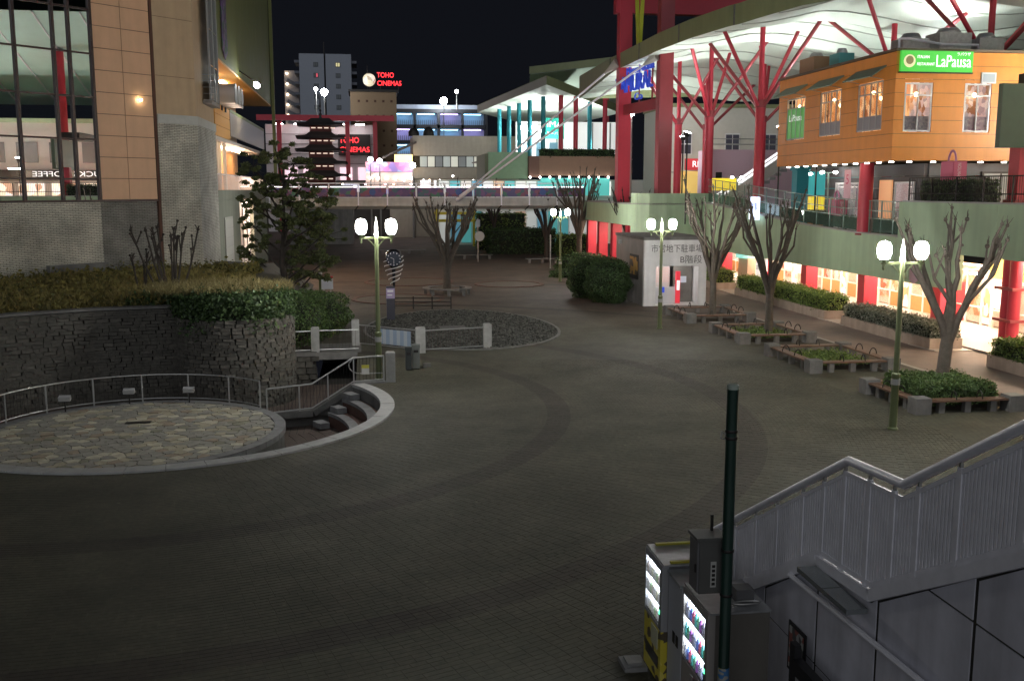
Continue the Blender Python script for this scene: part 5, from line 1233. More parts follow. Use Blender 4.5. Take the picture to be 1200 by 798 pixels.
for y in PYS:
    p = thing('red_pillar', {46.2:'crimson square pillar between silvery hedge and thick tree',53.9:'crimson pillar at the gap between the two long hedges',61.6:'crimson pillar behind the middle of the yellow-green hedge',69.3:'crimson pillar behind the dark bare tree',77.0:'crimson pillar beside the car park entrance'}[y], 'pillar', (28.6,y,.12), 'crimson arcade pillars')
    build(MB().box(28.2,29.0,y-.4,y+.4,.16,2.94), 'shaft', m_red, p); build(MB().box(28.14,29.06,y-.46,y+.46,.12,.155), 'base', m_conc_dark, p)
for k, y in enumerate(list(np.arange(44.5,82,2.55))): build(MB().box(29.3,29.7,y,y+.9,2.90,2.945), 'downlight', m_arclight, arc_b)
for y in np.arange(27,46,3.0): build(MB().box(28.6,29.3,y,y+.8,4.10,4.145), 'downlight', m_arclight, arc_b)
# shopfronts, bay by bay
m_frame = mat('shop_frame', (.75,.72,.66), .5); m_wood = mat('dado_wood', (.50,.24,.08), .5, var=.15, vs=5); m_white_poster = mat('shop_poster', (.85,.82,.78), .6, emit=(1,.93,.85), es=.55)
m_goods = patchmat('shop_goods', [(.75,.5,.3),(.9,.75,.6),(.5,.25,.12),(.85,.8,.75),(.6,.35,.15),(.7,.2,.12)], 3.2, es=.16, stretch=(1,1,.7))
m_shopglass = glass('shop_glass', (.95,.93,.9), .06)
edges = [24.0,31.0,38.5,42.4] + PYS + [84]
for b in range(len(edges)-1):
    y0, y1 = edges[b]+.45, edges[b+1]-.45; ztop = 2.6 if edges[b+1] < 46.3 else 2.93
    if ztop < 2.7: build(MB().box(31.0,31.3,edges[b],edges[b+1],2.62,4.14), 'yellow_wall', MATS['yellow_ceiling'], arc_b); build(MB().box(31.31,33.4,edges[b],edges[b+1],2.61,2.7), 'shop_ceiling', MATS['yellow_ceiling'], arc_b)
    build(MB().box(33.2,33.4,y0-.45,y1+.45,.12,ztop+.02), 'shop_back_wall', m_goods, arc_b)
    build(MB().box(31.6,33.1,y0+.3,y1-.3,ztop-.06,ztop-.01), 'shop_light', glow('shop_white',(1,.86,.70),15), arc_b)
    build(MB().box(31.5,33.2,y0-.45,y1+.45,.10,.14), 'shop_floor', PAVE_ARC, arc_b)
    for x_ in (y0-.45, y1+.41): build(MB().box(31.2,33.15,x_,x_+.04,.14,ztop), 'partition', MATS['warm_ceiling'], arc_b)
    n = max(2, round((y1-y0)/1.35)); w = (y1-y0)/n
    for i in range(n):
        ya, yb = y0+i*w, y0+(i+1)*w; kind = (i*7+b*3) % 5
        fr = MB().box(31.0,31.09,ya,ya+.07,.13,ztop-.02).box(31.0,31.09,yb-.07,yb,.13,ztop-.02).box(31.0,31.09,ya+.07,yb-.07,ztop-.14,ztop-.02).box(31.0,31.09,ya+.07,yb-.07,1.0,1.06)
        wd = build(fr, 'shop_window', m_frame, arc_b)
        if kind in (0,3): build(MB().box(31.03,31.06,ya+.075,yb-.075,.15,.99), 'dado', m_wood, wd)
        else: build(MB().box(31.04,31.05,ya+.075,yb-.075,.15,.99), 'pane', m_shopglass, wd)
        build(MB().box(31.04,31.05,ya+.075,yb-.075,1.065,ztop-.145), 'pane', m_shopglass, wd)
        if kind == 1: build(MB().box(31.02,31.028,ya+.15,yb-.15,1.12,min(2.4,ztop-.2)), 'poster', m_white_poster, wd)
        if kind == 4 and b % 2 == 0: build(MB().box(31.02,31.028,ya+.12,yb-.12,.2,2.2), 'red_door_panel', mat('door_red',(.6,.04,.05),.45), wd)
# twin red pipes by the bright window
tp = thing('twin_red_column', 'pair of round red pipes rising to the sage walkway', 'column', (28.2,40.4,.12))
for dx, dy in ((-.0,-.32),(.1,.32)): build(MB().tube([(28.2+dx,40.4+dy,.12),(28.2+dx,40.4+dy,4.09)], .27, 16), 'pipe', m_red, tp, True)
for z in (1.2,2.6): build(MB().box(27.85,28.55,39.75,41.05,z,z+.12), 'collar', m_reddk, tp)
# menu machines, notices, lamp in the arcade
vm3 = thing('arcade_vending_machine', 'white vending machine glowing under the arcade beside the red pipes', 'vending machine', (29.6, 37.6, .12))
build(MB().box(29.3,30.1,37.0,38.3,.12,2.0), 'cabinet', mat('vm_white',(.7,.7,.72),.4), vm3)
for k in range(3): build(MB().box(29.26,29.295,37.1,38.2,.8+k*.38,1.1+k*.38), 'display_row', patchmat('vm_rows',[(.9,.9,.95),(.6,.1,.2),(.2,.3,.7),(.9,.9,.9)],9,es=1.2), vm3)
wl2 = thing('arcade_wall_lamp', 'glowing round lamp on the yellow arcade ceiling', 'lamp', (27.6,44.6,3.7)); build(MB().sphere((27.6,44.6,3.85), .22, 12, 8), 'globe', glow('warm_globe',(1,.8,.45),45), wl2, True); build(MB().tube([(27.6,44.6,4.05),(27.6,44.6,4.15)], .08, 8), 'fitting', m_steel, wl2)
def banner5(x, y, z0, z1, w, label):
    b = thing('number_banner', label, 'banner', (x, y, z0), 'pink number banners')
    build(MB().plate([(x,y-w/2,z0+.18),(x,y,z0),(x,y+w/2,z0+.18),(x,y+w/2,z1),(x,y-w/2,z1)], .03, (1,0,0)), 'cloth', mat('banner_pink',(.72,.45,.52),.7), b)
    text('5', (z1-z0)*.45, mat('banner_mark',(.6,.06,.16),.6), b, (x-.012, y+.17, z0+(z1-z0)*.45), (0,-1,0), (0,0,1), .004); build(MB().tube([(x,y-w/2-.05,z1+.03),(x,y+w/2+.05,z1+.03)], .03, 6), 'rod', m_steel, b)
banner5(26.9,46.15,2.35,4.0,.8, 'pink banner numbered five hanging below the sage fascia')
banner5(27.3,54.4,6.35,8.1,.75, 'pink banner numbered five before the dark upper shop')
ts = thing('teal_awning_shop', 'small shop corner with a teal lit awning behind the dark bare tree', 'shop', (28.5,72.5,.12))
build(MB().tube([(28.6,72.3,1.9),(28.6,72.3,2.5)], .9, 16), 'awning', glow('teal_lit',(.15,.75,.65),.8), ts); build(MB().box(28.2,29.3,71.3,73.2,.12,1.85), 'counter', mat('counter_peach',(.7,.5,.35),.6), ts)
for k in range(2): 
    wb = thing('white_signboard', ['tall white signboard with dark writing by the teal awning', 'second white signboard with dark writing by the teal awning'][k], 'sign', (28.0,67.6+k*1.1,.12)); build(MB().box(27.95,28.05,67.2+k*1.1,68.0+k*1.1,.12,2.3), 'board', m_white_poster, wb)
    text('お買物' if k else '営業中', .42, MATS['print_black'], wb, (27.945,67.95+k*1.1,1.2), (0,-1,0), (0,0,1), .003, width=.65)

# ---- walkway railing with planting strip
wr_ = thing('walkway_railing', 'green glass and bar railing along the raised walkway', 'railing', (26.8, 58, 4.6))
gpane = glass('green_rail_glass', (.45,.62,.52), .10, ((.16,.25,.2), .45))
m_grail = mat('rail_green', (.22,.30,.26), .4, .3)
PL = [Vector((x+.35, y, z+.05)) for x, y, z in FP]
for a, b in zip(PL, PL[1:]):
    n = max(2, round((b-a).length/1.25))
    for i in range(n):
        p, q = a.lerp(b, i/n), a.lerp(b, (i+1)/n)
        build(MB().bar(p, p+Vector((0,0,1.75)), .06), 'post', m_grail, wr_)
        build(MB().plate([p+Vector((0,.04,.06)), q+Vector((0,-.04,.06)), q+Vector((0,-.04,.72)), p+Vector((0,.04,.72))], .012, (1,0,0)), 'glass_panel', gpane, wr_)
        for z in (.78,1.2,1.72): build(MB().bar(p+Vector((0,0,z)), q+Vector((0,0,z)), .045), 'rail', m_grail, wr_)
    bars = MB(); m_ = int((b-a).length/.16)
    for i in range(m_): p = a.lerp(b, (i+.5)/m_); bars.bar(p+Vector((0,0,.8)), p+Vector((0,0,1.7)), .016)
    o = build(bars, 'rail_bars', m_grail, wr_); o['kind'] = 'stuff'
t = thing('walkway_planting', 'dark leafy planting strip behind the walkway glass', 'plants', (27.8, 50, 4.6))
n = 5000; yy = rngF.uniform(43.5,60,n); xx = np.interp(yy,[43,53,58.5,63.5],[27.75,27.75,27.1,26.7]) + rngF.uniform(-.1,.35,n); P = np.stack([xx,yy,np.interp(yy,[43,53,60],[4.6,4.68,5.05])+rngF.uniform(0,.75,n)],1)
quads('leaves', leafquads(P, np.tile((-.5,0,.8),(n,1)), .085, rngF, .6), lf_dark, t)
ur = thing('upper_railing', 'dark bar railing with a hedge on the higher sage wall', 'railing', (26.6, 36, 6.45))
for z in (.35,1.1): build(MB().tube([(26.5,24,6.45+z),(26.5,46.3,6.45+z)], .03, 6), 'rail', m_iron, ur)
for k in range(12): build(MB().bar((26.5,24.3+k*2,6.45),(26.5,24.3+k*2,7.55),.06), 'post', m_iron, ur)
bars = MB()
for k in range(150): bars.bar((26.5,24.3+k*.146,6.5),(26.5,24.3+k*.146,7.55),.018)
o = build(bars, 'rail_bars', m_iron, ur); o['kind'] = 'stuff'
t = thing('upper_hedge', 'dark hedge behind the bar railing on the higher wall', 'hedge', (27.3,43,6.4)); box_hedge(t, 26.8,27.5,40.6,45.8,6.3,7.4,2600,lf_dark,.07)
def shopping_bag(x, y, z, label, txt):
    b = thing('bag_sculpture', label, 'sculpture', (x, y, z), 'pink shopping bag sculptures'); m_bag = mat('bag_pink',(.62,.10,.20),.45); m_lp = mat('bag_side',(.72,.16,.26),.45)
    build(MB().box(x-.35,x+.35,y-.5,y+.5,z,z+1.25), 'bag_body', m_bag, b)
    build(MB().tube([(x-.1,y+.3*math.cos(t),z+1.25+.5*math.sin(t)) for t in np.linspace(0,math.pi,9)], .05, 8), 'handle', mat('bag_handle',(.62,.25,.4),.5), b, True)
    build(MB().box(x-.3,x+.3,y-.512,y-.502,z+.03,z+1.22), 'bag_gusset', m_lp, b)
    text(txt, .24, mat('bag_print',(.85,.75,.78),.6), b, (x+.1,y-.514,z+.1), (0,0,1), (-1,0,0), .003, width=1.05)
shopping_bag(27.5,55.8,5.15, 'pink shopping-bag sculpture standing on the lower walkway', 'WELCOME')
shopping_bag(27.6,44.4,7.05, 'dark pink shopping-bag sculpture above the higher hedge', 'INFORMATION')

# ---- restaurant above the walkway
lp_ = thing('restaurant_building', 'orange-clad restaurant box standing over the upper walkway', 'building', (33, 54, 4.5))
m_cl = mat('orange_cladding', (.76,.27,.04), .5, var=.05, vs=1.5, stain=.1); m_cl_side = m_cl
build(MB().box(27.0,42,48.3,61.38,8.44,13.62), 'core', m_gjoint, lp_); build(MB().box(26.12,27,47.42,61.38,8.44,9.0), 'floor_plate', m_wood, lp_); build(MB().box(26.12,42,47.42,48.29,13.3,13.6), 'inner_ceiling', MATS['warm_ceiling'], lp_); build(MB().box(26.12,26.99,48.3,61.38,13.3,13.6), 'inner_ceiling', MATS['warm_ceiling'], lp_); build(MB().box(27,42,47.42,48.29,8.44,9.0), 'floor_plate', m_wood, lp_)
nrow = 8; hh = (13.72-8.42)/nrow
wins_side = [(57.6,60.2),(53.0,55.6),(48.5,51.1)]; wz = (10.0,12.45)
wins_front = [(26.55,28.0),(29.75,31.15)]; wzf = (9.85,12.2)
def clad(face, lo, hi, wins, wz_):
    for r_ in range(nrow):
        z0, z1 = 8.42+r_*hh, 8.42+(r_+1)*hh-.02; cuts = [lo]
        inside = z1 > wz_[0]-.03 and z0 < wz_[1]+.03
        spans = []
        if inside:
            c = lo
            for a, b in sorted(wins): spans.append((c, a-.03)); c = b+.03
            spans.append((c, hi))
        else: spans = [(lo, hi)]
        for a, b in spans:
            if b-a < .05: continue
            if face == 'side': build(MB().box(26.0,26.11,a,b,z0,z1), 'cladding_board', m_cl, lp_); build(MB().box(26.03,26.1,a,b,z1,z1+.02), 'joint_strip', m_gjoint, lp_)
            else: build(MB().box(a,b,47.3,47.41,z0,z1), 'cladding_board', m_cl, lp_); build(MB().box(a,b,47.33,47.4,z1,z1+.02), 'joint_strip', m_gjoint, lp_)
        if inside and (z0 < wz_[0]-.03 or z1 > wz_[1]+.03):      # short pieces above and below a window
            for a, b in wins:
                for q0, q1 in ((z0, min(z1, wz_[0]-.03)), (max(z0, wz_[1]+.03), z1)):
                    if q1-q0 > .05:
                        if face == 'side': build(MB().box(26.0,26.11,a-.028,b+.028,q0,q1), 'cladding_board', m_cl, lp_)
                        else: build(MB().box(a-.028,b+.028,47.3,47.41,q0,q1), 'cladding_board', m_cl, lp_)
clad('side', 47.3, 61.4, wins_side, wz); clad('front', 26.115, 42, wins_front, wzf)
m_wf = mat('window_white', (.75,.75,.74), .4); m_rest = patchmat('restaurant_inside', [(.9,.55,.22),(.75,.35,.12),(.95,.75,.45),(.35,.16,.07),(.9,.6,.3),(.6,.3,.12)], 4.5, es=.8, stretch=(1,1,.45)); m_restf = patchmat('restaurant_inside_pale',[(.7,.6,.62),(.45,.40,.44),(.8,.75,.75),(.35,.18,.1),(.55,.5,.55),(.6,.4,.3)],6.0,es=.5,stretch=(1,1,.6))
m_lowglass = mat('frosted_strip', (.28,.26,.27), .3)
for k, (a, b) in enumerate(wins_side):
    w = build(MB().box(26.02,26.1,a,a+.08,*wz).box(26.02,26.1,b-.08,b,*wz).box(26.02,26.1,a+.08,b-.08,wz[0],wz[0]+.08).box(26.02,26.1,a+.08,b-.08,wz[1]-.08,wz[1]).box(26.02,26.1,a+.08,b-.08,wz[1]-.62,wz[1]-.56), 'window', mat('window_grey',(.38,.36,.35),.4), lp_)
    for i in range(1,4): y = a+(b-a)*i/4; build(MB().box(26.03,26.09,y-.03,y+.03,wz[0]+.08,wz[1]-.08), 'glazing_bar', MATS['window_grey'], w)
    if k == 0:
        build(MB().box(26.05,26.06,a+.08,b-.08,wz[0]+.08,wz[1]-.62), 'green_film', mat('film_green',(.08,.32,.06),.4,emit=(.08,.4,.06),es=.25), w)
        text('LaPausa', .55, mat('film_white',(.8,.8,.8),.5,emit=(1,1,1),es=.4), lp_, (26.045,b-.25,11.0), (0,-1,0), (0,0,1), .002, width=1.8)
    else:
        build(MB().box(26.05,26.055,a+.08,b-.08,wz[0]+.75,wz[1]-.08), 'pane', m_shopglass, w); build(MB().box(26.05,26.06,a+.08,b-.08,wz[0]+.08,wz[0]+.745), 'frosted_pane', m_lowglass, w)
    build(MB().box(26.95,26.99,a-.9,b+.9,wz[0]-.9,wz[1]+.8), 'lit_inside', m_rest, w)
    for q in range(3): build(MB().sphere((26.55,a+.35+q*.8,12.0-.35*(q%2)), .10, 8, 6), 'pendant_lamp', glow('pendant_warm',(1,.75,.4),22), w); build(MB().tube([(26.55,a+.35+q*.8,12.1-.35*(q%2)),(26.55,a+.35+q*.8,13.3)], .012, 5), 'pendant_cord', m_iron, w)
    aw = build(MB().plate([(26.0,a-.25,13.15),(26.0,b+.25,13.15),(25.2,b+.25,12.62),(25.2,a-.25,12.62)], .06, (.55,0,-.83)), 'awning', mat('awning_green',(.20,.27,.20),.6,var=.1), lp_)
    for y in (a+.1,b-.1): build(MB().tube([(26.0,y,12.5),(25.25,y,12.63)], .018, 5), 'awning_strut', m_steel, aw)
for a, b in wins_front:
    mid = (a+b)/2
    w = build(MB().box(a,a+.07,47.32,47.4,*wzf).box(b-.07,b,47.32,47.4,*wzf).box(a+.07,b-.07,47.32,47.4,wzf[0],wzf[0]+.07).box(a+.07,b-.07,47.32,47.4,wzf[1]-.07,wzf[1]).box(mid-.03,mid+.03,47.32,47.4,wzf[0]+.07,wzf[1]-.07).box(a+.07,mid-.03,47.32,47.4,wzf[1]-.62,wzf[1]-.55).box(mid+.03,b-.07,47.32,47.4,wzf[1]-.62,wzf[1]-.55), 'window', m_wf, lp_)
    build(MB().box(max(26.25,a-.7),b+.7,48.25,48.29,wzf[0]-.8,wzf[1]+1.0), 'lit_inside', m_restf, w); build(MB().box(a+.08,b-.08,47.43,47.45,wzf[0]+.06,wzf[0]+.75), 'patterned_film', patchmat('film_print',[(.5,.48,.6),(.4,.38,.5),(.6,.58,.66)],9), w); build(MB().sphere((mid+.2,47.9,11.7), .11, 8, 6), 'pendant_lamp', glow('pendant_warm',(1,.75,.4),22), w); build(MB().box(a+.07,b-.07,47.345,47.35,wzf[0]+.07,wzf[1]-.07), 'pane', m_shopglass, w)
vb = build(MB().box(30.55,31.35,47.25,47.299,12.22,12.75), 'vent_window', m_wf, lp_); build(MB().box(30.63,31.27,47.24,47.249,12.29,12.68), 'pane', mat('vent_glass',(.4,.45,.47),.3), vb)
build(MB().box(25.95,42,47.25,61.45,13.73,13.85), 'parapet_cap', mat('cap_dark',(.12,.08,.05),.6), lp_)
for k in range(11): build(MB().lathe([(.12,0),(.12,.05)], (26.4,48.0+k*1.25,8.34), 10), 'soffit_lamp', glow('soffit_white',(1,.95,.85),16), lp_)
for k in range(8): build(MB().lathe([(.12,0),(.12,.05)], (27.2+k*1.3,47.7,8.34), 10), 'soffit_lamp', glow('soffit_white',(1,.95,.85),16), lp_)
# shop floor under the restaurant
m_slate = mat('slate_panel', (.06,.062,.068), .5, var=.12, vs=2)
for r_ in range(6): build(MB().box(28.4,28.6,48.3,59.5,4.5+r_*.64,5.12+r_*.64), 'slate_board', m_slate, lp_)
for r_ in range(6): build(MB().box(28.61,36,48.2,48.4,4.5+r_*.64,5.12+r_*.64), 'slate_board', m_slate, lp_)
def upper_win(y0, y1, kind):
    w = build(MB().box(28.3,28.39,y0,y0+.08,4.55,7.4).box(28.3,28.39,y1-.08,y1,4.55,7.4).box(28.3,28.39,y0+.08,y1-.08,7.32,7.4).box(28.3,28.39,y0+.08,y1-.08,5.9,5.96), 'window', m_wf, lp_)
    build(MB().box(28.37,28.395,y0+.05,y1-.05,4.6,7.35), 'lit_inside', patchmat('upper_inside',[(.75,.75,.8),(.4,.4,.45),(.65,.6,.62),(.2,.2,.24)],1.2,es=.45,stretch=(1,1,.4)), w); build(MB().box(28.33,28.34,y0+.08,y1-.08,4.56,7.31), 'pane', m_shopglass, w)
for a, b in ((56.6,57.9),(55.0,56.2),(49.0,51.0)): upper_win(a, b, 0)
build(MB().box(28.3,28.39,51.3,52.6,5.4,7.5), 'orange_shade', mat('shade_orange',(.75,.38,.16),.6,emit=(1,.5,.25),es=.35), lp_)
build(MB().box(29.0,30.3,48.1,48.19,4.6,7.4), 'white_door', mat('door_pale',(.65,.63,.7),.5), lp_)
w = build(MB().box(31.5,34.6,48.1,48.19,5.9,7.9), 'window', m_iron, lp_)
for k in range(3): build(MB().box(31.6+k*1.0,32.5+k*1.0,48.08,48.098,6.0,7.8), 'pane', mat('grey_blind',(.35,.37,.36),.4), w)
rc = thing('round_red_column', 'round crimson column under the restaurant corner', 'column', (27.3,52.2,4.5)); build(MB().tube([(27.3,52.2,4.5),(27.3,52.2,8.41)], .38, 20), 'shaft', m_red, rc, True); build(MB().tube([(27.3,52.2,4.5),(27.3,52.2,4.6)], .46, 20), 'base', m_reddk, rc)
rs = thing('restaurant_sign', 'bright green restaurant sign with white lettering on the orange front', 'sign', (28,47.1,12.7))
build(MB().box(26.15,29.95,47.12,47.29,12.72,13.72), 'panel', mat('sign_green',(.06,.42,.05),.4,emit=(.07,.55,.06),es=.55), rs); build(MB().box(26.1,30.0,47.14,47.285,12.66,12.715), 'frame', m_iron, rs)
lw = mat('letter_white',(.85,.85,.85),.4,emit=(1,1,1),es=.8)
text('LaPausa', .82, lw, rs, (27.95,47.11,12.80), (1,0,0), (0,0,1), .01, width=1.85); text('ラパウザ', .19, lw, rs, (29.05,47.11,13.48), (1,0,0), (0,0,1), .006, width=.72)
text('ITALIAN', .20, lw, rs, (26.98,47.11,13.32), (1,0,0), (0,0,1), .006, width=.62); text('RESTAURANT', .20, lw, rs, (26.98,47.11,12.98), (1,0,0), (0,0,1), .006, width=.92)
build(MB().tube([(26.58,47.115,13.22),(26.58,47.10,13.22)], .31, 20), 'roundel', mat('roundel_cream',(.7,.68,.4),.5,emit=(.8,.8,.5),es=.4), rs); build(MB().tube([(26.58,47.099,13.26),(26.58,47.09,13.26)], .2, 14), 'roundel_plate', mat('roundel_dish',(.35,.3,.12),.5), rs)
# gear on the restaurant roof
for k, (x, y, w, d, h, lab) in enumerate(((28.2,50,1.5,1.2,.8,'grey roof fan unit behind the green sign'),(30.6,50.5,1.8,1.4,1.2,'large round-topped roof vent over the restaurant'),(26.9,55,.9,1.2,.7,'small teal roof unit above the awnings'),(27.0,58.5,1.2,2.0,.9,'brown boxed roof unit at the far end of the restaurant'),(32.4,50,1.4,1.2,.9,'pale roof unit next to the large vent'))):
    t = thing('roof_unit', lab, 'roof unit', (x,y,13.86), 'units on the restaurant roof'); m_u = [m_zinc, m_zinc, mat('unit_teal',(.08,.3,.3),.5), mat('unit_brown',(.3,.17,.09),.6), m_zinc][k]
    build(MB().box(x-w/2,x+w/2,y-d/2,y+d/2,13.96,13.86+h), 'casing', m_u, t); build(MB().lathe([(w*.32,0),(w*.34,.12),(w*.25,.3)], (x,y,13.86+h), 14), 'fan_cowl', m_zinc, t, True); build(MB().box(x-w*.4,x+w*.4,y-d*.4,y+d*.4,13.85,13.96), 'feet', m_iron, t)
t = thing('pipe_run', 'bent white pipe running along the restaurant roof', 'pipe', (28.5,48.5,13.86)); build(MB().tube([(26.8,48.6,13.95),(26.8,48.6,14.5),(27.4,48.6,14.5),(29.5,49.2,14.35),(31.5,49.2,14.35),(31.5,49.2,13.95)], .07, 8), 'pipe', m_rail, t, True)
gbd = thing('green_board', 'large plain dark-green board on a red column by the restaurant', 'board', (28.0,40.2,8.7))
build(MB().box(26.62,34,39.6,39.9,8.75,11.4), 'panel', mat('board_green',(.10,.135,.09),.6,var=.08), gbd); build(MB().box(28.6,34,39.9,41.5,11.42,12.0), 'roof_gear', m_iron, gbd)
rcl = thing('square_red_column', 'square red column carrying the dark-green board', 'column', (28.2,40.3,6.4)); build(MB().box(27.85,28.55,39.95,40.65,4.36,8.9), 'shaft', m_red, rcl); build(MB().box(27.75,28.65,39.92,40.75,6.40,6.55), 'collar', m_reddk, rcl)

# ---- big canopy on tree-like columns
m_soffit = mat('canopy_white', (.70,.79,.70), .5, var=.04, vs=.4); m_edge = mat('canopy_olive', (.23,.26,.13), .55, var=.1, vs=.6, stain=.12)
def xl(y): return float(np.interp(y, [46.5,48,50,52.7,55,58,61,66,72,86,100], [46,39,33,27,24.6,23.4,22.4,21.6,21.2,21.1,21.4]))
def under(x, y):
    e = max(0.0, min(1, (x-xl(y))/5.0)); r = 1.25*abs(math.sin(math.pi*(y-70.5)/9.0))**.8
    return 16.9 + e*(r*.6 + .5*math.sin((x-24)*.35)) - max(0, y-84)*.06 + max(0, 60-y)*.06
cp_ = thing('walkway_canopy', 'huge white-bellied canopy with an olive rim on red tree columns', 'canopy', (32, 72, 4.5))
ys = list(np.concatenate([np.linspace(46.6,60,26), np.linspace(61,100,66)])); nx_ = 26; ug, tg = MB(), MB()
for y in ys:
    for i in range(nx_+1):
        x = xl(y) + (50-xl(y))*(i/nx_)**1.2; z = under(x, y); ug.v.append((x,y,z)); tg.v.append((x,y,max(18.1+.02*(x-21), z+.15) + max(0,60-y)*.06))
for j in range(len(ys)-1):
    for i in range(nx_):
        a = j*(nx_+1)+i; ug.f.append((a,a+nx_+1,a+nx_+2,a+1)); tg.f.append((a,a+1,a+nx_+2,a+nx_+1))
build(ug, 'soffit', m_soffit, cp_); build(tg, 'roof_skin', m_edge, cp_)
eg = MB(); k = nx_+1
for j in range(len(ys)-1):
    a, b = j*k, (j+1)*k; o = len(eg.v); d = Vector((-.04,0,0)); eg.v += [tuple(Vector(ug.v[a])+d), tuple(Vector(ug.v[b])+d), tuple(Vector(tg.v[b])+d), tuple(Vector(tg.v[a])+d)]; eg.f.append((o,o+1,o+2,o+3))
o = len(eg.v); a, b = (len(ys)-1)*k, (len(ys)-1)*k+k-1; eg.v += [ug.v[a],ug.v[b],tg.v[b],tg.v[a]]; eg.f.append((o,o+1,o+2,o+3))
build(eg, 'rim', m_edge, cp_)
for y in np.arange(57,99,3.0):
    sm = MB(); xs = np.linspace(xl(y)+.1, 48, 16)
    sm.tube([(x, y, under(x,y)-.03) for x in xs], .035, 4); build(sm, 'soffit_seam', mat('seam_grey',(.45,.48,.44),.6), cp_)
for k2, y in enumerate((60.5,68,77,86)): 
    x = xl(y); build(MB().bar((x-.06,y,under(x,y)),(x-.06,y,18.1),.06,.12,(0,1,0)), 'rim_joint', m_conc_dark, cp_)
def tree_column(x, y, label, zb=4.5, fork=12.6, top=None, arms=4, r=.31, seed=0):
    t = thing('tree_column', label, 'column', (x,y,zb), 'red tree columns'); 
    build(MB().tube([(x,y,zb),(x,y,fork)], r, 18), 'trunk', m_red, t, True); build(MB().tube([(x,y,fork-.15),(x,y,fork+.35)], r*1.15, 18), 'node', m_reddk, t, True)
    tz = under(x,y) if top is None else top
    build(MB().tube([(x,y,fork+.3),(x,y,tz)], r*.55, 12), 'mast', m_red, t, True)
    for k in range(arms):
        a = 2*math.pi*k/arms + .4 + seed; L = 4.3; e = (x+L*math.cos(a), y+L*math.sin(a)); z1 = under(max(e[0], xl(e[1])+.3), e[1]) if top is None else top
        build(MB().tube([(x+.3*math.cos(a),y+.3*math.sin(a),fork),(e[0],e[1],z1)], r*.42, 10), 'branch', m_reddk if k % 2 else m_red, t, True)
tree_column(26.6,66.0, 'red tree column closest to the restaurant corner', seed=.2)
tree_column(26.3,75.2, 'red tree column rising behind the railing lamp', seed=.5)
tree_column(26.6,84.0, 'red tree column third along the walkway', seed=.1)
tree_column(31.5,91, 'red tree column deep under the far end of the canopy', seed=.9)
tree_column(32.5,80, 'slim red tree column under the middle of the canopy', r=.3, seed=.7)
tree_column(33.0,60.5, 'red tree column standing behind the restaurant roof', fork=14.6, seed=.3)
tree_column(34.0,52.0, 'red tree column branching over the right end of the restaurant', fork=14.0, seed=.0)
# flood lamps under the canopy
def flood(x, y, z, label, energy, aim=(0,0,1), size=R(105), spot=True, es=260):
    t = thing('flood_lamp', label, 'floodlight', (x,y,z), 'white flood lamps'); a = Vector(aim).normalized()
    build(MB().tube([Vector((x,y,z))-a*.28, Vector((x,y,z))], [.16,.28], 14), 'housing', m_iron, t, True); build(MB().tube([Vector((x,y,z))+a*.005, Vector((x,y,z))+a*.04], .25, 14), 'lens', glow('flood_lens',(.97,1,.97),es), t)
    if spot:
        ld = bpy.data.lights.new('flood_light','SPOT'); ld.energy = energy; ld.spot_size = size; ld.spot_blend = .6; ld.shadow_soft_size = .25; ld.color = (.96,1,.95)
        lo = bpy.data.objects.new('flood_light', ld); COL.objects.link(lo); lo.parent = t; lo.location = a*.06; lo.rotation_euler = (-a).to_track_quat('Z','Y').to_euler()
    return t
for x, y, z, e, lab in ((23.0,70.5,11.0,1350,'white flood lamp beside the portal frame lighting the canopy'),(25.6,79.5,11.2,1350,'white flood lamp low between the red tree columns'),(30.0,70.5,11.5,1500,'white flood lamp hidden behind the tree column branches'),
                      (24.0,90,11.0,7000,'added flood lamp at the far end of the canopy, lighting the cream hall'),(34.5,56.5,14.6,1100,'white flood lamp behind the restaurant roof gear'),(29.5,63.2,12.6,1100,'white flood lamp behind the restaurant side wall'),(38.0,64.0,12.0,1500,'white flood lamp deep behind the restaurant')):  # far-end lamp is added to brighten the cream hall
    t = flood(x, y, z, lab, e, (.5,1,.25) if y == 90 else (.0,.05,1) if x > 24.5 else (.35,0,1)); build(MB().tube([(x,y,z-.3),(x,y,4.5 if z < 13 else 13.86)], .06, 8), 'mast', m_iron, t)

# ---- the shops opposite the glass corner (they show as its reflection)
osb = thing('coffee_shop_block', 'white two-storey coffee shop row mirrored in the glass corner', 'building', (38,34,4.5))
build(MB().box(36,46,16,45.5,4.4,4.6), 'deck', MATS['deck_floor'], osb); build(MB().box(40,46,16,45.5,4.6,13.5), 'wall', mat('row_white',(.72,.72,.7),.6,var=.05), osb)
for k in range(9): build(MB().box(39.9,39.99,17+k*3.1,19.4+k*3.1,4.7,7.6), 'lit_window', patchmat('row_lit',[(.9,.75,.55),(.95,.85,.7),(.5,.3,.2),(.9,.8,.75)],1.5,es=1.1), osb)
for k in range(9): build(MB().box(39.9,39.99,17+k*3.1,19.0+k*3.1,9.6,11.6), 'window', m_vm_dark, osb)
build(MB().box(39.6,39.99,16,45.5,8.0,8.9), 'sign_band', m_iron, osb)
text('STARBUCKS COFFEE', .75, lw, osb, (39.58,43.5,8.1), (0,-1,0), (0,0,1), .02, width=9.5)
for k in range(6): build(MB().box(37.5,38.2,18+k*4.8,19.2+k*4.8,8.95,9.02), 'downlight', m_arclight, osb)
build(MB().box(39.6,46,16,45.5,13.52,13.9), 'roof_slab', m_fascia, osb)
rcn = thing('row_canopy', 'white canopy over the coffee shop row, mirrored in the glass corner', 'canopy', (40,32,13.9))
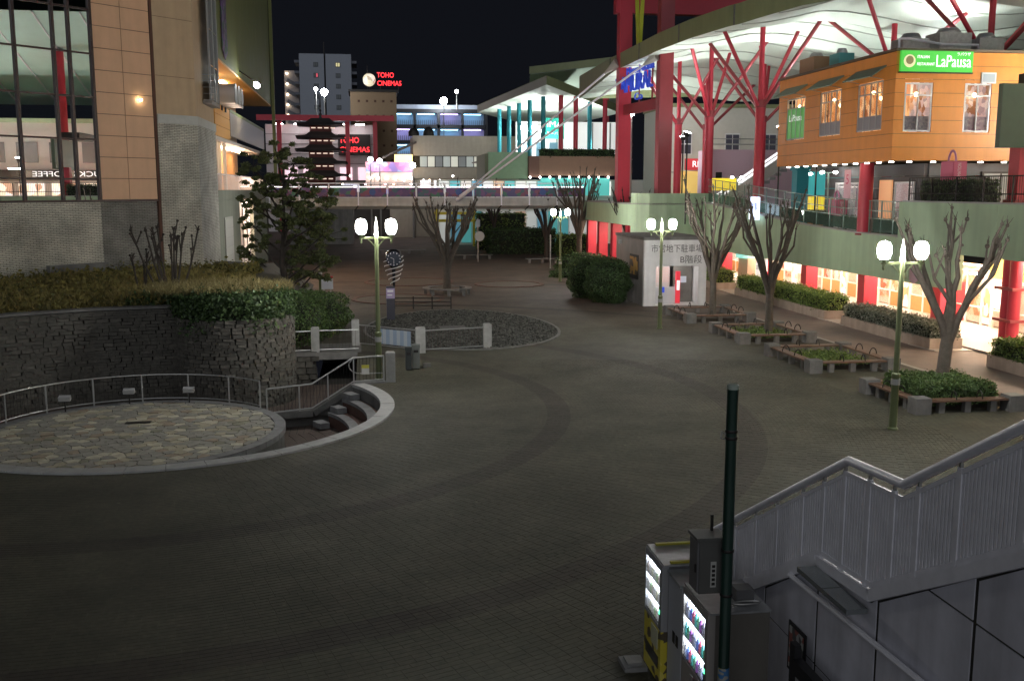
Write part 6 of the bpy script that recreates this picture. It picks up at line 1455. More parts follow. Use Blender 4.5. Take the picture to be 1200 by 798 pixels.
build(MB().plate([(29,12,22.5),(50,12,16.0),(50,45,16.0),(29,45,22.5)], .1, (0,0,1)), 'soffit', mat('row_soffit',(.52,.74,.68),.5,var=.1,vs=.5), rcn)
for y in range(14,45,4): build(MB().bar((29.2,y,22.4),(49.5,y,16.1),.12,.2), 'soffit_rib', m_rail, rcn); build(MB().plate([(28.95,12,22.4),(28.95,45,22.4),(28.95,45,23.8),(28.95,12,23.8)], .08, (-1,0,0)), 'rim', m_edge, rcn)
for y in (20,29,38):
    t = thing('row_column', {20:'red column at the near end of the coffee shop row',29:'red column in the middle of the coffee shop row',38:'red column at the restaurant end of the coffee shop row'}[y], 'column', (36.5,y,4.6), 'red columns of the coffee shop row')
    build(MB().tube([(36.5,y,4.6),(36.5,y,20.1)], .45, 16), 'shaft', m_red, t, True); build(MB().tube([(36.5,y,4.6),(36.5,y,4.75)], .55, 16), 'base', m_reddk, t)
for y, lab in ((24,'white flood lamp over the coffee shop row, near end'),(33.5,'white flood lamp over the coffee shop row, middle'),(42,'added flood lamp beside the coffee shop row, lighting the restaurant front')):  # restaurant-end lamp is added to brighten the restaurant front
    t = flood(37.2,y,10.0, lab, 14000 if y < 40 else 4200, (-.1,0,1) if y < 40 else (-.6,.45,.45)); build(MB().tube([(37.2,y,9.7),(37.2,y,4.6)], .06, 8), 'mast', m_iron, t)

# ================================================================ PORTAL FRAME, PODIUM AND FOOTBRIDGE
pod = thing('podium', 'curved sage concrete podium under the red portal frame', 'podium', (23,75,0))
pp = [(20.4,76.0),(20.5,74.6),(21.2,73.6),(22.4,73.1),(24,73.0),(25.9,73.25)]
for a, b in zip(pp, pp[1:]):
    build(MB().prism([a, b, (b[0]*.9+23.2*.1, b[1]+.5), (a[0]*.9+23.2*.1, a[1]+.5)], 0, 6.7), 'podium_wall', m_fascia, pod)
build(MB().prism(pp + [(25.9,97),(20.4,97)], 5.85, 5.95), 'podium_floor', MATS['deck_floor'], pod); build(MB().box(20.4,20.7,76.0,94,4.2,5.84), 'podium_side', m_fascia, pod)
for y in (79,84,89,93.5): build(MB().box(20.9,21.7,y-.4,y+.4,0,4.2), 'podium_column', m_red, pod)
for y in (80,85.5,91): build(MB().box(22.4,22.9,y,y+1.2,4.1,4.18), 'downlight', m_arclight, pod)
build(MB().box(21,31,76.5,97,4.2,4.35), 'podium_ceiling', MATS['warm_ceiling'], pod)
for k, c in enumerate(((.6,.06,.12),(.75,.7,.65),(.05,.35,.45),(.7,.65,.62),(.6,.06,.12),(.08,.15,.5),(.75,.4,.1))):
    build(MB().box(27.0,27.2,77+k*2.7,79.6+k*2.7,.05,4.15), 'shopfront', mat('far_front_%d' % k, c, .5, emit=c, es=.35), pod)
pt = thing('portal_frame', 'tall red steel portal frame carrying blue lettering', 'portal', (21.7,79,5.9))
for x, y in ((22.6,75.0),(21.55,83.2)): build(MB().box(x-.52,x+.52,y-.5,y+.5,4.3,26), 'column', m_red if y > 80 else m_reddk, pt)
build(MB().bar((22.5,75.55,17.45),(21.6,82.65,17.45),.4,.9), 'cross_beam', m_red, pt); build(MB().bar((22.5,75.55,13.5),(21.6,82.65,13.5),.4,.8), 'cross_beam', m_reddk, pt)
build(MB().box(20.7,32,82.75,83.65,21.3,23.0), 'top_beam', m_red, pt); build(MB().box(20.9,32,74.6,75.4,24.0,25.8), 'top_beam', m_red, pt)
m_lime = mat('lime_steel', (.50,.55,.04), .45)
build(MB().bar((21.7,78.0,24),(21.7,79.0,17.92),.26,.26).bar((21.7,80.4,24),(21.7,79.35,17.92),.26,.26), 'lime_strut', m_lime, pt)
for y in (77.2,79.8): build(MB().bar((22.5-(y-75.5)*.127,y,13.92),(22.5-(y-75.5)*.127,y,16.98),.1), 'sign_hanger', m_reddk, pt)
bs_ = thing('blue_letter_sign', 'blue block lettering hung inside the red portal frame', 'sign', (21.6,79,14))
m_blue = mat('letter_blue', (.02,.06,.42), .4, emit=(.03,.08,.8), es=.25)
text('Minami-osawa', .85, m_blue, bs_, (21.45,82.0,16.05), (.126,-1,0), (0,0,1), .05, width=5.6); text('TAMURAL', 1.9, m_blue, bs_, (21.1,84.0,14.45), (.126,-1,0), (0,0,1), .08, width=7.6); text('Co', .8, m_blue, bs_, (21.65,80.2,13.92), (.126,-1,0), (0,0,1), .05, width=1.6)
# stay rods down to the footbridge
for k, (y0, z0) in enumerate(((75.0,16.9),(83.2,17.3))):
    t = thing('stay_rod', ['white stay rod from the nearer portal column to the footbridge', 'white stay rod from the farther portal column to the footbridge'][k], 'rod', (10,95,6.2), 'stay rods of the footbridge')
    b = Vector((8.6+.3*k, 94.6, 6.0+k*.3)); a = Vector((21.9 if k == 0 else 20.9, y0, z0)); build(MB().tube([a, b], .085, 8), 'rod', m_rail, t); d = (b-a).normalized()
    build(MB().tube([a-d*.1, a+d*1.3], [.42,.1], 8), 'anchor_plate', mat('anchor_grey',(.42,.42,.38),.5), t); build(MB().tube([b-d*1.4, b], [.1,.2], 8), 'end_socket', m_rail, t)
br_ = thing('footbridge', 'pale footbridge with a patterned parapet spanning the street', 'bridge', (8,96.5,0))
m_br = mat('bridge_paint', (.46,.46,.43), .6, var=.1, vs=1, stain=.2)
build(MB().box(-14,20.9,95.0,99.5,5.95,6.15), 'deck', m_br, br_)
build(MB().add([(-14,95.3,5.15),(20.9,95.3,5.15),(20.9,94.8,5.45),(-14,94.8,5.45),(-14,94.8,5.94),(20.9,94.8,5.94),(20.9,99.4,5.94),(-14,99.4,5.94),(20.9,99,5.15),(-14,99,5.15)], [(0,1,2,3),(3,2,5,4),(4,5,6,7),(7,6,8,9),(9,8,1,0),(1,8,6,5,2),(0,3,4,7,9)]), 'girder', m_br, br_)
build(MB().box(-14,20.9,94.7,94.79,5.9,6.2), 'edge_beam', m_br, br_)
posters = patchmat('bridge_print', [(.10,.05,.14),(.14,.06,.16),(.05,.10,.12),(.18,.06,.10),(.06,.05,.15),(.04,.14,.09)], 2.2, stretch=(1,1,1.3))
m_strip = glow('rail_light', (1,.95,.95), 3.0)
for k in range(14):
    x0 = -14 + k*2.68 - .0; x1 = x0 + 2.68
    if x1 > 21: break
    build(MB().bar((x0,94.62,5.5),(x0,94.62,7.55),.12), 'post', m_rail, br_)
    build(MB().box(x0+.10,x1-.10,94.66,94.70,6.32,7.15), 'poster_panel', posters, br_)
    build(MB().bar((x0,94.6,5.5),(x0-.35,95.1,5.05),.07), 'bracket', m_iron, br_)
    build(MB().box(x0+.15,x1-.15,94.60,94.655,7.19,7.25), 'light_strip', m_strip, br_)
    if k % 3 == 2: build(MB().tube([(x0+1.3,94.64,6.74),(x0+1.3,94.61,6.74)], .3, 16), 'round_emblem', mat('emblem_blue',(.04,.08,.25),.5), br_)
build(MB().tube([(-14,94.62,7.55),(21,94.62,7.55)], .05, 6), 'top_rail', m_rail, br_); build(MB().tube([(-14,94.62,6.25),(21,94.62,6.25)], .04, 6), 'low_rail', m_rail, br_)
for x in (-11.5,): build(MB().box(x-.6,x+.6,96,98.5,0,5.1), 'pier', m_br, br_)

# ================================================================ UP THE STREET
# canopy with teal and red posts
tc = thing('far_canopy', 'white pointed canopy on teal and red posts beyond the footbridge', 'canopy', (26,135,11))
A, B_, C_, D_ = Vector((21.3,118,19.1)), Vector((16.7,150,18.2)), Vector((31,168,16.9)), Vector((35.8,140,17.6))
build(MB().add([A,B_,C_,D_], [(0,3,2,1)]), 'soffit', m_soffit, tc); build(MB().plate([A+Vector((0,0,1.0)),D_+Vector((0,0,1.0)),C_+Vector((0,0,1.0)),B_+Vector((0,0,1.0))], .05, (0,0,1)), 'roof_skin', m_edge, tc)
for p, q, m_ in ((B_,A,mat('rim_grey',(.42,.41,.36),.6)),(A,D_,m_edge),(D_,C_,m_edge),(C_,B_,m_edge)):
    build(MB().add([p,q,q+Vector((0,0,1.0)),p+Vector((0,0,1.0))], [(0,1,2,3),(3,2,1,0)][:1]), 'rim', m_, tc)
m_teal = mat('post_teal', (.03,.30,.36), .45)
def far_post(x, y, label, m_, z1=19, z0=10.9): tag(build(MB().tube([(x,y,z0),(x,y,z1)], .3, 12), 'canopy_post', m_, smooth=True), label, 'post', 'posts of the far canopy')
for k, (x, y) in enumerate(((19.2,144),(20.0,140),(20.8,136),(21.6,132),(22.6,127.5))): far_post(x, y, 'teal canopy post, %s counting from the tip of the canopy' % ['first','second','third','fourth','fifth'][k], m_teal, 18.25+.08*k)
for k, (x, y) in enumerate(((24.6,126),(26.6,126.5),(30.5,127),(32.4,127))): far_post(x, y, 'red canopy post, %s counting from the teal posts' % ['first','second','third','fourth'][k], m_red, 18.6)
far_post(29.4,131, 'teal canopy post standing alone between the red posts', m_teal, 18.4)
os_ = thing('olive_canopy', 'olive-edged slab canopy behind the pointed canopy', 'canopy', (32,162,11))
build(MB().plate([(25.4,155,24.4),(44,153,26.6),(46,178,20.8),(29,180,20.4)], .05, (0,0,-1)), 'soffit', mat('soffit_pale_green',(.5,.62,.52),.6), os_)
build(MB().plate([(25.3,154.9,24.42),(44,152.9,26.62),(44,152.9,27.7),(25.3,154.9,25.5)], .1, (0,1,0)), 'rim', m_edge, os_); build(MB().bar((40,165,4.5),(40,165,23.6),.5), 'support', m_reddk, os_)
ws = thing('lit_terrace_shop', 'bright white glazed shop under the far canopy', 'shop', (28,142,11))
build(MB().box(21.5,38,143,144,10.9,16.5), 'back_wall', mat('shop_white_wall',(.8,.82,.8),.6,emit=(1,1,.97),es=.42), ws)
for k in range(6): build(MB().box(22+k*2.6,22.2+k*2.6,142.7,142.95,10.9,16.4), 'mullion', m_steel, ws)
for k in range(3): build(MB().box(22.4+k*1.9,23.6+k*1.9,142.6,142.68,11.0,13.6), 'display', mat('display_blue',(.15,.3,.4),.5), ws)
gs = thing('green_shop_sign', 'green illuminated sign board under the far canopy', 'sign', (24.5,133,14)); build(MB().box(23.6,26.3,132.4,132.7,13.6,16.3), 'board', mat('sign_seagreen',(.02,.30,.22),.5,emit=(.03,.45,.33),es=.5), gs)
text('IMA', 1.1, lw, gs, (23.9,132.38,14.9), (1,0,0), (0,0,1), .02, width=2.1); text('スーパー', .5, lw, gs, (23.9,132.38,14.0), (1,0,0), (0,0,1), .02, width=2.0)
fl = thing('canopy_lamp_group', 'glaring cluster of white lamps beneath the pointed canopy', 'lamp', (23,139,15)); 
for k in range(5): build(MB().sphere((21.6+k*.9,139.5,15.5-.35*(k%2)), .28, 10, 7), 'globe', glow('cluster_light',(.96,1,.98),55), fl)
build(MB().tube([(21,139.6,15.9),(26,139.6,15.9)], .06, 6), 'rod', m_iron, fl)
ter = thing('terrace', 'green and brown terrace block with lit shops beneath', 'building', (24,130,0))
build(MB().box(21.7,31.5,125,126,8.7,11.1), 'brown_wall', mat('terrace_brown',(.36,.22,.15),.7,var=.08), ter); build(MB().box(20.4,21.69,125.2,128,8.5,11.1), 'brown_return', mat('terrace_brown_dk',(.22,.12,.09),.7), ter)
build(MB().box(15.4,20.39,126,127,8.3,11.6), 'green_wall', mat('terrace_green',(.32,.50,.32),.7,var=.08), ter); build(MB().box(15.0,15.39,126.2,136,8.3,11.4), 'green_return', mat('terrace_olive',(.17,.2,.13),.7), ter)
build(MB().box(15.4,34,126.2,146,10.7,10.85), 'terrace_floor', MATS['deck_floor'], ter); build(MB().box(9,38,127.5,128,0,8.2), 'shop_wall', mat('far_shop_wall',(.6,.6,.55),.6), ter)
cols_f = [(.75,.78,.75),(.1,.45,.5),(.8,.75,.7),(.15,.4,.55),(.8,.8,.8),(.75,.5,.35),(.12,.5,.5),(.8,.8,.75)]
for k in range(16):
    c = cols_f[k % 8]; build(MB().box(9.3+k*1.4,10.5+k*1.4,127.3,127.49,6.2,8.0), 'shop_window', mat('far_win_%d' % (k%8), c, .5, emit=c, es=.8), ter)
    c = cols_f[(k*3) % 8]; build(MB().box(9.3+k*1.4,10.5+k*1.4,127.3,127.49,.3,4.2), 'shop_window', mat('far_low_%d' % ((k*3)%8), tuple(.5*v for v in c), .5, emit=c, es=.3), ter)
for k in range(9): build(MB().sphere((20.5+k*1.25,124.8,8.5), .13, 8, 6), 'string_lamp', glow('string_light',(1,.97,.9),14), ter)
build(MB().box(22,30.8,125.3,126.0,6.2,8.4), 'teal_front', mat('teal_front',(.1,.5,.45),.5,emit=(.12,.6,.55),es=.45), ter)
t = thing('terrace_hedge', 'dark hedge growing along the top of the brown terrace wall', 'hedge', (26.5,125.5,11.1)); box_hedge(t, 21.9,31.4,125.05,126.3,10.9,11.9,2600,lf_dark,.13)
# cream block up the street
cb_ = thing('cream_block', 'cream two-storey shop block with a window band', 'building', (14,152,0))
m_cream = mat('cream_wall',(.42,.37,.30),.7,var=.08,stain=.1)
build(MB().box(7.2,23,150,160,11.9,14.8), 'upper_wall', m_cream, cb_); build(MB().box(7.2,23,150,160,8.6,10.2), 'spandrel', m_cream, cb_); build(MB().box(7.4,23,150.4,159,0,8.55), 'lower_wall', m_cream, cb_); build(MB().box(7.4,23,150.6,159,10.2,11.9), 'dark_core', m_joint, cb_)
for k in range(10): build(MB().box(8.2+k*1.15,9.2+k*1.15,150.3,150.55,10.3,11.8), 'window', mat('cream_win_%d' % (k%3), ((.35,.38,.36),(.5,.5,.45),(.2,.22,.22))[k%3], .3, emit=((.35,.38,.36),(.6,.6,.5),(.1,.1,.1))[k%3], es=.5), cb_)
for k in range(6): build(MB().box(8.2+k*2,9.7+k*2,150.2,150.38,6.0,8.3), 'lit_shop', mat('lit_shop_white',(.9,.85,.85),.5,emit=(1,.92,.95),es=1.1), cb_)
for k, (x, h) in enumerate(((7.4,1.2),(9.6,1.4))): 
    t = thing('roof_tank', ['small dark dome on the corner of the cream block roof', 'second dark dome on the cream block roof'][k], 'tank', (x,152,14.8)); build(MB().lathe([(.8,0),(.8,.5),(.6,h*.8),(.2,h)], (x,152,14.82), 14), 'drum', m_iron, t, True)
lh = thing('tiled_roof_shop', 'small tiled-roof shop front glowing yellow', 'shop', (5.6,149,0)); build(MB().plate([(2.6,148,11.3),(7.6,148,13.6),(7.6,152,13.8),(2.6,152,11.5)], .3, (0,0,1)), 'roof', mat('dark_tile',(.08,.06,.05),.6), lh)
build(MB().box(4.4,7.0,148.6,149,10.0,12.0), 'lit_gable', mat('lit_yellow',(.9,.6,.2),.5,emit=(1,.65,.2),es=2.5), lh); build(MB().box(3.6,7.1,148.7,149.2,0,9.9), 'front', m_cream, lh)
ps_ = thing('party_fascia', 'pink and purple patterned shop fascia with bulbs', 'sign', (3.5,148,9)); build(MB().box(.2,7.0,147.6,147.9,9.5,10.9), 'board', patchmat('party_print',[(.5,.2,.45),(.3,.2,.5),(.6,.25,.3),(.35,.4,.6),(.55,.3,.55)],1.3,es=.22), ps_); build(MB().box(.2,7.0,147.6,148.2,7.0,9.4), 'front', mat('party_front',(.6,.5,.45),.5,emit=(.9,.6,.5),es=.35), ps_)
for k in range(6): build(MB().sphere((.8+k*1.2,147.4,8.6), .18, 8, 6), 'bulb', glow('party_bulb',(1,.8,.7),12), ps_)
# cinema building
ch_ = thing('cinema_building', 'white cinema hall with red posts and a dark roof', 'building', (-6,172,0))
m_cine = mat('cinema_white',(.62,.58,.58),.6,var=.06)
build(MB().box(-16,2,172,190,0,17.6), 'hall', m_cine, ch_); build(MB().plate([(-17,168.5,18.4),(5,168.5,18.4),(4,192,19.5),(-17,192,19.5)], .5, (0,0,1)), 'roof', mat('roof_dark',(.05,.045,.045),.6), ch_); build(MB().box(-17,5,168.2,168.48,18.0,18.9), 'eave', m_red, ch_)
for x in (-13.6,-7.5,-2.6,1.9): build(MB().box(x-.35,x+.35,169.5,170.2,0,18.0), 'red_post', m_red, ch_)
for k in range(5): build(MB().box(-13+k*3,-11+k*3,171.8,171.98,7.5,10.6), 'lit_opening', mat('cine_lit',(.9,.7,.75),.5,emit=(1,.7,.8),es=.8), ch_)
for k in range(4): build(MB().box(-16,1.8,171.9,171.99,11.2+k*1.6,11.26+k*1.6), 'panel_joint', m_joint, ch_)
for k in range(5): build(MB().box(-14.5+k*3.3,-13.0+k*3.3,169.8,170.2,17.5,17.6), 'added_eave_light', glow('eave_white',(1,.9,.92),26), ch_)  # strips added under the eave to brighten the hall wall
m_neon = glow('neon_red',(1,.03,.04),2.6,(.5,.02,.02))
s1 = thing('cinema_wall_sign', 'red lit cinema lettering on the white hall wall', 'sign', (-1.5,171.5,13)); build(MB().box(-4.2,1.1,171.5,171.9,12.6,16.0), 'backing', m_iron, s1); text('TOHO', 1.35, m_neon, s1, (-4.0,171.48,14.35), (1,0,0), (0,0,1), .05, width=3.2); text('CINEMAS', 1.2, m_neon, s1, (-4.0,171.48,12.9), (1,0,0), (0,0,1), .05, width=4.9)
tw = thing('cinema_tower', 'brown tower with rows of small square holes', 'building', (2,187,0)); m_tw = mat('tower_brown',(.27,.185,.11),.75,var=.06)
build(MB().box(-2.2,6.0,185,194,0,24.2), 'shaft', m_tw, tw); build(MB().box(-2.5,6.4,184.7,194.3,24.21,24.6), 'parapet', m_iron, tw)
for r_ in range(5):
    for c in range(5 if r_ else 5): build(MB().box(-.9+c*1.45,-.5+c*1.45,184.9,184.98,12+r_*2.6,12.4+r_*2.6), 'square_hole', m_gjoint, tw)
s2 = thing('cinema_roof_sign', 'red lit cinema lettering and globe on the brown tower roof', 'sign', (3,186,24.6)); text('TOHO', 1.25, m_neon, s2, (2.6,185.9,26.6), (1,0,0), (0,0,1), .08, width=3.0); text('CINEMAS', 1.2, m_neon, s2, (2.6,185.9,25.2), (1,0,0), (0,0,1), .08, width=4.3)
build(MB().sphere((1.2,186,26.4), 1.15, 18, 12), 'globe', patchmat('globe_print',[(.8,.7,.5),(.5,.4,.3),(.9,.85,.7),(.3,.3,.28)],1.0,es=.7), s2, True)
for x in (1.2,3.2,6.4): build(MB().bar((x,186,24.6),(x,186,25.3),.12), 'support', m_iron, s2)
build(MB().bar((.9,187,24.6),(.9,187,29),.08), 'mast', m_iron, s2)
# car park decks lit blue
gr_ = thing('parking_garage', 'open multi-deck parking garage glowing blue', 'building', (13,205,0)); m_dark = mat('garage_dark',(.05,.055,.065),.7)
for k in range(6): build(MB().box(5,24,200,222,6.8+k*3.0,7.5+k*3.0), 'deck', m_dark, gr_)
build(MB().box(5,24,203.4,203.8,0,23.6), 'inner_wall', mat('garage_wall',(.5,.58,.72),.6), gr_)
for k in range(5):
    for c in range(4): build(MB().box(6+c*4.6,9.4+c*4.6,202,202.4,9.6+k*3.0,9.7+k*3.0), 'deck_light', glow('garage_blue' if (k+c)%3 else 'garage_violet', (.35,.7,1.0) if (k+c)%3 else (.65,.5,1), 7), gr_)
for c in range(5): build(MB().box(5+c*4.7,5.5+c*4.7,200,200.5,0,21.8), 'column', m_dark, gr_)
bars = MB()
for k in range(5):
    for c in range(48): bars.bar((5.2+c*.39,200.1,7.5+k*3),(5.2+c*.39,200.1,8.4+k*3),.07)
o = build(bars, 'parapet_bars', m_dark, gr_); o['kind'] = 'stuff'
# apartment slab
ap = thing('apartment_tower', 'pale blue-grey apartment tower with small square windows', 'building', (-11,330,0)); m_ap = mat('apartment_grey',(.33,.36,.42),.7,var=.05,emit=(.33,.36,.42),es=.0)
build(MB().box(-19.6,-11.9,330,345,0,49.2), 'slab', m_ap, ap); build(MB().box(-11.4,-3.4,330,345,0,49.2), 'slab', m_ap, ap); build(MB().box(-11.9,-11.4,332,345,0,49), 'recess', m_joint, ap)
for r_ in range(7):
    for c, x in enumerate((-15.2,-8.3)):
        w = build(MB().box(x,x+1.5,329.85,329.98,45.2-r_*3.3,46.6-r_*3.3), 'window', mat('apt_pane',(.06,.07,.08),.3), ap); 
        for q in (0,1):
            lit = (r_,c,q) in ((0,1,0),(0,1,1),(1,0,1)); build(MB().box(x+.12+q*.68,x+.62+q*.68,329.78,329.84,45.35-r_*3.3,46.45-r_*3.3), 'pane', mat('apt_lit',(.6,.55,.3),.5,emit=(.9,.8,.4),es=.5) if lit and r_ == 0 else mat('apt_red',(.5,.1,.12),.5,emit=(.8,.1,.15),es=.6) if lit else mat('apt_dim',(.12,.14,.15),.3), w)
for r_ in range(8): build(MB().box(-21.2,-19.61,331,343,46.5-r_*3.3,47.3-r_*3.3), 'balcony', mat('apt_balcony',(.14,.15,.18),.6), ap); build(MB().box(-3.39,-1.7,331,343,46.5-r_*3.3,47.3-r_*3.3), 'balcony', MATS['apt_balcony'], ap)
build(MB().bar((-12,335,49),(-12,335,53.5),.25), 'mast', m_iron, ap)
a2 = thing('stair_tower_block', 'smaller pale block with lit open stair flights', 'building', (-24,340,0)); build(MB().box(-25,-20.4,340,350,0,45), 'slab', mat('apt2_grey',(.42,.38,.38),.7), a2)
for r_ in range(6): build(MB().bar((-24.2,339.6,42-r_*3.3),(-20.8,339.6,40.2-r_*3.3),.5,1.2), 'stair_flight', MATS['apt_balcony'], a2); build(MB().sphere((-24.1,339.3,44-r_*3.3), .35, 8, 6), 'stair_lamp', glow('stair_warm',(1,.8,.55),9), a2)
# pagoda before the cinema
pg = thing('pagoda', 'dark five-tiered pagoda standing before the cinema', 'pagoda', (-5.5,135,7.5)); m_roof = mat('pagoda_roof',(.035,.03,.03),.6); m_pw = mat('pagoda_wall',(.16,.04,.035),.6)
build(MB().box(-9.5,-1.5,131,139,0,7.5), 'base', m_conc_dark, pg)
def pagoda_roof(z, w):
    mb = MB(); n = 9; c = (-5.5,135)
    for lay, (k, dz) in enumerate(((1.0,0),(.62,.45),(.40,1.0))):
        for i in range(4):
            for j in range(n):
                t = j/n; a, b = [((-1,-1),(1,-1)),((1,-1),(1,1)),((1,1),(-1,1)),((-1,1),(-1,-1))][i]; x = a[0]+(b[0]-a[0])*t; y = a[1]+(b[1]-a[1])*t
                lift = .32*abs(2*t-1)**3 if lay == 0 else 0; mb.v.append((c[0]+x*w*k, c[1]+y*w*k, z+dz+lift))
    m_ = 4*n
    for lay in range(2):
        for i in range(m_): j = (i+1) % m_; mb.f.append((lay*m_+i, lay*m_+j, (lay+1)*m_+j, (lay+1)*m_+i))
    mb.f.append(tuple(range(m_))[::-1]); mb.f.append(tuple(range(2*m_,3*m_)))
    return build(mb, 'roof_tier', m_roof, pg)
for k in range(5):
    z = 8.6 + k*1.62; w = 3.5 - k*.14; pagoda_roof(z, w); wl_ = 1.75 - k*.1
    build(MB().box(-5.5-wl_,-5.5+wl_,135-wl_,135+wl_,z-1.05,z+.02), 'storey', m_pw, pg)
    for q in range(4): build(MB().box(-5.5-wl_+.2+q*.82,-5.5-wl_+.75+q*.82,135-wl_-.06,135-wl_-.01,z-.32,z-.18), 'lit_slot', mat('pagoda_lit',(.8,.6,.5),.5,emit=(1,.75,.6),es=.7), pg)
build(MB().lathe([(.25,0),(.12,.4),(.2,.6),(.06,.9),(.16,1.1),(.05,1.4),(.12,1.6),(.02,3.2)], (-5.5,135,16.0), 10), 'spire', m_roof, pg, True)
# glaring area lamps on masts
def mast_lamp(x, y, z, label, r=.5, es=90, z0=0.0):
    t = thing('mast_lamp', label, 'lamp', (x,y,z0), 'glaring mast lamps'); build(MB().tube([(x,y,z0),(x,y,z-.2)], [.14,.08], 8), 'mast', m_steel, t); build(MB().sphere((x,y,z), r, 12, 8), 'lamp_head', glow('mast_light_%d' % es,(.95,.98,1),es), t, True)
mast_lamp(-6.5,178,23.4, 'glaring white lamp above the pagoda', .6, 90, 19.3); mast_lamp(-7.9,178,23.9, 'smaller white lamp next to the glare above the pagoda', .3, 40, 19.3)
mast_lamp(15.5,198,23.9, 'glaring white lamp in front of the parking garage roof', .7, 90, 0); mast_lamp(18.5,203,26.2, 'slim white mast lamp on the garage roof', .35, 30, 22.5)
mast_lamp(.9,146,11.2, 'burning white lamp before the cinema entrance', .35, 40); mast_lamp(2.2,146,11.0, 'second burning white lamp before the cinema entrance', .35, 40); mast_lamp(6.9,146,10.4, 'burning white lamp at the corner of the cream block', .4, 40)
mast_lamp(23.0,86,13.6, 'burning white lamp between the portal columns', .32, 120, 5.9)
# walkway lamps
for x, y, lab in ((31.2,82,'twin walkway lamp before the escalator'),(28.6,63,'twin walkway lamp beside the tree column'),(27.5,57.2,'twin walkway lamp at the dark upper shop')):
    t = thing('walkway_lamp', lab, 'lamp', (x,y,4.5), 'small walkway lamps'); build(MB().tube([(x,y,4.5),(x,y,8.0)], .05, 8), 'pole', m_grail, t); build(MB().box(x-.45,x+.45,y-.02,y+.02,7.96,8.02), 'arm', m_grail, t)
    for s in (-.42,.42): build(MB().sphere((x+s,y,8.0), .14, 10, 6, .6), 'lamp_head', glow('walk_light',(1,.97,.92),45), t, True)
# buildings behind the walkway
cw = thing('cream_hall', 'cream hall with small paned windows behind the tree columns', 'building', (38,108,5)); m_ch = mat('cream_hall_wall',(.62,.60,.54),.65,var=.06)
build(MB().box(32.6,60,106,116,4.4,15.7), 'wall', m_ch, cw); build(MB().box(32.4,60,105.7,116,15.71,16.1), 'roof_edge', m_edge, cw)
for x in (33.4,38.8,43.0,46.2):
    w = build(MB().box(x,x+1.7,105.85,105.98,10.7,13.0), 'window', m_wf, cw)
    for i in range(2):
        for j in range(2): build(MB().box(x+.1+i*.78,x+.78+i*.78,105.8,105.845,10.8+j*1.1,11.75+j*1.1), 'pane', mat('hall_pane',(.06,.06,.09),.3), w)
build(MB().box(32.6,60,105,105.6,8.7,8.9), 'gallery', m_br, cw)
rsn = thing('red_shop_sign', 'red rounded shop sign with white marks behind the tree column', 'sign', (36,103,8)); build(MB().box(33.5,38.2,103,103.3,9.0,10.2), 'board', mat('sign_crimson',(.5,.04,.05),.5,emit=(.6,.05,.06),es=.35), rsn); build(MB().box(33,38.5,103.3,104,5,8.9), 'front', mat('shop_yellow',(.75,.5,.12),.6,emit=(.9,.6,.2),es=.3), rsn); text('RIO', .9, lw, rsn, (34.2,102.98,9.15), (1,0,0), (0,0,1), .03)
pkb = thing('pink_wall_block', 'pale pink wall block beside the escalator', 'building', (35,93,4.5)); build(MB().box(32.5,42,92,96,4.4,10.7), 'wall', mat('wall_pink',(.68,.48,.58),.6), pkb); build(MB().box(32.9,33.5,91.95,91.99,7.6,8.6), 'small_window', m_iron, pkb)
for z in (11.2,11.7): build(MB().tube([(32.5,92.1,z),(42,92.1,z)], .05, 6), 'roof_rail', m_steel, pkb)
es_ = thing('escalator', 'lit escalator flight rising behind the walkway', 'escalator', (33,84,4.5))
for dy in (0,1.4): build(MB().plate([(29,82+dy,4.6),(36.5,82+dy,9.6),(36.5,82+dy,10.7),(29,82+dy,5.7)], .12, (0,1,0)), 'side_panel', mat('escalator_grey',(.5,.5,.5),.5), es_); build(MB().bar((29,82.06+dy,5.85),(36.5,82.06+dy,10.85),.14), 'handrail', glow('escalator_strip',(1,1,1),1.2), es_)
for k in range(14): build(MB().box(29.2+k*.5,29.7+k*.5,82.13,83.39,4.45+k*.335,4.7+k*.335), 'step', m_tread, es_)
ysn = thing('yellow_sign', 'plain bright yellow sign box on the walkway', 'sign', (29.3,80,6)); build(MB().box(28.4,30.4,80,80.3,6.9,7.9), 'box', mat('sign_yellow',(.8,.58,.03),.5,emit=(1,.75,.05),es=.7), ysn); build(MB().bar((29.4,80.15,4.5),(29.4,80.15,6.9),.1), 'post', m_iron, ysn)
lsn = thing('lit_notice', 'white lit notice with blue writing on the walkway railing', 'sign', (25.6,63.8,5.1)); build(MB().box(25.55,25.62,63.0,64.7,5.0,6.5), 'panel', mat('notice_lit',(.8,.85,1),.5,emit=(.7,.8,1),es=1.3), lsn); text('催事', .6, m_blue, lsn, (25.545,64.5,5.5), (0,-1,0), (0,0,1), .004, width=1.2)
tcl = thing('teal_column', 'square teal column at the end of the dark upper shop', 'column', (28.0,62.5,4.5)); build(MB().box(27.7,28.5,62.1,62.9,4.5,8.4), 'shaft', m_teal, tcl); build(MB().box(27.6,28.6,62.0,63.0,8.2,8.43), 'capital', m_teal, tcl)
tsh = thing('teal_shop_front', 'teal and yellow shop front glimpsed past the teal column', 'shop', (31,66,4.5)); build(MB().box(29.5,35,66,66.4,6.6,8.2), 'teal_board', mat('teal_board',(.05,.4,.42),.5,emit=(.08,.5,.5),es=.4), tsh); build(MB().box(29.5,35,66,66.4,5.6,6.5), 'yellow_board', MATS['sign_yellow'], tsh); build(MB().box(29.4,35.1,66.1,66.5,4.5,5.5), 'counter', m_wood, tsh)
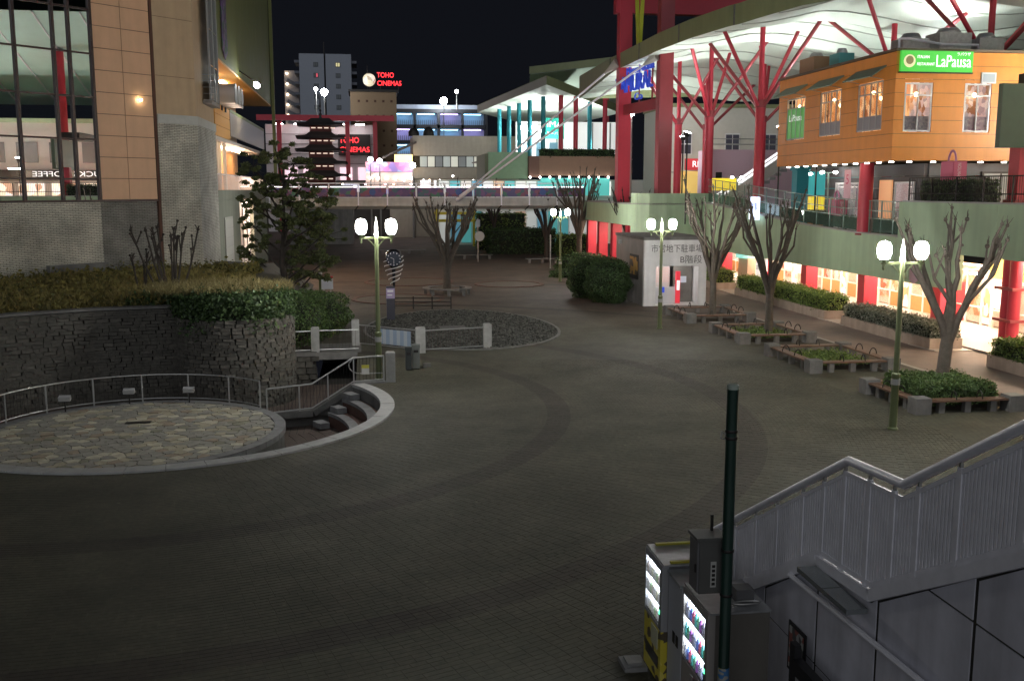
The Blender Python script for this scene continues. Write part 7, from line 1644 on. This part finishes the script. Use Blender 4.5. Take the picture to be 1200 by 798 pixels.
# under the bridge, far
uf = thing('street_end_front', 'dark shopfront row closing the street with small coloured screens', 'building', (3,160,0)); build(MB().box(-8,12,158,160,0,8.4), 'wall', mat('endwall',(.09,.085,.08),.7), uf)
for k, (x, z, w, h, c) in enumerate(((-3.4,6.6,2.6,1.2,(.8,.8,.95)),(.3,6.4,1.8,1.2,(.35,.4,.6)),(2.6,6.3,1.4,1.5,(.3,.3,.65)),(4.9,5.2,1.6,1.6,(.8,.85,1)),(7.4,3.4,.9,1.2,(.8,.35,.1)),(1.2,6.6,.9,.9,(.7,.12,.12)))): build(MB().box(x,x+w,157.8,157.98,z,z+h), 'screen', mat('screen_%d' % k, c, .5, emit=c, es=1.0), uf)
yg = thing('yellow_gantry', 'yellow striped steel gantry under the footbridge', 'gantry', (12,125,0)); m_gy = mat('gantry_yellow',(.6,.5,.04),.5)
for z in (3.0,3.9,4.7): build(MB().box(8.4,13.6,124,124.2,z,z+.35), 'bar', m_gy, yg)
for x in (8.6,13.2): build(MB().box(x,x+.3,124.2,124.5,0,5.1), 'leg', m_gy, yg)
for k in range(3): build(MB().sphere((9.2+k*1.4,123.8,5.4), .16, 8, 6), 'lamp', glow('gantry_lamp',(1,.75,.4),20), yg)

for x, y, z, e, lab, aim in ((23.5,131,11.4,5200,'added flood lamp under the pointed canopy beside the green sign',(.1,.1,1)),(30,131,11.4,5200,'added flood lamp under the pointed canopy at the red posts',(0,.1,1)),(22,142,11.4,4200,'added flood lamp under the tip of the pointed canopy',(-.1,.1,1)),(33,160,11.6,5200,'added flood lamp below the olive-edged slab canopy',(0,.1,1))):
    t = flood(x, y, z, lab, e, aim); build(MB().tube([(x,y,z-.3),(x,y,z-1.0)], .06, 8), 'stand', m_iron, t)  # uplights added to brighten the undersides of the far canopies

t = flood(-7.7,77.5,14.6, 'white flood lamp on an arm lighting the orange shop panels', 900, (-.45,-.75,-.6)); build(MB().tube([(-7.7,77.6,14.75),(-8.95,77.6,15.6)], .05, 8), 'arm', m_iron, t)
fr_ = thing('promenade_lights', 'scattered small coloured lamps along the promenade behind the footbridge', 'lights', (5,140,7)); r9 = random.Random(9)
build(MB().tube([(-12,140,7.6),(24,140,7.6)], .03, 5), 'wire', m_iron, fr_)
for k in range(26):
    x = -11 + k*1.35 + r9.uniform(-.4,.4); c = r9.choice(((1,.95,.9),(1,.95,.9),(1,.25,.3),(1,.6,.35),(1,.5,.7))); z = 7.6 + r9.choice((.0,.5,1.1)); build(MB().sphere((x,140,z+.12), .13, 8, 6), 'bulb', glow('prom_%d' % int(c[1]*100), c, 22), fr_); build(MB().tube([(x,140,7.6),(x,140,z+.02)], .02, 5), 'stem', m_iron, fr_)
